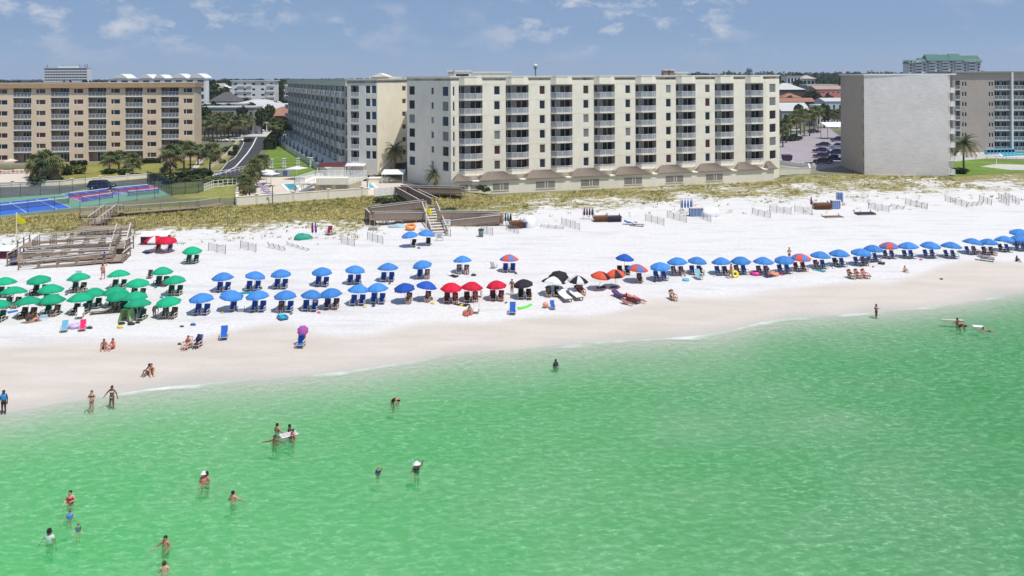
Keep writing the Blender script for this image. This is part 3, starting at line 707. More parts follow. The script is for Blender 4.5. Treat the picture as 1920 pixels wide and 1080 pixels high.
# ================================================================== courts, drives, lawns, pool decks
green = mat('court_green', (.135,.27,.20), .9, .06, .8, var2=.06)
cblue = mat('court_blue', (.03,.12,.52), .85, .06, .8, var2=.06)
cpurp = mat('court_violet_blue', (.11,.125,.47), .85, .06, .8)
cred = mat('court_red', (.62,.06,.14), .85, .06, .8)
sheet('car_park', [(-120,355),(0,351),(135,348.5),(290,333),(292,345),(150,357),(110,366),(0,375),(-120,384)], asph_old, lift=.02)
sheet('court_surface', [(-120,385),(0,371.5),(112,363.5),(160,354),(275,345.5),(322,365),(150,389),(0,407),(-120,421)], green, lift=.03)
def bil(Q, s, t):
    a = Vector(Q[0]).lerp(Vector(Q[1]), s); b = Vector(Q[3]).lerp(Vector(Q[2]), s); return a.lerp(b, t)
def court(Q, m, z, lines, label):
    P = [at(x, y, z) for x, y in Q]
    o_ = thing('sport_court', label, 'court', P[0])
    mb = MB(); mb.prism([(p.x-P[0].x, p.y-P[0].y) for p in P][::-1], -.05, 0); mb.build('playing_surface', m, o_)
    ln = MB()
    def sline(s0,t0,s1,t1,w=.09):
        a = bil(P,s0,t0)-P[0]; b = bil(P,s1,t1)-P[0]; ln.bar((a.x,a.y,.001),(b.x,b.y,.001), w, .006)
    for l in lines: sline(*l)
    ln.build('court_line', linem, o_)
    return o_, P
edge_ = [(0,0,1,0),(1,0,1,1),(1,1,0,1),(0,1,0,0)]
court([(-78,387.5),(89,371),(133,389),(-60,411)], cblue, 3.05, edge_+[(.0,.15,1,.15),(.86,0,.86,1),(.55,.05,.55,1),(.55,.5,.86,.5)], 'large bright blue tennis court with white lines beside the dune')
for i,(Q,l) in enumerate((([(117,364),(195,355),(232,363.5),(155,378.5)], 'violet blue pickleball court with a red strip, next to the tennis court'), ([(200,354.2),(273,346.3),(308,355.5),(240,363)], 'violet blue pickleball court with a red strip, next to the dark screen fence'))):
    o_, P = court(Q, cpurp, 3.05, edge_+[(.5,0,.5,1),(0,.5,1,.5),(.25,0,.25,.36),(.25,.64,.25,1),(.75,0,.75,.36),(.75,.64,.75,1)], l)
    mb = MB(); c = [bil(P,s,t)-P[0] for s,t in ((0,.38),(1,.38),(1,.62),(0,.62))]; mb.prism([(p.x,p.y) for p in c][::-1], .0, .004); mb.build('red_strip', cred, o_)
netm = mat('net_mesh', (.03,.035,.04), .9, .1, alpha=.26); dkmetal = mat('dark_metal', (.03,.05,.055), .6, .1)
def net(a, b, h, label, grp='court nets', z=3.04):
    A_ = at(*a, z); B_ = at(*b, z); t = thing('court_net', label, 'net', A_, 0, grp); d = B_-A_
    for p in (Vector((0,0,0)), d):
        mb = MB(); mb.tube([p, p+Vector((0,0,h+.05))], .06, 6); mb.build('post', dkmetal, t)
    mb = MB(); mb.bar((0,0,h*.5),d+Vector((0,0,h*.5)), .015, h-.08); mb.build('net_mesh', netm, t)
    mb = MB(); mb.bar((0,0,h),d+Vector((0,0,h)), .05, .11); mb.build('net_band', trim, t)
net((129,381.5),(-60,403),.98,'long net across the blue tennis court')
net((129.5,371),(202.5,363),.92,'rear net on the pickleball court beside the tennis court')
net((154,379),(211,371),.92,'front net on the pickleball court beside the tennis court')
net((209,362),(278,354.5),.92,'rear net on the pickleball court beside the screen fence')
net((240,368),(297,362.5),.92,'front net on the pickleball court beside the screen fence')
sheet('pool_terrace', [(-120,349),(52,342.5),(56,322),(50,317),(-120,322)], deckm, lift=.03)
sheet('lawn', [(55,335),(60,313),(130,306),(300,302),(372,296),(380,297),(364,322),(360,328),(300,333),(110,348)], lawn2, lift=.02, label='dry lawn before the tan block')
sheet('garden_path', [(352,326),(368,304),(381,291),(390,291),(378,305),(366,325)], conc, lift=.03)
sheet('lawn', [(366,325),(378,305),(390,293),(420,288),(447,264),(455,262),(430,300),(402,329),(380,336)], lawn2, lift=.02)
sheet('rough_grass', [(300,352),(370,338),(400,329),(456,325),(478,345),(462,356),(446,372),(330,372)], turf, lift=.02)
# road with kerbs and a white edge line
rl = [(384,334),(402,327.5),(428,300),(444,278),(455,260),(458,256)]; rr_ = [(458,335),(470,318),(481,296),(494,274),(497,262),(499,256)]
sheet('road', rl + rr_[::-1], asph, lift=.045)
def strip(name, pts, w, m, z, h, label=None, kind='structure'):
    P = [at(x,y,z) for x,y in pts]; mb = MB()
    for i in range(len(P)-1): mb.bar(P[i], P[i+1], w, h)
    return tag(mb.build(name, m), label, kind=kind)
strip('road_marking', [(404,328),(426,321),(442,312),(452,301),(464,287),(474,272),(481,257.5)], .35, linem, 3.049, .008)
strip('kerb', [(399,331),(416,318),(428,303)], .25, conc, 3.06, .28); strip('kerb', [(427,304.5),(440,297),(451,281),(457,269),(455.5,260)], .25, conc, 3.06, .28)
sheet('drive', [(452,257),(505,257),(545,259),(580,240),(520,230),(440,230)], conc, lift=.03)
sheet('lawn', [(486,335),(494,296),(503,279),(512,268),(530,261),(541,264),(600,296),(640,322),(640,336),(590,345),(560,331),(500,331)], lawn, lift=.03, label='bright green lawn beside the grey wing')
sheet('pool_deck', [(446,383),(470,350),(489,333),(562,331),(600,324),(650,318),(707,322),(745,337),(763,340),(800,356),(868,364),(690,366.5),(560,375)], deckm, lift=.05)
sheet('paving', [(1461,318),(1530,319),(1590,309),(1583,262),(1562,246),(1552,236),(1500,250),(1461,268)], paver, lift=.03, label='mauve paved car park')
sheet('lawn', [(1461,324),(1518,324),(1500,316),(1461,312)], lawn, lift=.05)
sheet('lawn', [(1783,331),(1792,302),(1850,297),(1990,306),(1990,318),(1850,327)], lawn, lift=.03, label='green lawn beside the brick block')
sheet('pool_terrace', [(1790,303),(1795,280),(1840,274),(1990,270),(1990,300),(1870,297)], conc, lift=.02)
sheet('path', [(1838,312),(1868,307.5),(1990,311),(1990,319),(1895,318.5)], conc, lift=.045)
def pool(name, Q, label, z=3.05):
    P = [at(x,y,z) for x,y in Q]; c = P[0]; t = thing(name, label, 'pool', c)
    mb = MB()
    for i in range(len(P)): mb.bar(P[i]-c, P[(i+1)%len(P)]-c, .6, .16)
    mb.build('rim', trim, t); mb = MB(); pl = [(p.x-c.x,p.y-c.y) for p in P]
    if sum(pl[i][0]*pl[(i+1)%len(pl)][1]-pl[(i+1)%len(pl)][0]*pl[i][1] for i in range(len(pl))) < 0: pl = pl[::-1]
    mb.prism(pl, -.03, .03); mb.build('pool_water', mat('pool_water',(.06,.42,.50),.08,.06,2.0,bump=.1), t)
pool('swimming_pool', [(528,345),(556,344),(562,357),(541,358)], 'turquoise swimming pool left of the raised sun deck')
pool('plunge_pool', [(688,344),(697,343.5),(706,352),(690,356)], 'small pale pool between the raised sun deck and the boardwalk')
pool('swimming_pool', [(1868,284),(1990,280),(1990,290),(1880,294)], 'long pool behind the row of blue and black cabanas')
# ---- walls and fences
def wall_line(name, pts, h, w, m, label, cat, pil=None, z=3.0, pm=None, closed=False):
    P = [at(x,y,z) for x,y in pts]; c = P[0]; t = thing(name, label, cat, c)
    mb = MB()
    for i in range(len(P)-1):
        a, b = P[i]-c, P[i+1]-c; mb.bar(a+Vector((0,0,h/2-.1)), b+Vector((0,0,h/2-.1)), w, h+.2); mb.bar(a+Vector((0,0,h+.05)), b+Vector((0,0,h+.05)), w+.1, .1)
    mb.build('wall_panel', m, t)
    if pil:
        n = 0; tot = sum((P[i+1]-P[i]).length for i in range(len(P)-1)); s = 0
        while s <= tot+.01:
            d = s; i = 0
            while i < len(P)-2 and d > (P[i+1]-P[i]).length: d -= (P[i+1]-P[i]).length; i += 1
            p = P[i] + (P[i+1]-P[i]).normalized()*min(d,(P[i+1]-P[i]).length) - c
            q = MB(); q.box(-w*.75-.06,w*.75+.06,-w*.75-.06,w*.75+.06,-.2,h+.28); q.box(-w*.75-.12,w*.75+.12,-w*.75-.12,w*.75+.12,h+.28,h+.38)
            q.build('pillar', pm or m, t, p); s += pil
    return t
wall_line('garden_wall', [(446,362),(444,385),(690,367)], 1.35, .25, stucco, 'low cream wall with square pillars along the dune edge of the pool deck', 'wall', 6.0)
wall_line('garden_wall', [(-90,354),(0,351),(118,347),(285,333)], .85, .25, stucco, 'low cream wall with round topped pillars behind the parked dark car', 'wall', 5.2)
wall_line('garden_wall', [(1461,326.5),(1519,326),(1516,317)], 1.2, .2, stucco, 'short cream wall at the corner of the cream block and mauve car park', 'wall')
wall_line('garden_wall', [(1464,309),(1498,313.5),(1530,318)], .9, .18, trim, 'low white wall with posts along the mauve car park edge', 'wall', 3.4)
def fence(name, pts, h, n_, m, label, cat='fence', z=3.0, rails=(.95,.5), pw=.07, mesh_m=None, rail=.05):
    P = [(gnd(x,y) if z is None else at(x,y,z)) for x,y in pts]; c = P[0].copy(); t = thing(name, label, cat, c)
    rl_ = MB(); pn = MB(); k_ = 0
    for i in range(len(P)-1):
        a, b = P[i]-c, P[i+1]-c; L = (b-a).length; k = max(1, round(L/n_))
        for j in range(k + (1 if i == len(P)-2 else 0)):
            p = a.lerp(b, j/k); q = MB(); q.box(-pw/2,pw/2,-pw/2,pw/2,-.1,h+.06); q.build('post', m, t, p)
        for r_ in rails: rl_.bar(a+Vector((0,0,h*r_)), b+Vector((0,0,h*r_)), rail, rail*1.4)
        if mesh_m: pn.bar(a+Vector((0,0,h*.5)), b+Vector((0,0,h*.5)), .012, h*.94)
    rl_.build('rail', m, t)
    if mesh_m: pn.build('mesh_panel', mesh_m, t)
    return t
screen = mat('green_screen_mesh', (.045,.10,.085), .9, .15, 2, alpha=.4); wire = mat('wire_mesh', (.22,.26,.25), .8, .1, alpha=.04)
fence('court_fence', [(322,366),(298,352),(276,344.5)], 2.6, 2.6, dkmetal, 'tall fence with dark green windscreen behind the pickleball courts', mesh_m=screen)
fence('court_fence', [(322,366),(372,362),(383,358)], 2.4, 2.6, dkmetal, 'tall dark screened fence running from the courts to the white railing', mesh_m=screen)
fence('court_fence', [(-60,413),(0,407),(150,389),(322,368)], 2.2, 3.4, dkmetal, 'tall wire fence along the dune side of the courts', mesh_m=wire, pw=.05, rails=(.97,), rail=.035)
fence('court_fence', [(-60,381),(0,373),(112,364.5),(160,355)], 2.4, 3.6, dkmetal, 'thin wire fence between the courts and the parking lane', mesh_m=wire, pw=.05, rails=(.97,), rail=.035)
fence('picket_fence', [(383,360),(400,353),(436,349.5),(452,351)], 1.5, .95, white, 'white picket railing between the rough grass and courts', rails=(.96,.55,.15), pw=.1)
fence('road_fence', [(385,326),(405,312),(421,298),(430,288),(454,258)], 1.1, 2.2, stucco, 'cream post and rail fence climbing beside the road', rails=(.95,.55), pw=.16, rail=.09)
fence('road_fence', [(402,330),(424,327),(456,320)], 1.0, 2.0, white, 'white post and rail fence at the bottom bend of the road', pw=.12, rail=.07)
fence('lawn_fence', [(500,317),(509,316.5),(533,315.5),(559,314.5),(585,313.5),(598,313)], 1.6, 60, dkmetal, 'thin black railing set between white pillars on the bright lawn', rails=(.95,.5,.1), pw=.06)
for i,(x,y) in enumerate([(509,315.5),(533,314.5),(559,313.5),(584,312.5)]):
    mb = MB(); mb.box(-.33,.33,-.33,.33,-.1,2.05); mb.box(-.42,.42,-.42,.42,2.05,2.17); mb.box(-.42,.42,-.42,.42,-.1,.2)
    tag(mb.build('gate_pillar', trim, None, at(x,y,3)), f'square white pillar on the bright lawn, {ORD[i]} counted from the road', 'pillar', 'white pillars on the lawn')
lat = mat('blue_lattice', (.10,.14,.36), .8, .2, 2, alpha=.85); lat2 = mat('grey_lattice', (.42,.44,.42), .8, .2, 3, alpha=.8)
t = thing('lattice_fence', 'low fence of alternating blue and grey lattice panels behind the white pool umbrellas', 'fence', at(494,331.5,3))
for k in range(6):
    a = at(494+k*9,331.5-.12*k,3)-Vector(t.location); b = at(494+(k+1)*9,331.5-.12*(k+1),3)-Vector(t.location)
    mb = MB(); mb.bar(a+Vector((0,0,.75)), b+Vector((0,0,.75)), .05, 1.15); mb.build('lattice_panel', (lat, lat2)[k % 2], t)
    mb = MB(); mb.bar(a+Vector((0,0,1.4)), b+Vector((0,0,1.4)), .14, .12); mb.build('top_rail', trim, t)
# ---- raised sun deck
DZ = 5.35
t = thing('sun_deck', 'raised sun deck with white railings, outside stair and storeroom below, behind the cream wall', 'sun deck', (-33,146,3.05))
o0 = Vector(t.location); D = [Vector((-38.4,141,0)),Vector((-28.9,141,0)),Vector((-27.2,150.5,0)),Vector((-37.2,151,0))]
mb = MB(); mb.prism([(p.x-o0.x,p.y-o0.y) for p in D], DZ-.3-o0.z, DZ-o0.z); mb.build('deck_floor', stucco, t)
mb = MB(); mb.prism([(-35.2-o0.x,142.2-o0.y),(-29.6-o0.x,142.2-o0.y),(-28.2-o0.x,149.6-o0.y),(-36-o0.x,149.8-o0.y)], 0, DZ-.3-o0.z)
mb.build('storeroom', stucco_y, t)
for x_ in (-34.2,-31.4): 
    mb = MB(); mb.box(x_-o0.x,x_+1.9-o0.x,142.08-o0.y,142.22-o0.y,.02,1.85); mb.box(x_+1.9-o0.x,x_+2.0-o0.x,142.0-o0.y,142.2-o0.y,.02,1.9); mb.build('shutter', mat('beige_shutter',(.50,.45,.36),.7,.06), t)
for p in D+[Vector((-33.6,141.1,0))]:
    q = MB(); q.box(-.14,.14,-.14,.14,0,DZ-.3-o0.z); q.build('pillar', mat('grey_post',(.30,.32,.31),.7), t, ((p.x-o0.x)*.985,(p.y-o0.y)*.985,0))
for A_,B_,nm in ((D[0],D[3],0),(D[3],D[2],0),(D[2],D[1],0),(D[0],Vector((-36.6,141,0)),0)):
    r_,p_ = rail_mesh([(A_.x-o0.x,A_.y-o0.y),(B_.x-o0.x,B_.y-o0.y)], 1.1, 1.2, mat('clear_rail_panel',(.62,.66,.66),.2,.05,alpha=.35,spec=.5)); ro = link('railing', r_, t, (0,0,DZ-o0.z)); link('rail_panel', p_, ro)
mb = MB(); mb.box(-34.6-o0.x,-28.9-o0.x,140.9-o0.y,141.02-o0.y,DZ-o0.z-.2,DZ-o0.z+.95); mb.build('parapet', stucco, t)
mb = MB()
for k in range(11):
    f = k/11; x_ = -35.0-f*3.6; z_ = (DZ-.1)*(1-f)+3.2*f; mb.box(x_-.35-o0.x,x_-o0.x,139.7-o0.y,140.8-o0.y,z_-.1-o0.z,z_-o0.z)
for y_ in (139.65,140.85):
    mb.bar((-34.8-o0.x,y_-o0.y,DZ-o0.z-.15),(-38.8-o0.x,y_-o0.y,3.2-o0.z),.08,.3); mb.bar((-34.8-o0.x,y_-o0.y,DZ-o0.z+.85),(-38.8-o0.x,y_-o0.y,4.1-o0.z),.07,.08)
    for k in range(5): 
        f=k/4; mb.bar((-34.8-4*f-o0.x,y_-o0.y,(DZ-.1)*(1-f)+3.2*f-o0.z),(-34.8-4*f-o0.x,y_-o0.y,(DZ+.85)*(1-f)+4.1*f-o0.z),.06,.06)
mb.build('outside_stair', MATS['grey_post'], t)
# ---- cabanas, shades and pool furniture
def shade(name, px, py, w, d, h, m, label, z=3.05, legs=4, slope=.15, lm=None):
    p = at(px,py,z); t = thing(name, label, 'shade', p)
    mb = MB(); mb.add([(-w/2,-d/2,h-slope),(w/2,-d/2,h-slope),(w/2,d/2,h),(-w/2,d/2,h),(-w/2,-d/2,h-slope+.12),(w/2,-d/2,h-slope+.12),(w/2,d/2,h+.12),(-w/2,d/2,h+.12)], [(0,3,2,1),(4,5,6,7),(0,1,5,4),(1,2,6,5),(2,3,7,6),(3,0,4,7)]); mb.build('canopy', m, t)
    for sx in (-1,1):
        for sy in (-1,1):
            q = MB(); q.box(-.06,.06,-.06,.06,0,h-.02 if sy>0 else h-slope-.0); q.build('leg', lm or trim, t, (sx*(w/2-.15),sy*(d/2-.15),0))
    return t
maroon = mat('maroon_canvas',(.10,.025,.03),.8,.08); wcan = mat('white_canvas',(.78,.78,.78),.7,.03, trans=.15)
shade('cabana', 622, 333, 5.6, 3.0, 2.9, maroon, 'dark maroon cabana roof behind the raised sun deck', slope=.5)
shade('shade_sail', 667, 331, 4.2, 2.6, 2.6, wcan, 'flat white shade roof just right of the maroon cabana', slope=.3)
shade('shade_roof', 738, 342, 4.4, 3.4, 2.3, wcan, 'sloping white shade roof in front of the dark garage mouth', slope=.55)
def pool_umbrella(px, py, r, h, label):
    p = at(px,py,3.05); t = thing('pool_umbrella', label, 'umbrella', p, R(20))
    mb = MB(); mb.lathe([(r,h-.12),(r*1.0,h-.02),(.05,h+.38)], 4, m=0, sm=False); mb.build('canopy', wcan, t)
    mb = MB(); mb.tube([(0,0,0),(0,0,h+.1)], .05, 6); mb.lathe([(.35,0),(.35,.08),(.1,.1)],10); mb.build('pole', trim, t)
pool_umbrella(500,345,1.7,2.5,'white square pool umbrella nearest the palms, over purple loungers')
pool_umbrella(508,350,1.7,2.5,'white square pool umbrella in front of the lattice fence')
pool_umbrella(556,336,2.3,2.3,'wide flat white pool umbrella beside the bright lawn')
def beach_bed(px, py, rz, fm, cm, label, grp, z=3.05, back=.45, name='sun_lounger', p=None):
    p = p or at(px,py,z); t = thing(name, label, 'sun lounger', p, rz, grp)
    mb = MB()
    for sx in (-1,1): mb.bar((sx*.3,-.95,.28),(sx*.3,.35,.28),.05,.07); mb.bar((sx*.3,.35,.28),(sx*.3,.95,.28+back),.05,.06)
    mb.bar((-.3,-.95,.28),(.3,-.95,.28),.05,.07); mb.build('frame', fm, t)
    for sx in (-1,1):
        for y in (-.8,.5): q = MB(); q.box(-.03,.03,-.03,.03,0,.27); q.build('leg', fm, t, (sx*.3,y,0))
    mb = MB(); mb.box(-.31,.31,-.95,.34,.32,.40); mb.build('seat_pad', cm, t)
    mb = MB(); mb.add([(-.31,.34,.32),(.31,.34,.32),(.31,.96,.32+back),(-.31,.96,.32+back),(-.31,.30,.40),(.31,.30,.40),(.31,.92,.40+back),(-.31,.92,.40+back)], [(0,3,2,1),(4,5,6,7),(0,1,5,4),(1,2,6,5),(2,3,7,6),(3,0,4,7)]); mb.build('backrest', cm, t)
    return t
lil = mat('lilac_cushion',(.24,.21,.36),.8,.05); ora = mat('orange_cushion',(.62,.17,.08),.8,.05); cre = mat('cream_cushion',(.66,.58,.50),.8,.05)
for i,(x,y) in enumerate([(486,349),(494,352),(497,358),(500,363),(507,367),(511,372)]):
    beach_bed(x,y,R(75),trim,lil,f'lilac sun lounger on the pool deck, {ORD[i]} from the lattice fence','lilac loungers on the pool deck')
for i in range(7):
    beach_bed(2+i*8,326-.3*i,R(200),trim,(ora,cre,cre)[i%3],f'{("orange","cream","cream")[i%3]} sun lounger on the terrace of the tan block, {ORD[i]} along','loungers by the tan block',z=3.03)
p = at(20,318,3.03); t = thing('parasol','faded beige parasol behind the terrace loungers by the tan block','parasol',p)
mb = MB(); mb.lathe([(1.5,2.0),(.05,2.6)],8,sm=False); mb.build('canopy',mat('beige_canvas',(.55,.52,.40),.8,.05),t); mb = MB(); mb.tube([(0,0,0),(0,0,2.5)],.04,6); mb.build('pole',trim,t)
def pole_thing(name, px, py, h, r, m, label, cat, z=3.0, arm=0):
    p = at(px,py,z); mb = MB(); pts = [(0,0,0),(0,0,h)]
    if arm: pts += [(arm*.25,0,h+.18),(arm*.7,0,h+.2),(arm,0,h-.05)]
    mb.tube(pts, r, 7); mb.lathe([(r*2.4,0),(r*2.4,.06),(r,.08)],8); 
    if arm: mb.lathe([(.02,0),(.12,-.06),(.13,-.1)],8,c=(arm,0,h-.03))
    return tag(mb.build(name, m, None, p), label, cat)
pole_thing('outdoor_shower',511,382,2.9,.07,dkmetal,'black hooked shower pole standing at the cream pool wall','shower',arm=-.4)
pole_thing('outdoor_shower',1868,311,1.6,.1,trim,'white shower post on the lawn beside the brick block','shower')
pole_thing('lamp_post',1877,273,3.4,.1,trim,'white lamp post nearest the palms by the cabana pool','lamp post',arm=-.7)
pole_thing('lamp_post',1902,272,2.6,.1,trim,'shorter white lamp post at the cabana pool','lamp post',arm=-.7)
# white slatted screen and planter beside the boardwalk head
t = thing('slat_screen','white slatted screen with rounded corners at the head of the boardwalk','screen',at(702,370,3))
d = at(744,366.5,3)-Vector(t.location); mb = MB()
for k in range(6): mb.bar(Vector((0,0,.25+.24*k)), d+Vector((0,0,.25+.24*k)), .05, .19)
mb.build('slat_panel', trim, t); mb = MB()
for k in range(5): mb.bar(d*(k/4)+Vector((0,.06,0)), d*(k/4)+Vector((0,.06,1.7)), .09,.09)
mb.build('post', trim, t)
t = thing('planter','stepped cream planter with dark bushes beside the outside stair','planter',at(696,342,3))
mb = MB(); mb.box(-.4,3.6,-1.0,1.0,0,.9); mb.box(-.5,3.7,-1.1,1.1,.9,1.0); mb.build('box', stucco, t)
# cabanas by the far pool
cb = mat('sky_blue_canvas',(.22,.50,.66),.8,.05); ck = mat('black_canvas',(.015,.02,.025),.8,.05)
for i in range(8):
    p = at(1851+i*6.6,289-.15*i,3.05); t = thing('pool_cabana',f'blue hooded cabana with black side by the far pool, {ORD[i]} from the palms','cabana',p,R(8),'blue and black cabanas')
    mb = MB(); mb.box(-.42,.42,-.5,.6,1.15,1.3); mb.box(-.42,-.3,-.4,.6,.4,1.15); mb.build('hood', cb, t)
    mb = MB(); mb.box(-.3,.42,.5,.6,.05,1.15); mb.box(.34,.42,-.4,.5,.05,1.15); mb.build('side_panel', ck, t); mb = MB(); mb.box(-.4,.4,-.8,.5,.0,.4); mb.build('seat', cb, t)
fence('pool_fence',[(1795,300),(1850,300.5),(1925,306),(1990,309)],1.2,2.4,trim,'white railing with glass between the cabanas and the lawn',mesh_m=wire,pw=.08)
# ================================================================== the town behind
rwhite = mat('white_roof',(.50,.50,.49),.7,.06,.3); rdark = mat('slate_roof',(.10,.095,.10),.9,.12,.5); rred = mat('clay_tile_roof',(.31,.155,.105),.9,.12,.5); rpink = mat('pink_plaster',(.52,.36,.31),.9,.06,.3)
hwhite = mat('white_render',(.68,.68,.68),.9,.04,.5); hblue = mat('pale_blue_render',(.50,.55,.60),.9,.05,.5); hgrey = mat('grey_green_render',(.33,.36,.34),.9,.06,.4); hdark = mat('dark_timber',(.10,.075,.07),.9,.1,.6)
def block(name, label, cat, x0, x1, yt, Y, D, wm_, rm, rows, cols, zb=3.0, gl=glass_dark, fr=.55, fh=.5, roof=.35, bands=False, over=.3, kind='flat', yr=None, bal=None, x0w=None):
    a = dep(x0, yt, Y); b = dep(x1, yt, Y); c = Vector((a.x, Y, zb)); W_ = b.x-a.x; Ht = (a.z+b.z)/2 - zb
    t = thing(name, label, cat, c); hs = []; fh_ = Ht/max(rows,1)
    for r_ in range(rows):
        zc = fh_*(r_+.5)
        if bands: hs.append((W_*.015, W_*.985, zc-fh_*fh/2, zc+fh_*fh/2, .5))
        else:
            for k in range(cols):
                xc = W_*(k+.5)/cols; hs.append((xc-W_/cols*fr/2, xc+W_/cols*fr/2, zc-fh_*fh/2, zc+fh_*fh/2, .35))
    mb = MB(); A_ = Vector((0,0,0)); B_ = Vector((W_,0,0)); seg(mb, A_, B_, 0, Ht, hs)
    for P_,Q_ in ((B_,Vector((W_,D,0))),(Vector((W_,D,0)),Vector((0,D,0))),(Vector((0,D,0)),A_)): seg(mb, P_, Q_, 0, Ht)
    mb.build('wall', [wm_, wm_], t)
    for h in sorted(hs, key=lambda q_: -q_[2])[:100]:
        q = MB(); q.box(h[0]+.02,h[1]-.02,h[4]-.06,h[4]-.02,h[2]+.02,h[3]-.02,0)
        if bands:
            n = int((h[1]-h[0])/3)
            for k in range(1,n): q.box(h[0]+3*k-.12,h[0]+3*k+.12,h[4]-.12,h[4]-.06,h[2],h[3],1)
        q.build('window', [gl, wm_], t)
    q = MB(); e = over
    if kind == 'flat': q.box(-e,W_+e,-e,D+e,Ht,Ht+roof)
    else:
        hr = (dep((x0+x1)/2, yr, Y).z - zb) - Ht
        if kind == 'hip':
            i_ = min(W_*.42, D*.5); q.add([(-e,-e,Ht),(W_+e,-e,Ht),(W_+e,D+e,Ht),(-e,D+e,Ht),(i_,D/2,Ht+hr),(W_-i_,D/2,Ht+hr)], [(0,1,5,4),(1,2,5),(2,3,4,5),(3,0,4),(3,2,1,0)])
        elif kind == 'gable':            # ridge along depth: gable end to the viewer
            q.add([(-e,-e,Ht),(W_+e,-e,Ht),(W_/2,-e,Ht+hr),(-e,D+e,Ht),(W_+e,D+e,Ht),(W_/2,D+e,Ht+hr)], [(0,1,2),(5,4,3),(1,4,5,2),(3,0,2,5),(0,3,4,1)])
        else:                            # ridge across
            q.add([(-e,-e,Ht),(W_+e,-e,Ht),(W_+e,D/2,Ht+hr),(-e,D/2,Ht+hr),(W_+e,D+e,Ht),(-e,D+e,Ht)], [(0,1,2,3),(3,2,4,5),(1,4,2),(0,3,5),(0,5,4,1)])
    q.build('roof', rm, t)
    if bal:
        for r_ in range(rows):
            for (f0,f1) in bal:
                q = MB(); z_ = fh_*r_+.1; q.box(W_*f0,W_*f1,-1.3,-.01,z_,z_+.2); q.box(W_*f0,W_*f1,-1.3,-1.2,z_+.2,z_+1.1); q.build('balcony', hwhite, t)
    return t, W_, Ht
t,W_,Ht = block('office_tower','pale tower with dark window bands and roof aerials on the skyline beyond the tan block','tower',82,164,127.5,900,8,hwhite,hwhite,11,1,gl=glass_blue,bands=True,fh=.46)
for x_ in (1.5, W_*.4, W_*.78, W_*.9, W_*.95):
    q = MB(); q.bar((x_,4,Ht),(x_,4,Ht+random.uniform(2,5)),.5,.5); q.build('aerial', dkmetal, t)
q = MB(); q.box(W_*.3,W_*.75,2,7,Ht+.35,Ht+2.2); q.build('plant_room', hwhite, t)
t,W_,Ht = block('white_condominium','white condominium with arched roof gables rising behind the tan block','building',203,386,148,330,3.5,hwhite,hwhite,7,9,zb=3,gl=glass_blue,fr=.6,fh=.62,bal=((.08,.3),(.42,.58),(.66,.8)))
for f0,f1 in ((.06,.2),(.33,.45),(.48,.58),(.66,.80),(.84,.99)):
    q = MB(); n = 8; x0_,x1_ = W_*f0,W_*f1; h_ = (x1_-x0_)*.2+.6
    pr = [(x0_+(x1_-x0_)*i/n, h_*math.sin(math.pi*(.12+.88*i/n))) for i in range(n+1)]
    vs_ = [(x,-.4,Ht+.35) for x,z in pr]+[(x,-.4,Ht+.4+max(z,.05)) for x,z in pr]; vs_ += [(x,8,z) for x,_,z in vs_]; m_ = n+1
    fs_ = []
    for i in range(n): fs_ += [(i,i+1,m_+i+1,m_+i),(m_+i,m_+i+1,3*m_+i+1,3*m_+i),(2*m_+i,3*m_+i,3*m_+i+1,2*m_+i+1)]
    fs_ += [(0,m_,3*m_,2*m_),(n,2*m_+n,3*m_+n,m_+n)]
    q.add(vs_, fs_); q.build('arched_gable', hwhite, t)
block('white_apartments','white four storey apartment house with stepped balconies between the two big blocks','building',434,517,152,400,5,hwhite,hwhite,7,5,zb=3,fr=.34,fh=.34,over=.6,bal=((.13,.30),(.33,.46),(.80,.97)))
block('white_apartments','sliver of a white balconied house just left of the grey wing','building',534,560,160,380,14,hwhite,hwhite,6,3,bal=((.0,.9),))
block('villa','white villa with dark arched windows under the skyline trees','house',386,428,168,470,6,hwhite,mat('buff_roof',(.42,.36,.33),.9,.1,.4),3,5,kind='hip',yr=156)
block('villa','small white villa behind the slate roofed hall','house',408,430,165,450,5,hwhite,hwhite,3,3,kind='gable',yr=160)
block('hall','hall with a big slate grey hipped roof beside the tan block','hall',391,438,190,345,14,hgrey,rdark,1,4,kind='hip',yr=173)
block('motel','long low motel with white flat roof behind the palm grove','motel',372,476,202.5,300,10,hgrey,rwhite,2,9,fr=.4,fh=.4,roof=.5)
block('motel','second low flat roofed building behind the long motel','motel',377,455,196.5,322,8,hgrey,rwhite,2,7,fr=.4,fh=.35,roof=.5)
block('ranch_house','pale hip roofed house below the white apartment house','house',437,519,194.5,340,14,hgrey,rwhite,2,7,kind='hip',yr=187,fr=.4,fh=.4)
block('ranch_house','low white roofed building left of the grey wing','house',478,560,206,330,6,hwhite,rwhite,1,4,kind='ridge',yr=194)
t,W_,Ht = block('restaurant','restaurant with a clay red hipped roof and dark veranda','restaurant',485,566,217,322,16,hdark,rred,2,9,kind='hip',yr=201,fr=.7,fh=.6,gl=glass_brown,over=1.2)
q = MB(); q.box(-1,W_+1,-4,-.05,2.9,3.3); q.build('canopy', hgrey, t)
for k in range(5):
    q = MB(); q.box(W_*k/4-.15,W_*k/4+.15,-3.8,-3.5,0,2.9); q.build('pillar', hwhite, t)
block('villa','tall white villa with open corner towers under the far trees','house',1476,1501,143,620,14,hwhite,hwhite,3,4,fr=.6,fh=.6)
block('villa','white villa with a buff pyramid roof under the far trees','house',1506,1528,147.5,620,14,hwhite,MATS['buff_roof'],3,3,kind='hip',yr=141,fr=.6,fh=.5,over=1.2)
block('bungalow','broad house with a pale grey hipped roof beside the cream block','house',1455,1510,168,420,18,hdark,rwhite,1,6,kind='hip',yr=156)
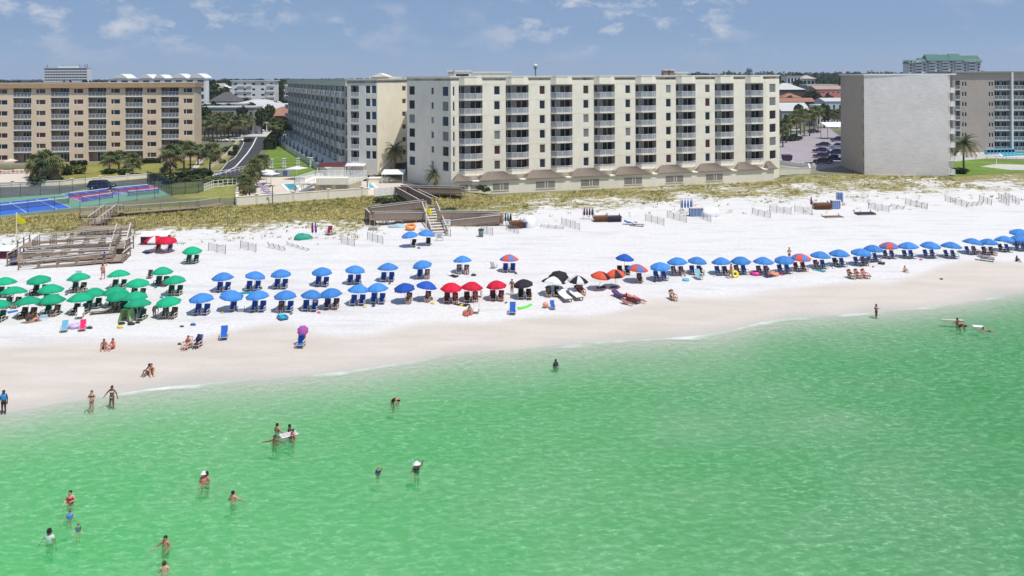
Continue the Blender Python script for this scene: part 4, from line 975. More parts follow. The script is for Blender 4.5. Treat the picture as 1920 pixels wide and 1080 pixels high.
block('bungalow','long house with a flat white roof behind the pink house','house',1514,1570,161.5,450,12,hgrey,rwhite,2,6,roof=1.0)
block('pink_house','pink plastered house with a row of small dark windows','house',1531,1585,167.5,400,14,rpink,mat('faded_red_roof',(.40,.24,.20),.9,.1,.4),3,6,kind='ridge',yr=161,fr=.5,fh=.4)
block('bungalow','house with a bright red roof tucked against the brown brick side','house',1546,1590,184,385,12,hdark,mat('red_metal_roof',(.25,.075,.07),.8,.1,.4),2,4,kind='ridge',yr=175)
block('bungalow','small house with a clay orange roof','house',1469,1503,183,385,10,hdark,rred,1,4,kind='hip',yr=175)
block('shop_row','low building with a long clay orange roof behind the palms','shop',1456,1529,191,360,10,hdark,rred,1,8,kind='ridge',yr=184)
block('garage_hall','white gabled shed with a grey end wall behind the palms','shed',1466,1520,208,335,16,hgrey,rwhite,1,3,kind='ridge',yr=193.5)
block('blue_house','pale blue house with a white roof beside the brown brick side','house',1547,1592,190,340,12,hblue,rwhite,2,4,kind='ridge',yr=184,fr=.3,fh=.4)
block('garage_hall','low white building half hidden behind palms near the pale blue house','shed',1532,1556,198,330,8,hwhite,rwhite,2,4)
shade('carport', 1570, 260, 9, 6, 5.2, trim, 'white edged carport roof beside the row of blue cars', z=3.0, slope=1.2, lm=maroon)
# green roofed tower
x0_, x1_, Yg = 1704, 1839, 800
t,W_,Ht = block('resort_tower','tall white resort tower with stepped green roofs on the skyline','tower',x0_,x1_,113,Yg,12,hwhite,hwhite,12,16,zb=3,fr=.44,fh=.55,gl=glass_blue)
groof = mat('green_metal_roof',(.04,.135,.105),.6,.1,.2)
for i in range(5):
    xa_, xb_ = W_*(.08+.185*i), W_*(.08+.185*i+.085)
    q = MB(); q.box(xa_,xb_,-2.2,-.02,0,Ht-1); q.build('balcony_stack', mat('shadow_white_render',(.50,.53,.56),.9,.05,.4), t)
    for r_ in range(11):
        q = MB(); z_ = 3+r_*(Ht-4)/11; q.box(xa_+.3,xb_-.3,-2.35,-2.21,z_,z_+1.5); q.build('window', glass_blue, t)
for (f0,f1,zl,zh) in ((-.01,.16,-3,.6),(.14,.30,-2,2.4),(.24,.46,-.5,6.2),(.40,.60,-.5,5.8),(.56,.76,-.5,6.6),(.72,1.015,-1.8,4.8)):
    q = MB(); a_,b_ = W_*f0,W_*f1; z0_,z1_ = Ht+zl,Ht+zh; q.add([(a_,-2.5,z0_),(b_,-2.5,z0_),(b_-1.5,6,z1_),(a_+1.5,6,z1_),(b_,13,z0_),(a_,13,z0_)], [(0,1,2,3),(3,2,4,5),(1,4,2),(0,3,5),(0,5,4,1)])
    q.build('green_roof', groof, t)
# water towers
p = dep(1004,142,1500); t = thing('water_tower','slender blue water tower with a white ball top on the skyline','water tower',(p.x,1500,3))
wb_ = mat('tower_blue',(.08,.17,.30),.6,.05); q = MB(); q.lathe([(3.2,0),(1.3,6),(1.15,34),(2.2,36.5),(3.4,38.5)],14); q.build('stem',wb_,t); q = MB(); q.ell((0,0,41.2),(4.3,4.3,3.9),16,8); q.build('tank',hwhite,t)
p = dep(1405,142,1300); t = thing('water_tower','blue water tank on four legs above the roof of the cream block','water tower',(p.x,1300,3)); q = MB(); q.lathe([(2,26),(4.7,28),(4.7,31.5),(3,33.2),(.3,34)],14); q.build('tank',wb_,t)
for sx in (-1,1):
    for sy in (-1,1): q = MB(); q.tube([(sx*4.6,sy*4.6,0),(sx*3.8,sy*3.8,28.5)],.45,6); q.build('leg',wb_,t)
# ================================================================== beach furniture
def proj(p):
    d = Vector((p[0], p[1], p[2]-HC)); X = d.x*cr - d.z*sr; Z = d.x*sr + d.z*cr
    return CX + F*X/d.y, CY - F*Z/d.y
def stand(px, ytop, h):                     # ground point whose top at height h shows at ytop
    b = ytop + 35
    for _ in range(12):
        p = gnd(px, b); t = proj((p.x, p.y, p.z+h)); b += (ytop - t[1])*.9
    return gnd(px, b)
fab = lambda n, c: mat(n, c, .75, .06, 5, bump=.15, trans=.12, var2=.08, sc2=.9, rand=.13)
UC = {'green': fab('green_canvas',(.010,.37,.19)), 'blue': fab('sky_canvas',(.06,.235,.60)), 'royal': fab('royal_canvas',(.02,.09,.42)), 'red': fab('red_canvas',(.62,.012,.045)), 'orange': fab('orange_canvas',(.72,.10,.05)), 'black': fab('charcoal_canvas',(.028,.02,.026)), 'white': fab('plain_white_canvas',(.74,.74,.74)), 'slate': fab('slate_blue_canvas',(.10,.20,.52)), 'pink': fab('pink_canvas',(.62,.05,.22)), 'violet': fab('violet_canvas',(.16,.14,.50))}
woodw = mat('pale_chair_wood', (.62,.55,.46), .7, .12, 4, stretch=(6,1,6)); woodb = mat('dark_chair_wood', (.20,.12,.08), .8, .2, 3)
navyc = mat('navy_sling', (.032,.105,.40), .8, .06, 6); tealc = mat('bottle_green_sling', (.018,.105,.08), .8, .06, 6); darkc = mat('charcoal_sling', (.04,.035,.04), .8, .06); maroonc = mat('maroon_sling', (.22,.02,.05), .8, .06)
brightc = mat('bright_blue_sling', (.025,.14,.55), .8, .06); palec = mat('pale_blue_sling', (.24,.50,.62), .8, .06); pinkc = mat('hot_pink_sling', (.75,.03,.17), .8, .06); skyc_ = mat('light_blue_sling', (.14,.45,.62), .8, .06); whitec = mat('white_sling', (.76,.76,.76), .8, .04)
SL = {'navy': navyc, 'green': tealc, 'dark': darkc, 'maroon': maroonc, 'bright': brightc, 'pale': palec, 'pink': pinkc, 'sky': skyc_, 'white': whitec}
pole_m = mat('white_pole', (.74,.72,.68), .5, .05)
def canopy_mesh(r, cols, drop=.48):
    def f():
        mb = MB(); n = 8; K = 5; ks = sorted(set(cols)); 
        for s in range(n):
            t0 = 2*math.pi*(s+.5)/n; t1 = 2*math.pi*(s+1.5)/n; rows = []
            for i in range(K+1):
                f_ = i/K; rr = r*f_; z = .02 + drop*(1-f_**1.75)
                row = []
                for j in range(5):
                    g = j/4; a = Vector((math.cos(t0),math.sin(t0),0)).lerp(Vector((math.cos(t1),math.sin(t1),0)), g)
                    sag = -.05*f_*(4*g*(1-g)); bulge = 1-.03*(4*g*(1-g))*(i == K)
                    row.append((a.x*rr*bulge, a.y*rr*bulge, z+sag*.6))
                rows.append(row)
            last = rows[-1]; rows.append([(x*1.005,y*1.005,z-.10-.03*(j%2==0)) for j,(x,y,z) in enumerate(last)])
            vs_ = [p for row in rows for p in row]; fs_ = []
            for i in range(len(rows)-1):
                for j in range(4): fs_.append((i*5+j,(i+1)*5+j,(i+1)*5+j+1,i*5+j+1))
            mb.add(vs_, fs_, ks.index(cols[s % len(cols)]), True)
        return mb.mesh('canopy', [UC[c] for c in ks])
    return cached(('can', round(r,2), cols, round(drop,2)), f)
def pole_mesh(h):
    def f():
        mb = MB(); mb.tube([(0,0,-.3),(0,0,h)], .024, 6); mb.tube([(0,0,h-.02),(0,0,h+.1)], [.03,.012], 6); return mb.mesh('pole', pole_m)
    return cached(('pole', round(h,1)), f)
def rib_mesh(r):
    def f():
        mb = MB()
        for s in range(8):
            t0 = 2*math.pi*(s+.5)/8; mb.bar((0,0,.42),(math.cos(t0)*r*.97,math.sin(t0)*r*.97,-.015),.018,.018)
        return mb.mesh('rib_frame', pole_m)
    return cached(('rib', round(r,2)), f)
def umbrella(px, ytop, wpx, cols, label, group=None, h=1.98, tilt=(0,0), name='beach_umbrella', base=None, drop=.55):
    p = base or stand(px, ytop, h); sc = F/p.y; r = wpx/2/sc*1.05
    t = thing(name, label, 'umbrella', p, random.uniform(0,.7), group)
    if not tilt[0] and not tilt[1]: t.rotation_euler = (random.gauss(0,.055), random.gauss(0,.06), t.rotation_euler[2])
    else: t.rotation_euler = (tilt[0], tilt[1], .2)
    hp = h - drop - .0
    link('pole', pole_mesh(h-.02), t); c = link('canopy', canopy_mesh(round(r,2), cols, drop), t, (0,0,hp))
    link('rib_frame', rib_mesh(round(r,2)), t, (0,0,hp))
    return t, p
def chair_meshes(col, wood):
    def f():
        fr = MB(); w = .31
        for sx in (-1,1):
            fr.bar((sx*w,-.55,.30),(sx*w,.30,.22),.05,.06); fr.bar((sx*w,.18,.18),(sx*w,.52,1.02),.05,.05)
            fr.bar((sx*w,-.42,0),(sx*w,-.42,.56),.055,.055); fr.bar((sx*w,.38,0),(sx*w,.24,.56),.055,.055)
        fr.bar((-w,-.55,.30),(w,-.55,.30),.05,.05); fr.bar((-w,.52,1.02),(w,.52,1.02),.05,.05); fr.bar((-w,.36,.06),(w,.36,.06),.04,.04)
        s = MB(); s.add([(-.28,-.55,.33),(.28,-.55,.33),(.28,.24,.23),(-.28,.24,.23),(-.28,-.1,.24),(.28,-.1,.24)], [(0,1,5,4),(4,5,2,3)], 0, True)
        b = MB(); b.add([(-.28,.20,.22),(.28,.20,.22),(.28,.36,.60),(-.28,.36,.60),(.28,.51,1.03),(-.28,.51,1.03)], [(0,1,2,3),(3,2,4,5)], 0, True)
        s.bar((-.28,-.55,.33),(.28,-.55,.33),.03,.03); b.bar((-.28,.51,1.03),(.28,.51,1.03),.04,.05)
        a = MB(); a.box(-.05,.05,-.5,.32,.56,.60)
        return fr.mesh('frame', wood), s.mesh('seat', SL[col]), b.mesh('backrest', SL[col]), a.mesh('armrest', wood)
    return cached(('chair', col, wood.name), f)
def chair(p, rz, col, label, group=None, wood=None, name='beach_chair', sc=1.0):
    fr, s, b, a = chair_meshes(col, wood or woodw)
    t = thing(name, label, 'beach chair', p, rz, group); t.scale = (sc,sc,sc)
    link('frame', fr, t); link('seat', s, t); link('backrest', b, t); link('armrest', a, t, (-.33,0,0)); link('armrest', a, t, (.33,0,0))
    return t
UMBS = []
SITS = []                                   # (position, rotation) of chairs that carry somebody
def umb_set(px, yt, w, cols, desc, group, ch=None, nch=2, tilt=(0,0), sits=(), rz=0, wood=None, h=1.98, cdx=.43, chd=None):
    t, p = umbrella(px, yt, w, cols, desc, group, h, tilt)
    UMBS.append((p, desc))
    if ch:
        side = ('left','right') if nch == 2 else ('single','')
        for i in range(nch):
            dx = (-cdx, cdx)[i] if nch == 2 else .35
            a = rz + random.uniform(-.07,.07); q = Vector((p.x+dx, p.y-.16+random.uniform(-.05,.05), 0)); q.z = H1(q.x,q.y)-.02
            short = desc if len(desc.split()) <= 11 else ' '.join(desc.split()[:11])
            chair(q, a, ch, f'{side[i]} {chd or ch+" sling"} chair under the {short}', 'chairs under the '+group if group else None, wood, sc=.9)
            if i in sits: SITS.append((q, a, desc))
    return p
# ---- green field of umbrellas
G1 = [(8,520,40),(74,516,41),(147.5,512,39),(223,506.5,38),(304,500.5,36),(328,517,40)]
G2 = [(24,538,44),(94,533,43),(175,540,40),(216,538,44),(224,545,42),(258,522.5,41)]
G3 = [(-5,562,45),(53,556.5,46),(97,552,45),(151,549.5,45),(258,560,46),(318,556,45),(255,547,42)]
sitg = {(74,516):(0,),(147.5,512):(1,),(258,522.5):(0,1),(304,500.5):(1,),(24,538):(0,1),(94,533):(0,),(53,556.5):(0,1),(97,552):(1,),(151,549.5):(0,),(318,556):(0,1),(224,545):(0,)}
for row, nm in ((G1,'rear'),(G2,'middle'),(G3,'front')):
    row.sort()
    for i,(x,y,w) in enumerate(row):
        umb_set(x, y, w, ('green',), f'{ORD[i]} green umbrella from the photo edge, {nm} green row', 'green umbrellas', 'green', sits=sitg.get((x,y),()), wood=woodb if i % 3 == 1 else None, chd='green')
umb_set(360,462,34,('green',),'lone green umbrella by the sand fences','green umbrellas','green',chd='green')
# ---- blue rows
B1 = [(419,511,38),(474.7,509,37),(526.6,505.4,37),(603.6,501.3,37),(664,498,37),(727,493.4,37),(794.4,488,36),(868,480,33)]
for i,(x,y,w) in enumerate(B1):
    umb_set(x,y,w,('blue',),f'{ORD[i]} blue umbrella past the green ones, rear blue row','blue umbrellas','navy', sits={6:(1,),7:(0,1)}.get(i,()), chd='navy')
F1 = [(379,550,44),(430.6,544,43),(484.5,545,42),(535.5,545,41),(582,544,39),(622,540.5,41),(671,534,39),(709,531,39)]
for i,(x,y,w) in enumerate(F1):
    umb_set(x,y,w,('blue',),f'{ORD[i]} blue umbrella past the green ones, front blue row','blue umbrellas','navy', nch=1 if i==1 else 2, sits={3:(0,),5:(0,1)}.get(i,()), tilt=(.1,.14) if i==1 else (0,0), chd='navy')
umb_set(760.4,530.6,39,('royal',),'darker royal blue umbrella touching its twin, farther from the red ones','royal umbrellas','dark',nch=1,sits=(0,),tilt=(.05,-.08),cdx=.9,chd='dark')
umb_set(796,527.5,38,('royal',),'darker royal blue umbrella touching its twin, nearer the red ones','royal umbrellas','dark',nch=1,sits=(0,),tilt=(-.05,.16),chd='dark')
for i,(x,y,w) in enumerate([(846,530,40),(883.5,528.4,39),(932,526,37)]):
    umb_set(x,y,w,('red',),f'{ORD[i]} red umbrella in the front row past the royal blue pair','red umbrellas','maroon',sits=((0,1),(0,1),(0,1))[i],chd='maroon')
umb_set(954.7,477.4,34,('orange','slate'),'orange and blue panelled umbrella alone behind the red ones',None,'navy',chd='navy')
umb_set(984,523.7,37,('black',),'black umbrella beside the red ones with a white patch',None,'dark',sits=(1,),chd='dark')
umbrella(1048,506,36,('black',),'plain black umbrella tipped behind the black and white ones',tilt=(.28,-.1))
pw1 = umb_set(1036,519.4,43,('black','white','white','black','white','white','black','white'),'larger black and white umbrella by two white loungers',None,'dark',nch=2,sits=(0,),chd='dark')
umbrella(1082,516.4,37,('black','white'),'black and white umbrella beside the orange ones',tilt=(.05,.05))
umbrella(1123.5,508.5,36,('orange','orange','black','orange'),'orange and black umbrella next to the black and white ones',tilt=(.06,.10))
umbrella(1155,505,36,('orange','black','orange','orange'),'orange and black umbrella next to the orange and blue one',tilt=(.06,-.06))
umb_set(1169.4,476.4,33,('royal',),'flat blue umbrella high behind the orange ones',None,'dark',tilt=(0,.08),h=2.3,chd='dark')
umb_set(1193,495.6,38,('orange','slate'),'orange and blue panelled umbrella beside the flat blue one',None,'navy',nch=1,sits=(0,),tilt=(.0,.1),chd='navy')
D1 = [(1239,491.6,38),(1271.5,482.7,37),(1306,481.7,35),(1353.4,482.8,34),(1389.4,481,36),(1431,482,36),(1470.6,479.7,36),(1500.6,475.6,37),(1537.8,471.6,36),(1573.8,468,36),(1613.8,466,37),(1636.6,459.4,35),(1667.8,453.8,34),(1704,454,35),(1743.4,453,35),(1782.5,453.8,35),(1821.6,446.9,36),(1853.8,447.8,34),(1884,442.8,34),(1914,440.6,36),(1912,429.4,36)]
for i,(x,y,w) in enumerate(D1):
    two = i in (7,12)
    lab = ('orange and blue umbrella amid the long blue row, ' + ('nearer the walker with the yellow float' if i==7 else 'farther along')) if two else f'{ORD[i] if i<20 else "last"} umbrella of the long blue row, counted from the orange ones'
    umb_set(x,y,w,('orange','slate') if two else ('blue',),lab,'long row umbrellas' if not two else 'orange blue row umbrellas',
            'maroon' if i==7 else 'navy',sits={1:(0,1),2:(1,),3:(1,),4:(0,),5:(0,1),8:(0,),9:(0,),10:(1,),16:(1,),17:(0,1),18:(0,)}.get(i,()),rz=R(14),chd='maroon' if i==7 else 'navy')
umb_set(771,434,31,('blue',),'blue umbrella under the boardwalk ramp, farther from the stair','stair umbrellas','dark',nch=1,tilt=(0,-.12),chd='dark')
umb_set(798.5,431,31,('blue',),'blue umbrella at the foot of the boardwalk stair','stair umbrellas','dark',nch=1,tilt=(0,.06),chd='dark')
umb_set(291,442,36,('red','white','red','red'),'red umbrella with a white panel by the shack','shack umbrellas','maroon',nch=1,chd='maroon')
umb_set(313,443,35,('red',),'plain red umbrella beside the shack','shack umbrellas','navy',nch=1,chd='navy')
# small clip-on parasol with its chair on the wet sand
p = gnd(564,650); chair(p, 0, 'bright', 'blue chair on wet sand shaded by a little pink and violet parasol')
mb = MB(); mb.tube([(.3,.3,.3),(.12,.34,1.55)], .015, 5)
t = thing('clip_parasol','little pink and violet parasol clipped above a blue chair','parasol',p); mb.build('pole', pole_m, t)
c = link('canopy', canopy_mesh(.5,('pink','violet'),.2), t, (.1,.3,1.35)); c.rotation_euler = (.75,0,.2)
# ---- loose chairs
for x,y,rz,c,l,s in [(121,621,.35,'sky','light blue folding chair beside a lilac float',.85),(155,619,.35,'pink','hot pink folding chair beside a lilac float',.85),(420,635,.25,'bright','blue folding chair with pale frame alone on the wet sand edge',1),(961,588,-.05,'bright','bright blue reclined chair beside a lime green towel',1),(1036,579,.1,'bright','small blue chair beside an orange beach ball',.75),(926,503,2.6,'white','empty white chair near the orange and blue umbrella',.8),(893,586,-.1,'white','white chair with blue top beside the woman in the red beanbag',.85),(1310,523,.2,'pale','pale blue reclined chair before the third umbrella of the long row',1),(150,596,.3,'white','striped white chair in front of the front green row',.9),(145,527,.2,'pale','grey blue chair beside the third green umbrella of the rear row',1),(617,440,-.1,'maroon','red brown chair at the foot of the dune between fences',1.1),(898,556,.3,'white','white chair at the edge of the middle red umbrella',.8),(281,521,.2,'dark','dark chair between two green umbrellas of the rear row',.8)]:
    chair(gnd(x,y,-.02), rz, c, l, sc=s)
# ---- loungers
def lounger(x,y,rz,cm,l,grp=None): return beach_bed(0,0,rz,woodb,cm,l,grp,p=gnd(x,y),back=.25)
for x_,l_ in ((1058,'nearer the large one'),(1079,'nearer the seated pair')):
    o_ = lounger(x_,561-(x_>1070)*3,R(16),whitec,'white padded lounger before the black and white umbrellas, '+l_,'white loungers'); o_.scale = (1.35,1.35,1.15)

vio = mat('violet_towel',(.10,.05,.15),.9,.1); lounger(1161,558,R(30),vio,'lounger covered by a dark violet towel beside the sunbathers')
lounger(1185,566,R(40),maroonc,'lounger carrying two sunbathers near the violet lounger'); lounger(190,588,R(-75),mat('striped_cream',(.55,.52,.48),.9,.2,6),'cream folding lounger turned sideways in front of the green umbrellas')
lounger(1848,489,R(60),palec,'low lounger carrying a sunbather in front of the long blue row')
# ---- floats, towels, bags, balls
def flat_poly(name, pts, m, label, cat, th=.05, lift=.0):
    P = [gnd(x,y) for x,y in pts]; c = sum((p for p in P), Vector())/len(P); a = sum(P[i].x*P[(i+1)%len(P)].y-P[(i+1)%len(P)].x*P[i].y for i in range(len(P)))
    if a < 0: P = P[::-1]
    n = len(P); vs_ = [(p.x-c.x,p.y-c.y,p.z-c.z-.03) for p in P]+[(p.x-c.x,p.y-c.y,p.z-c.z+th+random.uniform(0,.02)) for p in P]
    mb = MB(); mb.add(vs_, [(i,(i+1)%n,n+(i+1)%n,n+i) for i in range(n)]+[tuple(range(n,2*n))]); return tag(mb.build(name, m, None, c), label, cat)
lime = mat('lime_towel',(.14,.62,.10),.9,.08); flat_poly('towel',[(970,577),(985,575),(995,570),(998,572),(990,577),(980,580),(973,581)],lime,'crumpled lime green towel beside the bright blue chair','towel',.07)
flat_poly('beach_blanket',[(38,606),(70,598),(78,602),(50,607)],mat('brown_blanket',(.22,.15,.12),.95,.15,4),'brown blanket under the seated child near the green umbrellas','blanket')
flat_poly('towel',[(13,585),(33,582),(34,584),(16,588)],brightc,'blue towel on the sand near the photo edge','towel'); flat_poly('towel',[(1118,539),(1133,536.5),(1137,539),(1122,542)],darkc,'dark patch for shade and dark clothing under the orange umbrellas','towel'); flat_poly('towel',[(1144,538),(1156,536),(1158,539),(1146,541)],tealc,'teal mat in the shade of the orange umbrellas','mat')  # the dark piece paints umbrella shade and clothing as a flat patch
def ring(name, x, y, r, rr_, m, label, rx=0.0, lift=0.0, cat='float'):
    p = gnd(x,y); mb = MB(); n=16; k=8; vs_=[]; fs_=[]
    for i in range(n):
        a=2*math.pi*i/n
        for j in range(k):
            b=2*math.pi*j/k; vs_.append(((r+rr_*math.cos(b))*math.cos(a),(r+rr_*math.cos(b))*math.sin(a),rr_*math.sin(b)))
    for i in range(n):
        for j in range(k): fs_.append((i*k+j,((i+1)%n)*k+j,((i+1)%n)*k+(j+1)%k,i*k+(j+1)%k))
    mb.add(vs_,fs_,0,True); o_=mb.build(name,m,None,(p.x,p.y,p.z+rr_*.8+lift)); o_.rotation_euler=(rx,0,0); return tag(o_,label,cat)
pl = lambda n,c: mat(n,c,.35,.05,spec=.5)
ring('pool_float',141,614,.38,.2,pl('lilac_vinyl',(.56,.42,.68)),'lilac inflatable ring between a light blue and a pink chair')
ring('pool_float',1416,515,.42,.22,pl('pink_vinyl',(.75,.05,.28)),'hot pink inflatable ring before the long blue row'); ring('pool_float',1451,516,.42,.2,pl('peach_vinyl',(.72,.28,.16)),'peach inflatable ring before the long blue row')
ring('pool_float',770,431,.55,.22,pl('orange_vinyl',(.80,.26,.03)),'orange inflatable ring on the pile below the boardwalk ramp',rx=.4,lift=.3)
ring('pool_float',1286,526,.3,.12,pl('aqua_vinyl',(.12,.45,.62)),'aqua ring before the second umbrella of the long row')
def boat(x,y,rz,m,m2,label,s=1.0):
    p=gnd(x,y,.03); t=thing('inflatable_lounge',label,'float',p,rz); t.scale=(s,s,s); mb=MB()
    pr=[(-.5,-.9),(.5,-.9),(.62,-.4),(.6,.6),(.45,.95),(-.45,.95),(-.6,.6),(-.62,-.4)]
    mb.tube([(a,b,.18) for a,b in pr]+[(pr[0][0],pr[0][1],.18)],.17,8); mb.build('tube',m,t); mb=MB(); mb.prism(pr,.08,.16); mb.tube([(-.4,.75,.42),(.4,.75,.42)],.18,8); mb.tube([(-.4,.55,.3),(.4,.55,.3)],.16,8); mb.build('seat',m2,t); return t
boat(530,597,R(35),pl('deep_teal_vinyl',(.02,.20,.36)),pl('aqua_blue_vinyl',(.06,.42,.60)),'teal inflatable lounge chair in front of the front blue row',.62)
def ball(x,y,r,m,l): p=gnd(x,y); mb=MB(); mb.ell((0,0,r),(r,r,r),12,8); return tag(mb.build('beach_ball',m,None,p),l,'ball')
ball(1023,577,.30,pl('coral_vinyl',(.78,.30,.20)),'coral beach ball on the sand beside a small blue chair')
def bag(x,y,s,m,l,name='beach_bag',cat='bag'):
    p=gnd(x,y); mb=MB(); mb.lathe([(s*.5,0),(s*.62,s*.1),(s*.58,s*.5),(s*.4,s*.62),(.02,s*.6)],9); mb.tube([(-s*.35,0,s*.55),(-s*.2,0,s*.9),(s*.2,0,s*.9),(s*.35,0,s*.55)],s*.05,5); o_=mb.build(name,m,None,p); o_.scale=(1.3,.7,.8); return tag(o_,l,cat)
for x,y,s,m,l in [(888,517,.4,darkc,'small dark bag on the sand near the rear blue umbrella'),(228,608,.42,darkc,'dark bag among scattered things before the green umbrellas'),(246,609,.45,darkc,'second dark bag among scattered things before the green umbrellas'),(258,606,.3,darkc,'small black bag among scattered things before the green umbrellas'),(225,615,.38,mat('yellow_cloth',(.70,.52,.06),.9,.1),'yellow bag on the sand before the green umbrellas'),(362,610,.34,navyc,'small navy bag on the sand above the seated pair'),(341,613,.25,tealc,'tiny green bag on the sand above the seated pair'),(168,616,.35,darkc,'dark bag beside the hot pink chair'),(337,646,.25,darkc,'black bottle bag beside the seated pair'),(900,548,.3,darkc,'small dark bag in front of the middle red umbrella'),(1630,519,.3,darkc,'dark bag beside the three seated sunbathers'),(1765,524,.25,darkc,'tiny dark bag alone on the upper wet sand')]: bag(x,y,s,m,l)
def cooler(x,y,w,m,ml,l,rz=.2):
    p=gnd(x,y); t=thing('cooler',l,'cooler',p,rz); mb=MB(); mb.box(-w/2,w/2,-w*.33,w*.33,0,w*.55); mb.build('box',m,t); mb=MB(); mb.box(-w/2-.02,w/2+.02,-w*.33-.02,w*.33+.02,w*.56,w*.68); mb.build('lid',ml,t); mb=MB(); mb.tube([(-w/2-.03,0,w*.45),(-w/2-.03,0,w*.8),(w/2+.03,0,w*.8),(w/2+.03,0,w*.45)],.015,5); mb.build('handle',pole_m,t)
cooler(82,600,.6,whitec,palec,'pale cooler beside the seated child near the green umbrellas'); cooler(452,584,.6,mat('grey_plastic',(.30,.32,.36),.5,.05),whitec,'grey cooler on the sand between two front blue umbrellas'); cooler(985,551,.5,mat('light_grey_plastic',(.55,.58,.66),.5,.05),whitec,'light grey cooler in the shade of the black umbrella')
# pale green pop-up shelter
t=thing('shade_tent','pale green pop up shelter under the front green umbrellas','tent',gnd(238,602),R(-12)); mb=MB(); mb.add([(-.6,-.5,0),(.6,-.5,0),(.6,.6,0),(-.6,.6,0),(-.35,-.3,1.15),(.4,-.3,1.2),(.4,.4,1.2),(-.35,.4,1.15)],[(3,0,4,7),(1,2,6,5),(2,3,7,6),(4,5,6,7)]); mb.build('shell',mat('sage_cloth',(.36,.50,.26),.9,.06),t); mb=MB(); mb.tube([(-.6,-.5,0),(-.35,-.3,1.16),(.4,-.3,1.21),(.6,-.5,0)],.03,5); mb.build('hoop',mat('leaf_cloth',(.10,.26,.07),.9,.06),t)
# ================================================================== boardwalks
wood = mat('weathered_boards', (.265,.205,.16), .92, .22, 1.6, stretch=(1,6,6), bump=.2, var2=.15); woodl = mat('sun_bleached_rail', (.56,.51,.46), .9, .14, 1.6, stretch=(4,4,1))
def wway(t, A_, B_, w, rails='LR', solid=False, h=1.02, post=2.0, deck=True, down=1.6):
    o_ = Vector(t.location); a = A_-o_; b = B_-o_; d = (b-a); d2 = Vector((d.x,d.y,0)).normalized(); n = Vector((-d2.y,d2.x,0))*(w/2)
    if deck:
        mb = MB(); mb.add([a+n,a-n,b-n,b+n,a+n-Vector((0,0,.12)),a-n-Vector((0,0,.12)),b-n-Vector((0,0,.12)),b+n-Vector((0,0,.12))],[(0,3,2,1),(4,5,6,7),(0,1,5,4),(1,2,6,5),(2,3,7,6),(3,0,4,7)][0:6]); mb.build('deck', wood, t)
    for s in rails:
        e = n if s == 'L' else -n; mb = MB(); L = d.length; k = max(1, round(L/post)); up = Vector((0,0,1))
        mb.bar(a+e+up*h, b+e+up*h, .16 if solid else .13, .07, 1)
        if solid: mb.bar(a+e+up*(h-.14), b+e+up*(h-.14), .05, .14)
        if solid:
            for z_ in (.12,.32,.52,.72): mb.bar(a+e+up*z_, b+e+up*z_, .04, .17)
        else: mb.bar(a+e+up*.5, b+e+up*.5, .04, .08)
        for j in range(k+1):
            c = a.lerp(b, j/k)+e; mb.bar(c-up*down, c+up*(h-.03), .12, .12)
        mb.build('railing', [wood, woodl], t)
def stairs(t, A_, B_, w, n_):
    o_ = Vector(t.location); a = A_-o_; b = B_-o_; d2 = Vector((b.x-a.x,b.y-a.y,0)).normalized(); n = Vector((-d2.y,d2.x,0))*(w/2); run = Vector((b.x-a.x,b.y-a.y,0)).length/n_
    mb = MB()
    for i in range(n_):
        c = a.lerp(b,(i+.5)/n_); c.z = a.z+(b.z-a.z)*(i+.3)/n_; f = d2*(run*.42); v = [c+n-f,c-n-f,c-n+f,c+n+f]
        mb.add([q for q in v]+[q-Vector((0,0,.06)) for q in v],[(0,1,2,3),(7,6,5,4),(0,4,5,1),(1,5,6,2),(2,6,7,3),(3,7,4,0)],1)
    for e in (n,-n): mb.bar(a+e-Vector((0,0,.2)),b+e-Vector((0,0,.2)),.08,.3)
    mb.build('stair_flight',[wood,woodl],t)
bw1 = thing('boardwalk','weathered zigzag ramp boardwalk with stair beside the flagpole and green umbrellas','boardwalk',(-54,100,1.8))
A0=[(-51.6,105.2),(-48.5,97.0)]; A1_=[(-60.6,102.2),(-57.6,93.4)]; zz=[3.45,3.1,2.75,2.4,2.05,1.75]
Rk=[Vector((A0[0][0]+(A0[1][0]-A0[0][0])*k/4,A0[0][1]+(A0[1][1]-A0[0][1])*k/4,0)) for k in range(5)]; Lk=[Vector((A1_[0][0]+(A1_[1][0]-A1_[0][0])*k/4,A1_[0][1]+(A1_[1][1]-A1_[0][1])*k/4,0)) for k in range(5)]
for k in range(5):
    a,b=(Rk[k],Lk[k]) if k%2==0 else (Lk[k],Rk[k]); a=a.copy(); b=b.copy(); a.z=zz[k]; b.z=zz[k+1]; wway(bw1,a,b,1.15,h=.95,down=1.7 if k<3 else 1.0)
    if k<4:
        c=(Lk[k] if k%2==0 else Rk[k]).copy(); e=(Lk[k+1] if k%2==0 else Rk[k+1]).copy(); c.z=e.z=zz[k+1]; s=-.75 if k%2==0 else .75; c.x+=s; e.x+=s; c.y+=.75; e.y-=.75; wway(bw1,c,e,1.5,rails='R' if k%2==0 else 'L',h=.95,deck=True,down=1.7)
plat=[at(145,427,3.5),at(246,425,3.5)]; wway(bw1,plat[0],plat[1],2.6,rails='L',h=1.0)
wway(bw1,at(178,419,3.5),at(207,396,3.6),1.7); wway(bw1,at(150,402,3.35),at(232,396,3.35),1.6,rails='L',h=.9); wway(bw1,at(225,399,3.1),at(374,388,3.1),1.4,rails='L',h=.95,post=3); wway(bw1,at(374,388,3.1),at(417,381,3.1),1.4,rails='L',h=.95,post=3)
sa=at(232,432,3.45); sb=at(219,481,1.75); stairs(bw1,sa,sb,1.55,9); 
wway(bw1,sa,sb,1.7,deck=False,h=.95,post=2.4,down=.9)
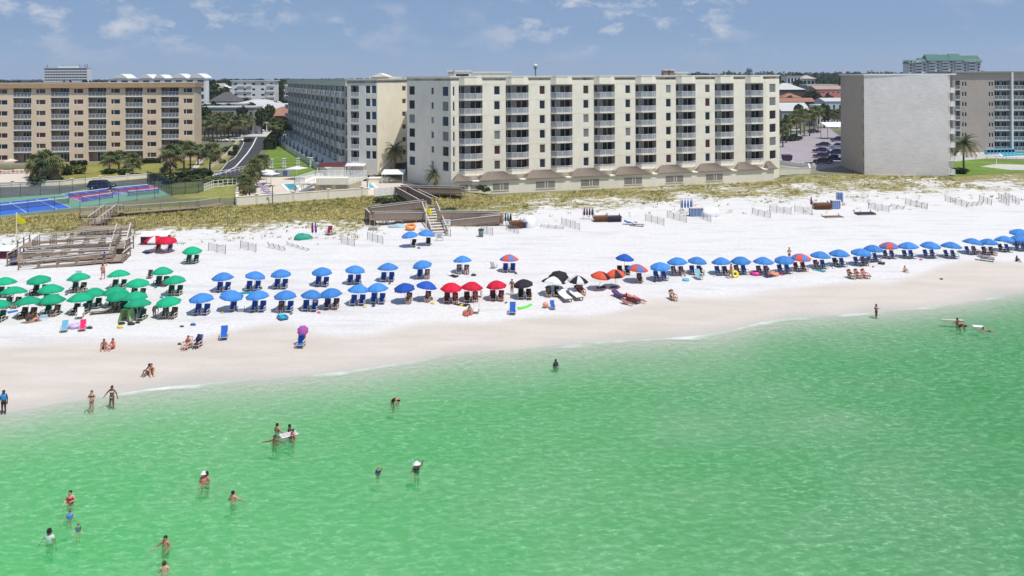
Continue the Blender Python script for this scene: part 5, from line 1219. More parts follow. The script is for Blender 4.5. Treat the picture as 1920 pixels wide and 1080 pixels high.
bw2 = thing('boardwalk','weathered boardwalk with ramps either side of a stair below the cream block','boardwalk',(-14,112,1.8))
wway(bw2,at(748,359,3.55),at(868,362,3.55),2.2,solid=True); wway(bw2,at(752,360,3.6),at(797,385,3.75),2.1,solid=True)
wway(bw2,at(775,366,3.6),at(812,384,3.7),1.6,rails='L',deck=False)
wway(bw2,at(797,388,3.7),at(693,401,3.25),1.5,solid=True); wway(bw2,at(694,402,3.22),at(703,411,3.15),1.5,rails='R',solid=True); wway(bw2,at(700,411,3.15),at(803,409.5,2.65),1.5,solid=True,down=1.3)
wway(bw2,at(797,386,3.75),at(812,384,3.75),2.4,rails='')
sa=at(805,390,3.75); sb=at(825,443,2.0); stairs(bw2,sa,sb,2.0,10); wway(bw2,sa,sb,2.2,deck=False,h=.95,post=2.2,down=.8)
wway(bw2,at(822,409,3.3),at(940,409.5,2.7),1.4,solid=True,down=1.3); wway(bw2,at(941,414,2.65),at(832,426,2.05),1.4,solid=True,down=.9); wway(bw2,at(941,416,2.5),at(862,426,1.95),1.3,rails='R',solid=True,down=.8)
yel = mat('yellow_flag_cloth',(.80,.70,.02),.8,.06,trans=.3)
def flag(x,yb,yt,label,pts,z=None):
    p = gnd(x,yb) if z is None else at(x,yb,z); top = HC+(CY-yt)/F*p.y; h = top-p.z+ (x-CX)*sr/F*-p.y*0
    t = thing('flagpole',label,'flag',p); mb = MB(); mb.tube([(0,0,0),(0,0,h)],[.07,.05],8); mb.ell((0,0,h+.05),(.08,.08,.08),8,5); mb.build('pole',pole_m,t)
    mb = MB(); n=6; vs_=[]
    for i in range(n+1):
        f_=i/n
        for j in range(5):
            g=j/4; q=Vector(pts[0]).lerp(Vector(pts[1]),f_).lerp(Vector(pts[3]).lerp(Vector(pts[2]),f_),g); vs_.append((q.x,.10*math.sin(f_*7+g*2),h+q.z))
    mb.add(vs_,[(i*5+j,(i+1)*5+j,(i+1)*5+j+1,i*5+j+1) for i in range(n) for j in range(4)],0,True); mb.build('flag_cloth',yel,t)
flag(31,470,396,'yellow warning flag on a white pole beside the zigzag boardwalk',[(0.06,0,-.02),(1.0,0,-.75),(1.3,0,-1.25),(.1,0,-1.35)])
flag(799,432,381,'yellow flag hanging limp over the stair of the central boardwalk',[(.06,0,-.2),(.7,0,-.9),(1.0,0,-1.7),(.1,0,-1.3)])
def sign(x,y,w,h,hp,label,m=trim,txt=None):
    p=gnd(x,y); t=thing('notice_board',label,'sign',p,R(4)); mb=MB(); mb.box(-w/2,w/2,-.03,.03,hp,hp+h); mb.build('board',m,t); mb=MB()
    for i in range(4): mb.box(-w*.36,w*.36-(.2*w if i==2 else 0),-.045,-.032,hp+h*(.78-.18*i),hp+h*(.84-.18*i))
    mb.build('printed_panel',mat('ink',(.12,.13,.16),.8),t)
    for sx in (-1,1): q=MB(); q.box(-.05,.05,-.05,.05,-.2,hp+h*.98); q.build('post',woodl,t,(sx*(w/2-.05),.085,0))
sign(838,427,1.0,.85,.35,'white printed notice board at the foot of the central stair'); sign(824.5,452,.95,.8,.3,'white low notice board on the sand below the central stair'); sign(1574,385,1.1,1.3,.9,'blue and white notice board behind the brown chair stack',mat('sign_blue',(.20,.33,.62),.6))
def bin_(x,y,m,l):
    p=gnd(x,y); t=thing('litter_bin',l,'bin',p,.2); mb=MB(); mb.lathe([(.30,0),(.38,.95)],12); mb.build('body',m,t); mb=MB(); mb.lathe([(.41,.95),(.41,1.05),(.2,1.12)],12); mb.build('lid',dkmetal,t)
bin_(25,496,mat('violet_grey_plastic',(.12,.11,.19),.6,.05),'violet grey litter bin at the end of the zigzag ramp'); bin_(902,444,mat('slate_plastic',(.16,.20,.21),.6,.05),'slate litter bin alone on the sand near the central boardwalk')
# ---- rental boxes, stacks, racks and covered heaps along the dune foot
def shed(x0,x1,yb,yt,label,cloth=None):
    a=gnd(x0,yb); b=gnd(x1,yb); c=(a+b)/2; w=(b-a).length; h=(yb-yt)*c.y/F; t=thing('rental_box',label,'storage box',c)
    mb=MB(); mb.box(-w/2,w/2,-.6,.6,-.2,h*.72); mb.build('body',mat('maroon_boards',(.11,.025,.05),.9,.15,3),t); mb=MB(); mb.add([(-w/2-.1,-.8,h*.72),(w/2+.1,-.8,h*.72),(w/2+.1,.7,h),(-w/2-.1,.7,h),(-w/2-.1,-.8,h*.72+.08),(w/2+.1,-.8,h*.72+.08),(w/2+.1,.7,h+.08),(-w/2-.1,.7,h+.08)],[(0,3,2,1),(4,5,6,7),(0,1,5,4),(1,2,6,5),(2,3,7,6),(3,0,4,7)]); mb.build('lid',trim,t)
shed(268,316,457,436,'maroon rental box with white lid behind the red umbrellas'); shed(-6,26,483,463,'maroon rental box with white lid beside the flagpole')
def folded(x,y,h,m,l,grp=None,tilt=(0,0),dx=0,p=None,name='folded_umbrella'):
    p=p or gnd(x,y); t=thing(name,l,'umbrella',p,0,grp); t.rotation_euler=(tilt[0],tilt[1],0); mb=MB(); mb.tube([(0,0,0),(0,0,h)],.025,5); mb.build('pole',pole_m,t); mb=MB(); mb.lathe([(.04,h*.98),(.10,h*.85),(.17,h*.5),(.13,h*.33)],8); mb.build('folded_cloth',m,t)
for i,tl in enumerate((.9,1.1,1.25)): folded(0,0,1.9,UC['green'],f'folded green umbrella leaning on the box by the flagpole, {ORD[i]} from the pole','folded green umbrellas',tilt=(.1,-tl),p=gnd(28-3*i,478,.35))
folded(586,446,2.2,mat('maroon_cloth',(.20,.03,.08),.8),'folded maroon umbrella standing by the green tarpaulin'); folded(593,446,2.3,mat('violet_cloth',(.13,.07,.30),.8),'folded violet umbrella standing by the green tarpaulin',tilt=(0,-.06))
def heap(x,y,sx,sy,sz,m,label,name='covered_stack',cat='covered stack',seed=1):
    p=gnd(x,y); rn=random.Random(seed); mb=MB(); n=18;k=8;vs_=[];fs_=[]
    ph=[rn.uniform(0,6.3) for _ in range(6)]
    for i in range(k+1):
        f_=i/k
        for j in range(n):
            a=2*math.pi*j/n; w_=1+.12*math.sin(3*a+ph[0])+.07*math.sin(7*a+ph[1]+f_*2)
            r_=(1-f_**2.6)**.5*w_; vs_.append((sx/2*r_*math.cos(a),sy/2*r_*math.sin(a),sz*f_*(1+.12*math.sin(2*a+ph[2]))-.02))
    for i in range(k):
        for j in range(n): fs_.append((i*n+j,i*n+(j+1)%n,(i+1)*n+(j+1)%n,(i+1)*n+j))
    mb.add(vs_,fs_,0,True); return tag(mb.build(name,m,None,p),label,cat)
tarp=mat('white_tarpaulin',(.70,.71,.73),.6,.05,1.5,bump=.3); gtarp=mat('green_tarpaulin',(.03,.28,.19),.6,.15,1.5,bump=.3)
heap(992,425,2.4,2.0,1.5,tarp,'white tarpaulin heap at the end of the central ramp',seed=2); heap(1330,405,3.2,2.2,1.4,tarp,'white tarpaulin heap beside the blue towel rack',seed=3); heap(567,448,2.4,1.7,.75,gtarp,'green tarpaulin heap on the sand below the dune',seed=4)
heap(746,426,2.6,1.4,.5,mat('pale_blue_tarpaulin',(.35,.48,.52),.7,.1),'flat pale blue cover under the boardwalk ramp',seed=5)
def chair_stack(x,y,w,n_,m,label,rz=0.1,seed=1,h=.17):
    p=gnd(x,y); t=thing('chair_stack',label,'chair stack',p,rz); rn=random.Random(seed)
    for i in range(n_):
        mb=MB(); ox=rn.uniform(-.12,.12); z_=.08+i*h
        for sx in (-1,1): mb.bar((sx*w/2+ox,-.7,z_),(sx*w/2+ox,.7,z_+.02),.08,.1)
        for k in range(6): mb.bar((-w/2+ox,-.6+.24*k,z_+.03),(w/2+ox,-.6+.24*k,z_+.03),.12,.04)
        mb.bar((-w/2+ox,.65,z_),(-w/2+ox+.02,.95,z_+.3),.08,.08); mb.bar((w/2+ox,.65,z_),(w/2+ox-.02,.95,z_+.3),.08,.08)
        mb.build('folded_chair',m,t)
br=mat('brown_chair_wood',(.23,.115,.06),.85,.25,2); vi=mat('violet_chair_wood',(.085,.05,.10),.85,.2,2)
chair_stack(967,427,1.7,6,br,'brown stack of folded chairs beside the white tarpaulin by the ramp',seed=1); chair_stack(983,426,1.1,5,vi,'violet stack of folded chairs next to the brown one by the ramp',seed=6)
chair_stack(1127,415,2.0,5,br,'brown stack of folded chairs beside the maroon towel rack',seed=2); chair_stack(1152,415,1.9,5,vi,'violet stack of folded chairs between brown stack and blue lounger',seed=3)
chair_stack(1543,392,2.6,6,br,'large brown stack of folded chairs near the blue notice board',seed=4); chair_stack(1561,407,2.8,1,br,'flat brown pallet of chair frames on open sand, below the large stack',seed=5); chair_stack(1623,402,2.8,2,vi,'flat dark pallet of chair frames on open sand, farther along',seed=7)
chair_stack(700,430,.0001+1.2,2,mat('pale_driftwood',(.42,.37,.32),.9,.2,2),'pale broken frames lying below the ramp',seed=9)
lounger(1182,421,R(80),brightc,'blue topped wooden lounger lying by the dune near the violet stack'); lounger(1195,424,R(70),woodw,'pale wooden lounger frame lying by the dune')
def blue_box(x,y,w,h,m,l):
    p=gnd(x,y); t=thing('towel_box',l,'box',p,.1); mb=MB(); mb.box(-w/2,w/2,-.45,.45,.05,h); mb.build('body',m,t); mb=MB()
    for k in range(5): mb.box(-w/2+w*k/4-.03,-w/2+w*k/4+.03,-.48,-.452,.05,h)
    mb.box(-w/2-.05,w/2+.05,-.5,.5,h,h+.07); mb.build('slat',woodw,t)
blue_box(1305,405,2.0,1.25,mat('slate_blue_cloth',(.12,.20,.42),.8,.1),'slate blue slatted box beside the white tarpaulin'); blue_box(1566,391,1.3,1.3,mat('blue_cloth',(.10,.22,.52),.8,.1),'blue slatted box beside the large brown stack')
def rack(x,y,w,h,cols,label,tl):
    p=gnd(x,y); t=thing('umbrella_rack',label,'rack',p); mb=MB()
    for sx in (-1,1): mb.bar((sx*w/2,0,0),(sx*w/2,0,h),.08,.08)
    mb.bar((-w/2,0,h),(w/2,0,h),.08,.08); mb.build('frame',woodw,t)
    for i,c in enumerate(cols):
        q=Vector((p.x-w/2+w*(i+.5)/len(cols),p.y-.16,p.z+.05)); folded(0,0,h*.98,c,f'{ORD[i]} folded umbrella in the {tl}',tl+' umbrellas',p=q)
mc=lambda n,c:mat(n,c,.8,.08)
rack(948,423,1.8,1.9,[mc('rust_cloth',(.35,.09,.05)),mc('sand_cloth',(.5,.4,.28)),mc('forest_cloth',(.02,.10,.08)),mc('teal_cloth',(.02,.20,.20)),mc('ink_cloth',(.03,.04,.08))],'rack of folded rust and green umbrellas at the end of the central ramp','rack at the central ramp end')
rack(1103,411,1.6,1.8,[mc('wine_cloth',(.12,.02,.06)),mc('ink_blue_cloth',(.03,.04,.15)),mc('wine_cloth',(.12,.02,.06)),mc('ink_blue_cloth',(.03,.04,.15))],'rack of folded wine and ink blue umbrellas along the dune','rack beside the brown stack')
rack(1287,398,1.9,2.2,[mc('cobalt_cloth',(.03,.13,.45))]*4,'rack of folded cobalt umbrellas along the dune','rack beside the slate blue box')
folded(1521,391,2.0,mc('wine_cloth',(.12,.02,.06)),'folded wine umbrella standing alone by the large brown stack'); rack(1575,386,1.0,2.2,[mc('pale_cobalt_cloth',(.14,.24,.55))]*2,'small rack of pale cobalt umbrellas behind the notice board','rack at the blue notice board')
# ---- sand fences
sf=mat('slat_fence_mesh',(.36,.34,.32),.9,.2,5,stretch=(8,8,.2),alpha=.30); sp=mat('grey_stake',(.20,.19,.18),.9,.2)
SF=[(391,470,423,476,0),(451,466,480,473,0),(505,462,535,469,.7),(541,456,580,468,1.0),(640,456,665,462,.2),(689,449,718,458,0),(902,436,924,442,.1),(949,431,972,439,0),(1014,424,1056,428,.9),(1053,421,1087,432,0),(1210,414,1245,423,0),(1251,408,1287,418,0),(1312,408,1333,417,0),(1410,401,1444,409,.3),(1443,397,1483,402,.1),(1490,397,1523,404,0),(1628,391,1667,398,0),(1668,387,1692,392,.8),(1697,383,1738,393,.2),(1772,377,1813,389,0),(1812,387,1840,384,.6),(1836,376,1859,385,.1),(1873,373,1892,386,0),(1886,371,1911,384,0)]
for i,(x0,y0,x1,y1,lean) in enumerate(SF):
    a=gnd(x0,y0); b=gnd(x1,y1); t=thing('sand_fence',f'{"fallen" if lean>.5 else "leaning" if lean>.15 else "upright"} slatted sand fence, {ORD[i] if i<20 else ORD[i-20]+" from the end of the row and"} counted along the dune foot' if i<20 else f'slatted sand fence near the far end of the beach, {ORD[i-20]} past the last pallet','sand fence',a,0,'slatted sand fences')
    up=Vector((0,-math.sin(lean*1.2),math.cos(lean*1.2))); d=b-a; L=d.length; k=max(2,round(L/1.3))
    mb=MB(); m_=8; vs_=[]
    for j in range(m_+1):
        c=d*(j/m_)+Vector((0,.1*math.sin(j*1.3+i),0)); s_=1.05+.1*math.sin(j*2.1+i); vs_+=[c+up*.04,c+up*s_]
    mb.add(vs_,[(2*j,2*j+2,2*j+3,2*j+1) for j in range(m_)]); mb.build('slat_mesh',sf,t)
    for j in range(k+1):
        c=d*(j/k); q=MB(); q.bar(c-up*.2,c+up*random.uniform(1.0,1.2),.055,.055); q.build('stake',sp,t)
for i,(x,y,h) in enumerate([(1062/6.75+680,438,1.2),(1110/6.75+680,443,1.0),(427,420,2.2),(1626/6.75+680,378,2.0),(848,366,1.6)]):
    pole_thing('marker_post',x,y,h,.05,sp,['short stake nearest the foot of the central stair','second short stake near the central stair','tall thin post in the dune grass before the cream wall','thin post in dune grass below the cream block','post at the end of the upper boardwalk deck'][i],'post',z=gnd(x,y).z)
# ================================================================== people
SKIN = [mat('fair_skin',(.60,.36,.26),.55,.05), mat('tanned_skin',(.42,.22,.14),.55,.05), mat('brown_skin',(.22,.105,.065),.55,.05), mat('dark_skin',(.085,.042,.03),.5,.05), mat('sunburnt_skin',(.60,.25,.18),.55,.05)]
eyem = mat('eye_dark',(.02,.015,.012),.3); 
HAIR = {'black':mat('black_hair',(.012,.010,.010),.6,.2), 'brown':mat('brown_hair',(.06,.032,.018),.6,.2), 'blond':mat('blond_hair',(.42,.27,.10),.6,.2), 'ginger':mat('ginger_hair',(.36,.12,.04),.6,.2), 'grey':mat('grey_hair',(.3,.29,.28),.6,.2)}
CL = {n: mat(n+'_swimwear', c, .8, .06) for n, c in {'red':(.42,.02,.03),'black':(.02,.02,.025),'white':(.74,.74,.74),'navy':(.025,.04,.14),'blue':(.04,.28,.62),'grey':(.16,.17,.18),'pink':(.66,.10,.22),'teal':(.02,.26,.30),'orange':(.66,.16,.05),'violet':(.12,.05,.20),'yellow':(.70,.55,.05),'maroon':(.22,.02,.04),'olive':(.14,.14,.06),'coral':(.70,.20,.14)}.items()}
def mir(d): 
    o = {}
    for k, v in d.items():
        if k.endswith('_'): o[k+'l'] = (-v[0], v[1], v[2]); o[k+'r'] = v
        else: o[k] = v
    return o
ST = mir(dict(pelvis=(0,0,.92), belly=(0,.0,1.07), chest=(0,.0,1.27), nb=(0,.01,1.42), neck=(0,0,1.50), head=(0,-.02,1.59), top=(0,-.01,1.68),
     sh_=(.165,.01,1.39), el_=(.235,.03,1.12), wr_=(.25,-.05,.88), hip_=(.085,0,.86), kn_=(.10,-.01,.48), an_=(.10,.03,.07), toe_=(.12,-.14,.03)))
def var(b, **k): d = dict(b); d.update(k); return d
LEAN = mir(dict(pelvis=(0,.12,.30), belly=(0,.18,.43), chest=(0,.28,.63), nb=(0,.34,.77), neck=(0,.34,.86), head=(0,.31,.95), top=(0,.32,1.04),
     sh_=(.165,.34,.74), el_=(.30,.18,.56), wr_=(.30,-.08,.60), hip_=(.085,.07,.29), kn_=(.12,-.36,.42), an_=(.12,-.60,.09), toe_=(.13,-.76,.07)))
GRD = mir(dict(pelvis=(0,.12,.13), belly=(0,.14,.27), chest=(0,.12,.46), nb=(0,.09,.61), neck=(0,.06,.69), head=(0,.02,.78), top=(0,.03,.87),
     sh_=(.165,.09,.58), el_=(.25,-.08,.38), wr_=(.17,-.30,.42), hip_=(.085,.08,.12), kn_=(.15,-.28,.46), an_=(.13,-.52,.07), toe_=(.14,-.68,.03)))
LIE = mir(dict(pelvis=(0,.0,.52), belly=(0,.15,.54), chest=(0,.36,.60), nb=(0,.52,.66), neck=(0,.60,.69), head=(0,.70,.74), top=(0,.79,.76),
     sh_=(.165,.50,.64), el_=(.26,.28,.54), wr_=(.24,.02,.54), hip_=(.085,-.05,.51), kn_=(.11,-.46,.58), an_=(.11,-.86,.47), toe_=(.13,-.95,.58)))
POSES = {
 'stand': ST,
 'arms_out': var(ST, el_l=(-.36,.0,1.20), wr_l=(-.50,-.1,.98), el_r=(.34,.0,1.18), wr_r=(.46,-.08,.95), kn_l=(-.13,-.02,.48), an_l=(-.16,.02,.07), toe_l=(-.2,-.14,.03)),
 'arms_bent': var(ST, el_l=(-.27,.03,1.14), wr_l=(-.24,-.22,1.10), el_r=(.25,.02,1.15), wr_r=(.15,-.26,1.22)),
 'walk': var(ST, kn_l=(-.1,-.16,.50), an_l=(-.1,-.20,.09), toe_l=(-.11,-.37,.05), kn_r=(.1,.06,.48), an_r=(.1,.26,.10), toe_r=(.11,.12,.04), wr_l=(-.26,.12,.92), el_l=(-.24,.12,1.14), wr_r=(.25,-.22,.95), el_r=(.24,-.04,1.13)),
 'swim_out': var(ST, el_l=(-.44,-.06,1.36), wr_l=(-.72,-.10,1.34), el_r=(.38,-.1,1.32), wr_r=(.60,-.2,1.30)),
 'one_out': var(ST, el_l=(-.38,-.08,1.22), wr_l=(-.56,-.22,1.10), el_r=(.27,.04,1.14), wr_r=(.20,-.2,1.05)),
 'hand_up': var(ST, el_r=(.33,-.04,1.50), wr_r=(.38,-.10,1.76), el_l=(-.27,.02,1.14), wr_l=(-.30,-.16,1.02)),
 'bend': mir(dict(pelvis=(0,.14,.90), belly=(0,.04,1.02), chest=(0,-.14,1.12), nb=(0,-.28,1.16), neck=(0,-.35,1.15), head=(0,-.44,1.12), top=(0,-.52,1.08), sh_=(.16,-.26,1.13), el_=(.20,-.32,.86), wr_=(.15,-.36,.62), hip_=(.085,.14,.84), kn_=(.10,.02,.46), an_=(.10,.08,.07), toe_=(.12,-.10,.03))),
 'lean': LEAN, 'lean_up': var(LEAN, wr_r=(.20,-.02,.86), el_r=(.34,.10,.64), chest=(0,.20,.66), nb=(0,.20,.82), neck=(0,.17,.90), head=(0,.13,.99), top=(0,.14,1.08), sh_l=(-.165,.20,.78), sh_r=(.165,.20,.78)),
 'sit': GRD, 'sit_prop': var(GRD, el_l=(-.28,.26,.36), wr_l=(-.30,.36,.08), el_r=(.27,-.02,.40), wr_r=(.22,-.28,.50)),
 'lie': LIE,
 'float': mir(dict(pelvis=(0,.30,-.10), belly=(0,.14,-.04), chest=(0,-.04,.0), nb=(0,-.16,.06), neck=(0,-.22,.11), head=(0,-.27,.20), top=(0,-.27,.29), sh_=(.16,-.14,.04), el_=(.30,-.34,.03), wr_=(.22,-.58,.04), hip_=(.085,.38,-.14), kn_=(.11,.78,-.22), an_=(.11,1.14,-.20), toe_=(.12,1.28,-.22)))}
EDG = [('pelvis','belly'),('belly','chest'),('chest','nb'),('nb','neck'),('neck','head'),('head','top')]+[(a+s,b+s) for s in 'lr' for a,b in (('sh_','el_'),('el_','wr_'),('hip_','kn_'),('kn_','an_'),('an_','toe_'))]+[('nb','sh_l'),('nb','sh_r'),('pelvis','hip_l'),('pelvis','hip_r')]
RAD = dict(pelvis=(.155,.12),belly=(.135,.105),chest=(.165,.115),nb=(.085,.075),neck=(.058,.058),head=(.092,.10),top=(.072,.08),sh_=(.062,.062),el_=(.045,.045),wr_=(.032,.03),hip_=(.095,.095),kn_=(.062,.062),an_=(.042,.042),toe_=(.045,.028))
def rad(k): return RAD[k[:-1]] if k[-2:] in ('_l','_r') else RAD[k]
def skin_src(J, kind):
    V = []; E = []; Rr = []; idx = {}
    def v(p, r): V.append(tuple(p)); Rr.append(r); return len(V)-1
    L3 = lambda a,b,t: tuple(Vector(J[a]).lerp(Vector(J[b]),t))
    sc = lambda r,s: (r[0]*s, r[1]*s)
    if kind == 'body':
        for k in ['pelvis']+[q for q in J if q != 'pelvis']: idx[k] = v(J[k], rad(k))
        E += [(idx[a],idx[b]) for a,b in EDG]
        for s,sg in (('l',-1),('r',1)):          # palm, four fingers and a thumb
            w = Vector(J['wr_'+s]); d = (w-Vector(J['el_'+s])).normalized(); side = d.cross(Vector((0,0,1)) if abs(d.z)<.8 else Vector((0,1,0))).normalized()
            nrm = side.cross(d).normalized()
            pm_ = v(w+d*.085, (.036,.022)); E.append((idx['wr_'+s],pm_))
            for i,(o,l) in enumerate(((-.03,.062),(-.01,.075),(.01,.072),(.03,.055))):
                b1 = v(w+d*(.105+l*.5)+side*o, (.0095,.0095)); b2 = v(w+d*(.10+l)+side*o*1.15+nrm*.018, (.008,.008)); E += [(pm_,b1),(b1,b2)]
            b1 = v(w+d*.06+side*(-.05), (.012,.011)); b2 = v(w+d*.095+side*(-.062)+nrm*.012, (.009,.009)); E += [(idx['wr_'+s],b1),(b1,b2)]
    elif kind in ('shorts','briefs'):
        t = .52 if kind == 'shorts' else .10; f = 1.16 if kind == 'shorts' else 1.09
        a = v(L3('pelvis','belly',.05), sc(RAD['pelvis'],f)); b = v(L3('pelvis','belly',.55 if kind=='shorts' else .3), sc(RAD['pelvis'],f*.95)); E.append((a,b))
        for s in 'lr':
            h = v(J['hip_'+s], sc(RAD['hip_'],f*1.02)); k = v(L3('hip_'+s,'kn_'+s,t), sc(RAD['hip_'],f*(.98 if kind=='shorts' else .9))); E += [(a,h),(h,k)]
    elif kind == 'bra':
        a = v(L3('belly','chest',.72), sc(RAD['chest'],1.12)); b = v(L3('chest','nb',.15), sc(RAD['chest'],1.2)); c = v(L3('chest','nb',.5), sc(RAD['chest'],1.02)); E += [(a,b),(b,c)]
    elif kind == 'suit':
        p_ = [v(L3('pelvis','belly',-.3),sc(RAD['pelvis'],1.04)),v(J['belly'],sc(RAD['belly'],1.16)),v(J['chest'],sc(RAD['chest'],1.2)),v(L3('chest','nb',.75),sc(RAD['chest'],.98))]; E += [(0,1),(1,2),(2,3)]
    elif kind in ('shirt','tank'):
        p_ = [v(L3('pelvis','belly',.2),sc(RAD['pelvis'],1.15)),v(J['belly'],sc(RAD['belly'],1.32)),v(J['chest'],sc(RAD['chest'],1.26)),v(L3('chest','nb',.88),(.135,.115))]; E += [(0,1),(1,2),(2,3)]
        for s in 'lr':
            h = v(J['sh_'+s], sc(RAD['sh_'],1.4)); E.append((3,h))
            if kind == 'shirt': k = v(L3('sh_'+s,'el_'+s,.65), sc(RAD['sh_'],1.15)); E.append((h,k))
    return V, E, Rr
PM = {}
_tmp = []
for pn, J in POSES.items():
    for kind in ('body','shorts','briefs','bra','suit','shirt','tank'):
        V, E, Rr = skin_src(J, kind); m_ = bpy.data.meshes.new('t'); m_.from_pydata(V, E, []); o_ = bpy.data.objects.new('t', m_); COL.objects.link(o_)
        md = o_.modifiers.new('s','SKIN'); md.use_smooth_shade = True
        sv = m_.skin_vertices[0].data
        for i, r_ in enumerate(Rr): sv[i].radius = (r_[0]*1.13, r_[1]*1.13) if r_[0] > .02 else r_; sv[i].use_root = (i == 0)
        md2 = o_.modifiers.new('u','SUBSURF'); md2.levels = 1; md2.render_levels = 1
        _tmp.append((pn, kind, o_, m_))
dg = bpy.context.evaluated_depsgraph_get()
for pn, kind, o_, m_ in _tmp:
    em = bpy.data.meshes.new_from_object(o_.evaluated_get(dg)); em.name = 'person' if kind == 'body' else kind
    em.materials.clear(); em.materials.append(None)
    if kind == 'body':                      # nose, ears and eyes joined to the head
        J = POSES[pn]; h = Vector(J['head']); up = (Vector(J['top'])-h).normalized(); fw = Vector((0,-1,0)); fw = (fw-up*fw.dot(up)).normalized()
        if pn == 'lie': fw = (Vector((0,-.2,1))-up*Vector((0,-.2,1)).dot(up)).normalized()
        sd = fw.cross(up); bmx = bmesh.new(); bmx.from_mesh(em)
        def blob(c, r, mi):
            q = bmesh.ops.create_icosphere(bmx, subdivisions=1, radius=r, matrix=Matrix.Translation(c))
            for v_ in q['verts']:
                for f_ in v_.link_faces: f_.material_index = mi; f_.smooth = True
        blob(h+fw*.098-up*.005, .017, 0)
        for s in (-1,1): blob(h+fw*.085+up*.025+sd*s*.034, .012, 1); blob(h+sd*s*.088-up*.0, .022, 0)
        blob(h+fw*.088-up*.045, .014, 2)
        bmx.to_mesh(em); bmx.free(); em.materials.append(eyem); em.materials.append(mat('lip_tone',(.35,.12,.10),.5))
    PM[pn, kind] = em
for pn, kind, o_, m_ in _tmp: bpy.data.objects.remove(o_); bpy.data.meshes.remove(m_)
def hair_mesh(pn, long):
    def f():
        J = POSES[pn]; h = Vector(J['head']); up = (Vector(J['top'])-h).normalized(); fw = Vector((0,-1,0)); fw = (fw-up*fw.dot(up)).normalized()
        if pn == 'lie': fw = (Vector((0,-.2,1))-up*Vector((0,-.2,1)).dot(up)).normalized()
        mb = MB(); c = h+up*.035-fw*.028; mb.ell(tuple(c), (.104,.108,.104), 10, 6)
        if long: mb.tube([c-fw*.05, c-fw*.085-up*.12, c-fw*.075-up*.27], [.075,.085,.03], 7)
        return mb.mesh('hair', None)
    return cached(('hair', pn, long), f)
def hat_mesh(pn, r):
    def f():
        J = POSES[pn]; h = Vector(J['head'])+Vector((0,0,.05)); mb = MB(); mb.lathe([(.10,.0),(r,-.02),(r,-.005),(.115,.03),(.10,.12),(.03,.14)], 14, c=tuple(h)); return mb.mesh('hat', None)
    return cached(('hat', pn, r), f)
def setm(o, m): o.material_slots[0].link = 'OBJECT'; o.material_slots[0].material = m
def person(p, pose, rz, skin, hair, clothes, label, s=1.0, long=False, hat=None, group=None, rx=0.0):
    b = link('person', PM[pose,'body'], None, p, rz, s); setm(b, SKIN[skin]); tag(b, label, 'person', group)
    if rx: b.rotation_euler = (rx, 0, rz)
    for kind, c in clothes:
        nm = {'shorts':'swim_shorts','briefs':'swim_bottom','bra':'bikini_top','suit':'swimsuit','shirt':'shirt','tank':'tank_top'}[kind]
        o_ = link(nm, PM[pose,kind], b); setm(o_, CL[c])
    if hair: o_ = link('hair', hair_mesh(pose, long), b); setm(o_, HAIR[hair])
    if hat: o_ = link('hat', hat_mesh(pose, hat[1]), b); setm(o_, hat[0])
    return b
for k in PM:
    pass
def on_sand(x, y, dz=-.01): return gnd(x, y, dz)
def in_sea(x, y, z=None):
    p = at(x, y, 0.0); p.z = H1(p.x, p.y) if z is None else z; return p
whath = mat('straw_hat',(.70,.62,.45),.9,.1); whitehat = mat('white_hat',(.76,.74,.70),.9,.05); blackcap = mat('black_cap',(.015,.015,.018),.8)
# standing and wading
person(in_sea(7,776),'stand',.2,3,'black',[('tank','blue'),('shorts','black')],'broad person in a bright blue tank top wading at the photo edge',1.0)
person(in_sea(172,766),'arms_bent',.15,0,'brown',[('bra','black'),('briefs','black')],'woman in a black bikini wading with bent arms at the shore',.97,True)
person(in_sea(210,759),'arms_out',-.1,2,'black',[('bra','white'),('briefs','white')],'dark skinned woman in a white bikini wading with arms held out',1.02)
person(in_sea(738,757,-.72),'bend',1.3,1,'black',[('suit','black')],'woman in black stooping in shallow green water, alone',.95,True)
person(in_sea(520,808),'one_out',2.4,1,'black',[('shorts','navy')],'bare backed swimmer behind the striped float, in the group of four',1.0)
person(in_sea(543,806),'stand',1.9,3,'black',[('suit','black')],'dark swimmer with arms down, behind the striped float',.92)
person(in_sea(515,828),'swim_out',.1,2,'black',[('shorts','black')],'swimmer with both arms spread wide beside the striped float',.98)
person(in_sea(549,822,-1.05),'stand',-.7,1,'brown',[('bra','coral')],'swimmer leaning over the white striped float',.98)
person(in_sea(382,900),'stand',.4,4,None,[('suit','coral')],'sunburnt person in a white hat hugging a companion in the water',1.0,hat=(whitehat,.19))
person(in_sea(388,899),'arms_bent',-.6,1,'black',[('shorts','black')],'person in a black cap close beside the white hatted bather',.97,hat=(blackcap,.13))
person(in_sea(437,930),'one_out',math.pi-.3,4,'black',[('shorts','teal')],'bare backed man with one arm stretched to the side in the water',1.03)
person(in_sea(132,941,-1.08),'arms_bent',.1,0,'black',[('suit','red')],'woman in a red swimsuit standing chest deep',1.0)
person(in_sea(131,968,-.84),'arms_out',.3,0,'brown',[('shirt','blue')],'child in a pale blue shirt between the red swimsuit and white shirt',.66)
person(in_sea(93,998),'arms_out',-.25,2,'black',[('shirt','white'),('shorts','navy')],'man in a wet white shirt and black cap in the water',1.04,hat=(blackcap,.12))
person(in_sea(147,986,-.95),'one_out',.9,0,'brown',[('shirt','navy')],'child in a navy and white top leaning on the water',.62)
person(in_sea(310,1018),'one_out',-.15,1,'black',[('shorts','grey')],'bare chested man with one arm out, just above a bare backed man',1.03)
person(in_sea(308,1064),'arms_bent',math.pi+.3,0,'brown',[('shorts','olive')],'bare backed man nearest the camera, turned away',1.05)
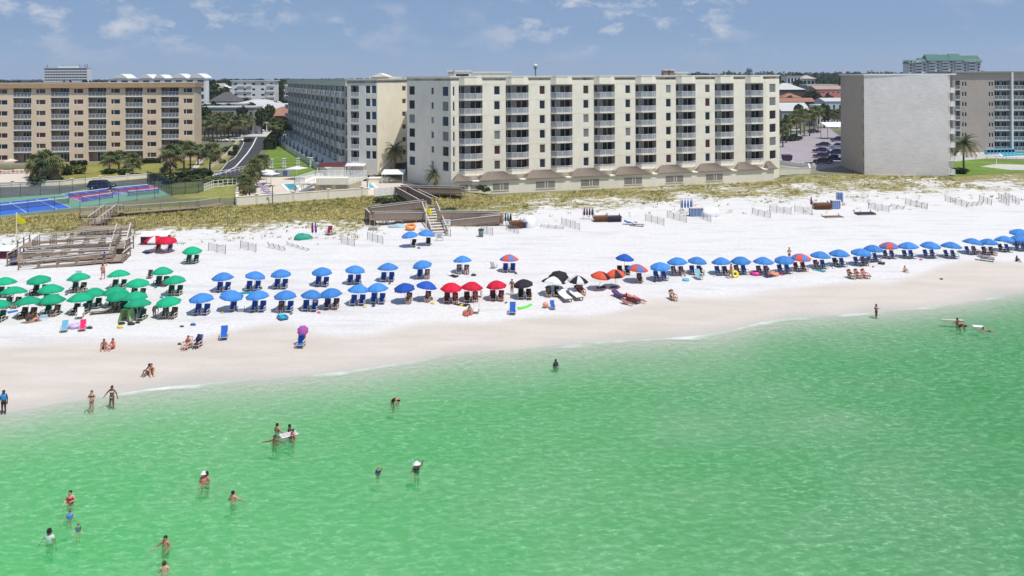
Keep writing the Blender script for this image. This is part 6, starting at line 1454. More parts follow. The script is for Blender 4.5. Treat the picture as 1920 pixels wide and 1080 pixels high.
person(in_sea(709,884,-.98),'hand_up',-.3,0,'ginger',[('shirt','navy')],'ginger haired child in navy sleeves lifting an arm in the water',.72)
person(in_sea(781,877),'hand_up',.3,1,'brown',[('suit','black')],'woman in a wide white sun hat raising one hand in the water',.98,hat=(whitehat,.26))
person(in_sea(1042,684,-1.15),'stand',.4,3,'black',[('suit','navy')],'lone bather showing only head and shoulders off the middle beach',.95)
person(in_sea(1643,594),'arms_bent',.5,2,'black',[('shorts','black'),('bra','white')],'child standing in shallow water far along the shore',.85)
person(in_sea(1801,612,-.95),'bend',.9,2,'black',[('suit','maroon')],'bather stooping behind a thin pale board',1.0)
person(in_sea(1795,608,-1.0),'swim_out',.4,2,'brown',[('shorts','black')],'bather with spread arms holding a thin pale board',.95)
person(in_sea(1847,618,-.02),'float',-1.35,1,'brown',[('shorts','navy')],'swimmer lying in the water behind a white float',.95)
# floats in the sea
def floatpad(x,y,rz,l,w,m1,m2,label):
    p=at(x,y,.06); t=thing('pool_float',label,'float',p,rz); n=7
    for i in range(n):
        q=MB(); q.tube([(-l/2,-w/2+w*(i+.5)/n,0),(l/2,-w/2+w*(i+.5)/n,.0)],w/n*.52,7); q.build('air_tube',m1 if i%2 else m2,t)
floatpad(541,815,R(35),1.15,.6,mat('plum_vinyl',(.22,.06,.14),.4),pl('white_vinyl',(.78,.78,.78)),'white and plum striped air mattress held by four bathers')
floatpad(1834,612,R(-15),.9,.55,pl('white_vinyl',(.78,.78,.78)),pl('ice_vinyl',(.60,.70,.74)),'small white float held by the swimmer farthest along the shore')
p=at(1786,600,.08); mb=MB(); mb.prism([(-1.0,-.18),(.8,-.22),(1.05,0),(.8,.22),(-1.0,.18)],-.03,.03); o_=mb.build('paddle_board',mat('sand_board',(.52,.46,.36),.5),None,p,R(-8)); tag(o_,'thin pale board floating before two bathers','board')
# on the sand
person(on_sand(193,524),'walk',math.pi+.1,4,'brown',[('shorts','grey')],'shirtless man in grey shorts walking away between green umbrellas and ramp',1.03)
person(on_sand(196,499),'walk',math.pi-.2,1,'black',[('shirt','violet'),('shorts','grey')],'person in a violet shirt carrying gear by the ramp foot',1.0)
person(on_sand(960,553),'arms_bent',-.3,1,'brown',[('bra','black'),('briefs','maroon')],'woman in a dark bikini standing between the red and black umbrellas',1.0)
person(on_sand(1480,489),'arms_bent',.2,0,'brown',[('shorts','navy')],'bare chested person standing behind the orange and blue umbrella of the long row',.98)
person(on_sand(1371,522),'walk',-1.2,1,'brown',[('suit','orange')],'person in orange walking past the long blue row with a yellow float',1.0)
ring('pool_float',1378,520,.3,.15,pl('yellow_vinyl',(.80,.72,.04)),'yellow ring at the side of the person in orange',lift=.25,rx=1.2)
person(on_sand(284,702),'sit',.5,0,'brown',[('suit','maroon')],'person in maroon cuddled up on the wet sand, darker haired of the pair',.97)
person(on_sand(279,702),'sit',-.5,2,'black',[('suit','black')],'person in black cuddled up on the wet sand beside the one in maroon',.97,True)
person(on_sand(195,655),'sit_prop',.3,1,'brown',[('shorts','maroon')],'man in maroon shorts sitting on the wet sand edge of a pair',1.0)
person(on_sand(211,654),'sit',-.25,4,'black',[('bra','orange'),('briefs','orange')],'woman in orange sitting on the wet sand beside a man',1.0)
for x,y,c,s_,h_,cl,l in [(351,653,'white',4,'brown',[('bra','red'),('briefs','red')],'sunburnt woman in red sitting on a low chair on the wet sand edge'),(371,650,'navy',3,'black',[('shirt','navy'),('shorts','maroon')],'person in navy shirt sitting on a low chair beside a woman in red'),(1596,522,'maroon',1,'brown',[('suit','black')],'first of three seated sunbathers below the long row, dark suit'),(1609,521,'maroon',4,'blond',[('suit','maroon')],'middle of three seated sunbathers below the long row, maroon suit'),(1622,521,'maroon',4,'brown',[('bra','coral'),('briefs','coral')],'third of three seated sunbathers below the long row, coral bikini'),(1091,552,'maroon',4,'brown',[('suit','red')],'sunbather in red beside the white loungers'),(1084,553,'dark',1,'black',[('suit','maroon')],'sunbather in maroon beside the white loungers'),(1262,562,'dark',0,'brown',[('bra','maroon'),('shorts','maroon')],'lone woman in maroon reclining on a low chair on open sand')]:
    q=on_sand(x,y); a=R(20) if x>1000 else R(random.uniform(-12,12)); chair(q,a,c,l.replace('sitting on a low chair','').strip()+', the low chair under them' if False else f'low {c} chair under the '+' '.join(l.split()[:9]),sc=.9); person(Vector((q.x,q.y,q.z)),'lean_up' if x<1000 else 'lean',a,s_,h_,cl,l,.97)
heap(876,590,1.0,.9,.5,mat('coral_beanbag',(.60,.12,.10),.9,.08),'coral red beanbag under the seated woman','bean_bag','bean bag',8)
person(on_sand(880,592)+Vector((0,.1,.18)),'sit_prop',-.4,1,'black',[('bra','white'),('briefs','white')],'woman in white bikini sitting on the coral beanbag',1.0)
person(on_sand(69,602),'sit',-.5,0,'blond',[('suit','pink')],'child in pink sitting on the brown blanket',.75)
person(on_sand(591,580),'stand',math.pi,4,'brown',[('shirt','coral'),('shorts','white')],'person in a coral shirt standing under the fifth front blue umbrella',.98)
person(on_sand(290,596),'bend',.9,1,'black',[('shorts','black'),('tank','violet')],'person in a violet top stooping by the last front green umbrella',.98)
person(on_sand(670,527),'sit_prop',.5,0,'brown',[('suit','coral')],'small child in coral sitting between two rear blue umbrellas',.62)
person(on_sand(1907,490),'sit',.3,3,'black',[('shorts','black')],'seated child alone on the sand below the far end of the long row',.8)
q=gnd(1185,566); person(q,'lie',R(40),4,'brown',[('bra','coral'),('briefs','coral')],'sunburnt woman lying on the maroon lounger near the violet one',1.0)
q=gnd(1199,566,-.28); person(q,'lie',R(38),4,'black',[('suit','red')],'sunbather in red lying on the sand past the maroon lounger',1.0)
q=gnd(1175,571,-.28); person(q,'lie',R(44),1,'brown',[('suit','pink')],'sunbather in pink lying on the sand before the violet lounger',.95)
q=gnd(1848,489); person(q,'lie',R(60),4,'blond',[('briefs','navy'),('bra','navy')],'sunbather in navy lying on the low lounger before the long row',1.0)
person(on_sand(1700-3,524-14)+Vector((0,0,0)),'sit',.2,0,'brown',[('suit','yellow')],'person in yellow sitting before the ninth umbrella of the long row',.85)
rnd = random.Random(5)
cols_ = ['red','black','navy','teal','maroon','grey','pink','olive','violet','coral','orange']
for i,(q,a,d) in enumerate(SITS):
    c = cols_[i % len(cols_)]; man = rnd.random() < .45; sk = rnd.choice([0,1,1,2,4,3]); sd = 'left' if sum(1 for w in SITS[:i] if w[2]==d)==0 and sum(1 for w in SITS if w[2]==d)==2 else ''
    dd = ' '.join(d.split()[:10])
    person(Vector((q.x,q.y,q.z+.0)), rnd.choice(['lean','lean','lean_up']), a, sk, rnd.choice(['brown','black','blond','brown']), [('shorts',c)] if man else rnd.choice([[('suit',c)],[('bra',c),('briefs',c)],[('shirt',c),('shorts','grey')]]), f'seated person in {c} under the {dd}', .92, not man)
# ================================================================== plants
rg = random.Random(21)
leafm = [mat('palm_green',(.085,.12,.04),.6,.3,.8,var2=.2,trans=.15), mat('palm_olive',(.20,.20,.075),.6,.3,.8,var2=.2,trans=.15), mat('dead_frond',(.27,.20,.11),.9,.25,1)]
crownm = [mat('leaf_dark_green',(.030,.052,.020),.7,.35,.7,var2=.25,trans=.1), mat('leaf_mid_green',(.065,.095,.028),.7,.35,.7,var2=.25,trans=.12), mat('leaf_yellow_green',(.17,.19,.045),.7,.3,.8,var2=.2,trans=.15)]
trunkm = mat('palm_trunk',(.155,.125,.10),.95,.25,3,stretch=(1,1,4),bump=.4); barkm = mat('bark',(.10,.075,.055),.95,.2,2); rustm = mat('rust_palm_trunk',(.27,.125,.06),.95,.25,4,bump=.4)
def palm_trunk(h, r, lean, n=8):
    mb = MB(); pts = []; rs = []
    for i in range(n+1):
        f = i/n; pts.append((lean*f*f, .4*lean*f*(1-f), h*f-.15*(i == 0))); rs.append(r*(1.25 if i == 0 else 1)*(1-.22*f)*(1+.06*(i % 2)))
    mb.tube(pts, rs, 8); return mb
def fan_crown(mb, c, n, R0, seed):
    r_ = random.Random(seed)
    for i in range(n):
        el = r_.uniform(-.75, 1.35); az = r_.uniform(0, 6.283) ; m = 2 if el < -.45 and r_.random() < .7 else (0 if r_.random() < .6 else 1)
        d = Vector((math.cos(az)*math.cos(el), math.sin(az)*math.cos(el), math.sin(el))); L = R0*r_.uniform(.42,.6); p = c + d*L - Vector((0,0,.18*L*L*.4))
        mb.bar(c+d*.1, p, .05, .03, m)
        s = d.cross(Vector((0,0,1))).normalized(); u_ = s.cross(d).normalized(); fr = R0*r_.uniform(.42,.58)
        vs_=[p]; fs_=[]
        K=9
        for k in range(K):
            a = (k/(K-1)-.5)*3.7; q = p + (d*math.cos(a)+s*math.sin(a))*fr*(1-.12*abs(a)/1.9) + u_*(-.10*fr+r_.uniform(-.06,.06)) - Vector((0,0,fr*.34*(1.0+.4*abs(a))*r_.uniform(.7,1.2)))
            a2 = a+.16; w = (d*math.cos(a)+s*math.sin(a))*fr*.45; w2 = (d*math.cos(a2)+s*math.sin(a2))*fr*.45; w1 = (d*math.cos(a-.16)+s*math.sin(a-.16))*fr*.45
            b = len(vs_); vs_ += [p+w1-Vector((0,0,.04*fr)), p+w2-Vector((0,0,.04*fr)), q, p+w+u_*.05*fr]
            fs_ += [(0,b,b+3),(0,b+3,b+1),(b,b+2,b+3),(b+3,b+2,b+1)]
        mb.add(vs_, fs_, m, False)
def feather_crown(mb, c, n, R0, seed):
    r_ = random.Random(seed)
    for i in range(n):
        az = 2.4*i+r_.uniform(-.2,.2); el = 1.25-1.75*(i/n)+r_.uniform(-.1,.1); d = Vector((math.cos(az)*math.cos(el),math.sin(az)*math.cos(el),math.sin(el)))
        m = 0 if i < n*.45 else 1 if i < n*.85 else 2; L = R0*r_.uniform(.85,1.1); prev = c; dd = d.copy(); S = 8
        for k in range(S):
            nx = prev + dd*(L/S); s = dd.cross(Vector((0,0,1))).normalized(); ll = .55*(1-abs(k/S-.4))*R0*.42
            for sg in (-1,1):
                for h_ in (0,.5):
                    b = prev.lerp(nx,h_); t = b + s*sg*ll + dd*ll*.5 - Vector((0,0,ll*.35)); mb.add([b,b+dd*(L/S*.42),t],[(0,1,2)],m)
            mb.bar(prev,nx,.05*(1-k/S)+.01,.03,m); prev = nx; dd = (dd-Vector((0,0,.24))).normalized()
PALMS = {}
def palm_meshes(kind, v):
    def f():
        a = palm_trunk({0:1,1:1,2:1}[v]*1.0, .035, .0)
        c = MB()
        if kind == 'fan': fan_crown(c, Vector((0,0,0)), 46, 2.3, 40+v)
        else: feather_crown(c, Vector((0,0,0)), 34, 2.9, 60+v)
        return c.mesh('crown', leafm)
    return cached(('palm',kind,v), f)
def palm(base, h, label, kind='fan', v=0, s=1.0, lean=0.0, group=None, tm=None, skirt=False):
    t = thing('palm_tree', label, 'palm tree', base, rg.uniform(0,6.3), group)
    tr = palm_trunk(h, .17*s**.5, lean); o_ = tr.build('trunk', tm or trunkm, t)
    link('crown', palm_meshes(kind, v), t, (lean, 0, h), rg.uniform(0,6.3), (s,s,s*rg.uniform(.9,1.05)))
    if skirt:
        c = MB(); r_ = random.Random(v+7)
        for i in range(70):
            az = r_.uniform(0,6.28); q = Vector((.25*math.cos(az),.25*math.sin(az),h-r_.uniform(.1,h*.55))); e = q+Vector((math.cos(az)*.9*s,math.sin(az)*.9*s,-1.1*s)); sd = Vector((-math.sin(az),math.cos(az),0))*.22; c.add([q-sd*.3,q+sd*.3,e+sd,e-sd],[(0,1,2,3)],0)
        c.build('dead_skirt', leafm[2], t)
    return t
def pbase(x, yb, z=3.0): return at(x, yb, z)
def ptall(x, yb, yt, z=3.0):
    p = at(x,yb,z); return p, HC+(CY-yt)/F*p.y - x*0 - (p.z)
def palm_px(x, yb, yt, label, s=1.0, z=3.0, **k):
    p, H_ = ptall(x, yb, yt, z); r0 = 1.75*s if k.get('kind') != 'feather' else 1.5*s
    return palm(p, max(.8, H_-r0), label, s=s, **k)
for i,(x,yb,yt,s) in enumerate([(70,333,281,1.35),(88,335,276,1.5),(99,330,285,1.2)]): palm_px(x,yb,yt,f'shaggy cabbage palm of the clump beside the dry lawn, {ORD[i]} from the terrace',s,v=i,skirt=True,group='shaggy clump by the tan block')
for x,yb,yt,s,l in [(205,321,277,1.15,'cabbage palm on the dry lawn, left of its taller twin'),(223,319,275,1.1,'cabbage palm on the dry lawn before the tan block, right of its twin'),(249,327,283,1.1,'low cabbage palm with a stout trunk at the edge of the dry lawn'),(240,330,302,.7,'small palm shrub at the foot of the low stout palm'),(319,327,262,1.45,'tall shaggy palm at the corner of the tan block'),(345,320,256,1.3,'slim tall palm at the corner of the tan block, between two others'),(357,318,259,1.2,'slim palm nearest the corner of the tan block'),(371,309,266,1.0,'shorter palm behind the corner of the tan block'),(393,326,263,1.3,'single palm beside the foot of the road'),(520,268,216,1.5,'palm before the clay roofed restaurant, nearer the road'),(534,275,221,1.3,'palm before the clay roofed restaurant, nearer the grey wing')]:
    palm_px(x,yb,yt,l,s,v=rg.randrange(3),lean=rg.uniform(-.5,.5),skirt='shaggy' in l)
gr = [(384,262,214),(391,258,210),(399,264,213),(407,260,208),(414,266,212),(421,259,209),(428,262,214),(436,256,208),(443,263,213),(450,257,214),(458,254,211),(466,252,208),(474,250,206),(480,249,209),(446,250,207),(425,252,206),(404,252,207),(388,252,209)]
gr.sort()
for i,(x,yb,yt) in enumerate(gr): palm_px(x,yb,yt,f'cabbage palm in the grove behind the road fence, {ORD[i]} from the tan block',rg.uniform(1.35,1.7),v=i%3,lean=rg.uniform(-.6,.6),group='palm grove by the road')
for i,(x,yb,yt,s) in enumerate([(461,374,328,.75),(467,362,310,.85),(476,352,294,.95),(488,338,285,.95),(496,330,287,.8),(468,371,338,.7),(455,352,320,.6)]): palm_px(x,yb,yt,f'bushy palm in the clump by the pool wall, {["nearest the dune","taller middle","tallest","behind the tallest","nearest the lattice fence","low one against the wall","smallest by the white railing"][i]}',s,v=i%3,skirt=i in (1,2))
palm_px(741,331,266,'date palm with a rusty trunk before the yellow wall',1.05,kind='feather',v=0,tm=rustm); palm_px(815,352,313,'small palm against the grey stepped corner of the cream block',.9,kind='feather',v=1)
rp = [(1468,276,232,1.1),(1474,268,222,1.3),(1483,264,214,1.3),(1494,262,207,1.4),(1501,258,205,1.4),(1508,256,204,1.3),(1518,255,207,1.3),(1526,250,200,1.4),(1534,246,199,1.3),(1560,240,206,1.3),(1570,240,205,1.4)]
for i,(x,yb,yt,s) in enumerate(rp): palm_px(x,yb,yt,f'cabbage palm behind the mauve car park, {ORD[i]} from the cream block',s,v=i%3,lean=rg.uniform(-.5,.5),group='palms behind the car park')
palm_px(1833,272,214,'tall slim palm before the blank brown brick wall',1.5,kind='fan',v=1); palm_px(1807,319,256,'drooping palm on the lawn at the corner of the pale brick wall',1.45,kind='feather',v=2,lean=-.3)
def clump_mesh(key, blobs, nleaf, ls, weights, seed, sub=None):
    def f():
        r_ = random.Random(seed); mb = MB(); tot = sum(b[3] for b in blobs)
        for (bx,by,bz,br_,fl) in blobs:
            n = int(nleaf*br_/tot)
            for _ in range(n):
                d = Vector((r_.gauss(0,1),r_.gauss(0,1),r_.gauss(0,1))); d.normalize(); q = r_.uniform(.62,1.05)
                p = Vector((bx,by,bz))+Vector((d.x*br_,d.y*br_,d.z*br_*fl))*q
                if p.z < .02: p.z = .02
                a = Vector((r_.gauss(0,1),r_.gauss(0,1),r_.gauss(0,1)+.3)).normalized(); b = a.cross(d).normalized() if a.cross(d).length > .05 else Vector((1,0,0)); c = b.cross(a).normalized()
                s = ls*r_.uniform(.6,1.3); m = r_.choices(range(3),weights)[0]
                mb.add([p-b*s*.5-c*s*.3,p+b*s*.4-c*s*.5,p+b*s*.6+c*s*.4,p-b*s*.3+c*s*.55],[(0,1,2,3)],m)
        return mb.mesh('crown', crownm)
    return cached(key, f)
def shrub(p, w, h, label, v=0, weights=(3,3,1), group=None, name='shrub'):
    bl = [(0,0,.45,.45,1)]+[(random.Random(v*9+i).uniform(-.38,.38),random.Random(v*7+i).uniform(-.38,.38),random.Random(v*5+i).uniform(.25,.62),random.Random(v*3+i).uniform(.22,.34),.9) for i in range(7)]
    t = thing(name, label, 'shrub', p, rg.uniform(0,6.3), group); link('foliage', clump_mesh(('shr',v,weights), bl, 620, .13, weights, v), t, (0,0,0), 0, (w,w,h))
    mb = MB(); 
    for a in range(4): mb.tube([(0,0,-.1),(math.cos(a*1.6)*.22*w,math.sin(a*1.6)*.22*w,h*.5)],.03,5)
    mb.build('stem', barkm, t); return t
for x,yb,w,h,wt,l in [(125,328,3.4,2.6,(1,3,3),'leafy green shrub beside the shaggy palms'),(147,326,2.6,2.3,(0,1,4),'yellowing shrub at the edge of the dry lawn'),(108,345,3.2,1.5,(4,2,0),'dark low shrub behind the low garden wall'),(75,346,4.5,2.2,(4,1,0),'dark hedge like shrub under the shaggy palms'),(206,326,2.6,1.4,(4,1,0),'round dark shrub under the twin palms'),(232,331,2.6,1.9,(2,3,1),'pale leaved shrub beside the stout palm'),(308,322,2.4,1.4,(3,2,0),'shrub at the foot of the tall shaggy palm'),(352,332,4.2,1.6,(4,2,0),'dark spreading shrub on the rough grass by the screen fence'),(375,331,3.6,2.0,(4,2,0),'dark tall shrub on the rough grass, middle of the row'),(388,329,2.8,1.7,(4,1,0),'rounded dark shrub at the foot of the single palm'),(399,341,4.2,1.1,(1,3,3),'bright spreading shrub on the rough grass'),(420,337,4.6,.9,(1,2,4),'low yellow green shrub below the road fence'),(340,334,3.0,1.3,(3,2,1),'low shrub nearest the courts screen'),(908,360,1.9,1.5,(1,3,2),'round green bush against the cream plinth wall'),(1801,326,3.2,1.6,(4,2,0),'dark bush at the corner of the pale brick wall'),(690,339,1.6,1.4,(4,2,0),'dark bush in the stepped planter, by the wing'),(704,340,2.6,1.5,(3,3,0),'wider bush in the stepped planter'),(465,266,3.0,1.6,(4,1,0),'low bush by the road fence below the grove'),(440,280,3.4,1.4,(3,3,0),'bush on the verge between grove and road fence'),(425,284,3.2,1.6,(3,2,0),'bush at the end of the garden path'),(376,298,2.0,1.2,(3,1,0),'russet bush at the corner of the tan block'),(1478,264,5.0,2.0,(4,2,0),'dark bush bed at the edge of the mauve car park'),(1490,262,4.4,1.8,(4,1,0),'second dark bush bed at the edge of the mauve car park'),(1848,264,7,3.0,(4,1,0),'dark bushes at the foot of the brown brick wall'),(1822,262,6,2.4,(4,2,0),'dark bushes left of the slim palm'),(735,382,3.2,1.1,(2,3,0),'grey green dune bush beside the boardwalk head'),(715,380,2.6,.9,(2,3,0),'smaller grey green dune bush before the white slatted screen'),(828,398,3.4,.6,(1,4,2),'low green dune bush right of the central stair')]:
    p = at(x,yb,3) if yb < 372 else gnd(x,yb); shrub(p,w,h,l,int(x)%4,wt)
def hedge(pts, w, h, label, z=3.0, wt=(3,3,0)):
    P=[at(x,y,z) for x,y in pts]; t=thing('hedge',label,'hedge',P[0]); mb=MB(); r_=random.Random(len(label))
    for i in range(len(P)-1):
        a,b=P[i]-P[0],P[i+1]-P[0]; L=(b-a).length; d=(b-a).normalized(); n=Vector((-d.y,d.x,0))
        for _ in range(int(L*w*h*26)+80):
            f=r_.random(); sd=r_.random(); 
            if sd<.45: q=a.lerp(b,f)+n*r_.uniform(-w/2,w/2)+Vector((0,0,h*r_.uniform(.88,1.05)))
            else: q=a.lerp(b,f)+n*(w/2)*r_.choice((-1,1))*r_.uniform(.85,1.08)+Vector((0,0,h*r_.random()))
            u_=Vector((r_.gauss(0,1),r_.gauss(0,1),r_.gauss(0,1))).normalized(); v_=u_.cross(Vector((.3,.5,.8))).normalized(); s=r_.uniform(.14,.3)
            mb.add([q-u_*s,q+v_*s*.7,q+u_*s,q-v_*s*.7],[(0,1,2,3)],r_.choices(range(3),wt)[0])
    mb.build('foliage',crownm,t); mb=MB()
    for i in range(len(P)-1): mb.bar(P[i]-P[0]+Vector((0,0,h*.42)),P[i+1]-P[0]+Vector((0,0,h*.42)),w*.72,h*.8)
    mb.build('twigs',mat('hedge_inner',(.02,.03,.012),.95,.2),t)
hedge([(505,281),(514,268),(522,257)],3.0,2.8,'tall clipped hedge between the road and the bright lawn'); hedge([(131,311),(164,309.5)],1.4,1.1,'low hedge under the tan block right of the shaggy palms'); hedge([(265,307),(302,305.5)],1.4,1.2,'low hedge under the tan block beside the tall palms')
def tree_mesh(v):
    r_=random.Random(80+v); bl=[]
    for i in range(16):
        a=r_.uniform(0,6.28); rr=r_.uniform(0,.36); z=r_.uniform(.38,.86); bl.append((rr*math.cos(a)*(1.1-z*.4),rr*math.sin(a)*(1.1-z*.4),z,r_.uniform(.12,.2),.8))
    return clump_mesh(('tree',v),bl,1300,.075,[(3,2,0),(3,3,0),(2,3,1)][v%3],90+v)
def tree(p,h,w,label,v=0,group=None):
    t=thing('broadleaf_tree',label,'tree',p,rg.uniform(0,6.3),group); link('crown',tree_mesh(v),t,(0,0,0),0,(w,w,h)); mb=MB(); mb.tube([(0,0,-.3),(.1,0,h*.25),(0,.1,h*.5)],[.035*h,.026*h,.015*h],7)
    for a in range(4): mb.tube([(.05,0,h*.28),(math.cos(a*1.6)*w*.22,math.sin(a*1.6)*w*.22,h*.58)],[.016*h,.006*h],5)
    mb.build('trunk',barkm,t)
for i,(x,yt,Y,w,l) in enumerate([(1520,170,402,13,'big dark tree before the pink house'),(1537,186,380,8,'dark tree between the shop row and the pale blue house'),(1480,188,372,7,'dark tree over the clay roofed shop'),(1500,150,600,9,'tree between the two white villas'),(1490,153,560,8,'bush like tree under the open tower villa'),(1545,152,560,12,'tree behind the flat roofed house'),(1562,150,600,12,'tree at the brown brick side, behind the pink house'),(520,190,345,9,'dark tree behind the clay roofed restaurant'),(540,180,350,10,'tree next to the grey wing above the restaurant'),(528,150,430,12,'dark tree right of the white apartment house'),(412,150,520,14,'dark tree over the villas behind the tan block'),(395,151,520,12,'dark tree beside the white condominium'),(425,152,500,10,'tree left of the white apartment house'),(400,190,320,8,'tree before the slate roofed hall'),(470,192,330,8,'tree before the hip roofed house'),(386,200,296,6,'tree at the end of the long motel'),(450,200,298,7,'tree at the middle of the long motel'),(490,203,300,6,'tree beside the restaurant'),(1475,200,345,8,'tree at the grey shed')]):
    p=Vector((dep(x,CY,Y).x,Y,3.0)); h=dep(x,yt,Y).z-3; tree(p,h,w,l,i%3)
# far woods: one mass nobody could count
mb=MB(); r_=random.Random(33); nfor=0
def far_crown(x,y,h,w):
    for _ in range(46):
        d=Vector((r_.gauss(0,1),r_.gauss(0,1),r_.gauss(0,1))).normalized(); p=Vector((x,y,3+h*.62))+Vector((d.x*w*.5,d.y*w*.5,d.z*h*.40))*r_.uniform(.6,1.05)
        u_=Vector((r_.gauss(0,1),r_.gauss(0,.4),r_.gauss(0,1))).normalized(); v_=u_.cross(Vector((.2,1,.3))).normalized(); s=w*.15*r_.uniform(.6,1.3)
        mb.add([p-u_*s,p+v_*s*.8,p+u_*s,p-v_*s*.8],[(0,1,2,3)],r_.choices((0,1),(3,1))[0])
for _ in range(2100):
    Y=450+3000*r_.random()**1.9; X=r_.uniform(-.74,.74)*Y; px=CX+F*X/Y
    if 1690<px<1850 and Y<830: continue
    if Y<680 and (400<px<540 or 1462<px<1572) : continue
    top=15+r_.uniform(-3,4) if px<1280 else 17+r_.uniform(-3,4)+min(10,max(0,(Y-600)/110))*(1 if px>1300 else .5)
    far_crown(X,Y,max(8,top),r_.uniform(9,15)*(1+Y/4500))
tag(mb.build('far_woods',crownm),'dark woods along the skyline behind the town','woods',kind='stuff')
# dune grass and sea oats
gmats=[mat('straw_blades',(.56,.475,.21),.8,.25,.6,trans=.2),mat('olive_blades',(.30,.275,.085),.8,.25,.6,trans=.2),mat('green_blades',(.17,.20,.055),.8,.25,.6,trans=.2)]
mb=MB(); r_=random.Random(44); n=30000; xs=np.array([r_.uniform(-95,90) for _ in range(n)]); t01=np.array([r_.random() for _ in range(n)])
ys=toeY(xs)-1.0+t01*(inY(xs)-toeY(xs)+.6); dv=vegat(xs,ys); pat=.5+.26*nz(xs*1.0,ys*1.3,2.1)+.22*nz(xs,ys*1.2,.9); zs=hf(xs,ys); cnt=0
inside=lambda X,Y,P:False
czs=nz(xs+40,ys*1.4,7.5)
for x,y,z,d,pt,cz in zip(xs,ys,zs,dv,pat,czs):
    if r_.random()>max(.03 if y<toeY(x)+5 else .012,(d*1.25+pt*.9-(.74 if x<-8 else .95))): continue
    if -63<x<-46 and 92<y<107: continue
    k=r_.randrange(5,9); hh=r_.uniform(.25,.55); c=r_.choices((0,1,2),(7,3,.3) if cz<-.3 else (2,4,5) if cz>.75 else (4,5,1.5))[0]
    vs_=[];fs_=[]
    for _ in range(k):
        a=r_.uniform(0,6.28); rr=r_.uniform(.02,.28); b=Vector((x+rr*math.cos(a),y+rr*math.sin(a),z-.03)); tip=b+Vector((math.cos(a)*hh*.55,math.sin(a)*hh*.55,hh*r_.uniform(.6,1.0))); s=Vector((-math.sin(a),math.cos(a),0))*r_.uniform(.035,.075)
        q=len(vs_); vs_+=[b-s,b+s,tip]; fs_.append((q,q+1,q+2))
    mb.add(vs_,fs_,c); cnt+=1
tag(mb.build('dune_grass',gmats),'olive and straw coloured grass tufts on the dunes','grass',kind='stuff')
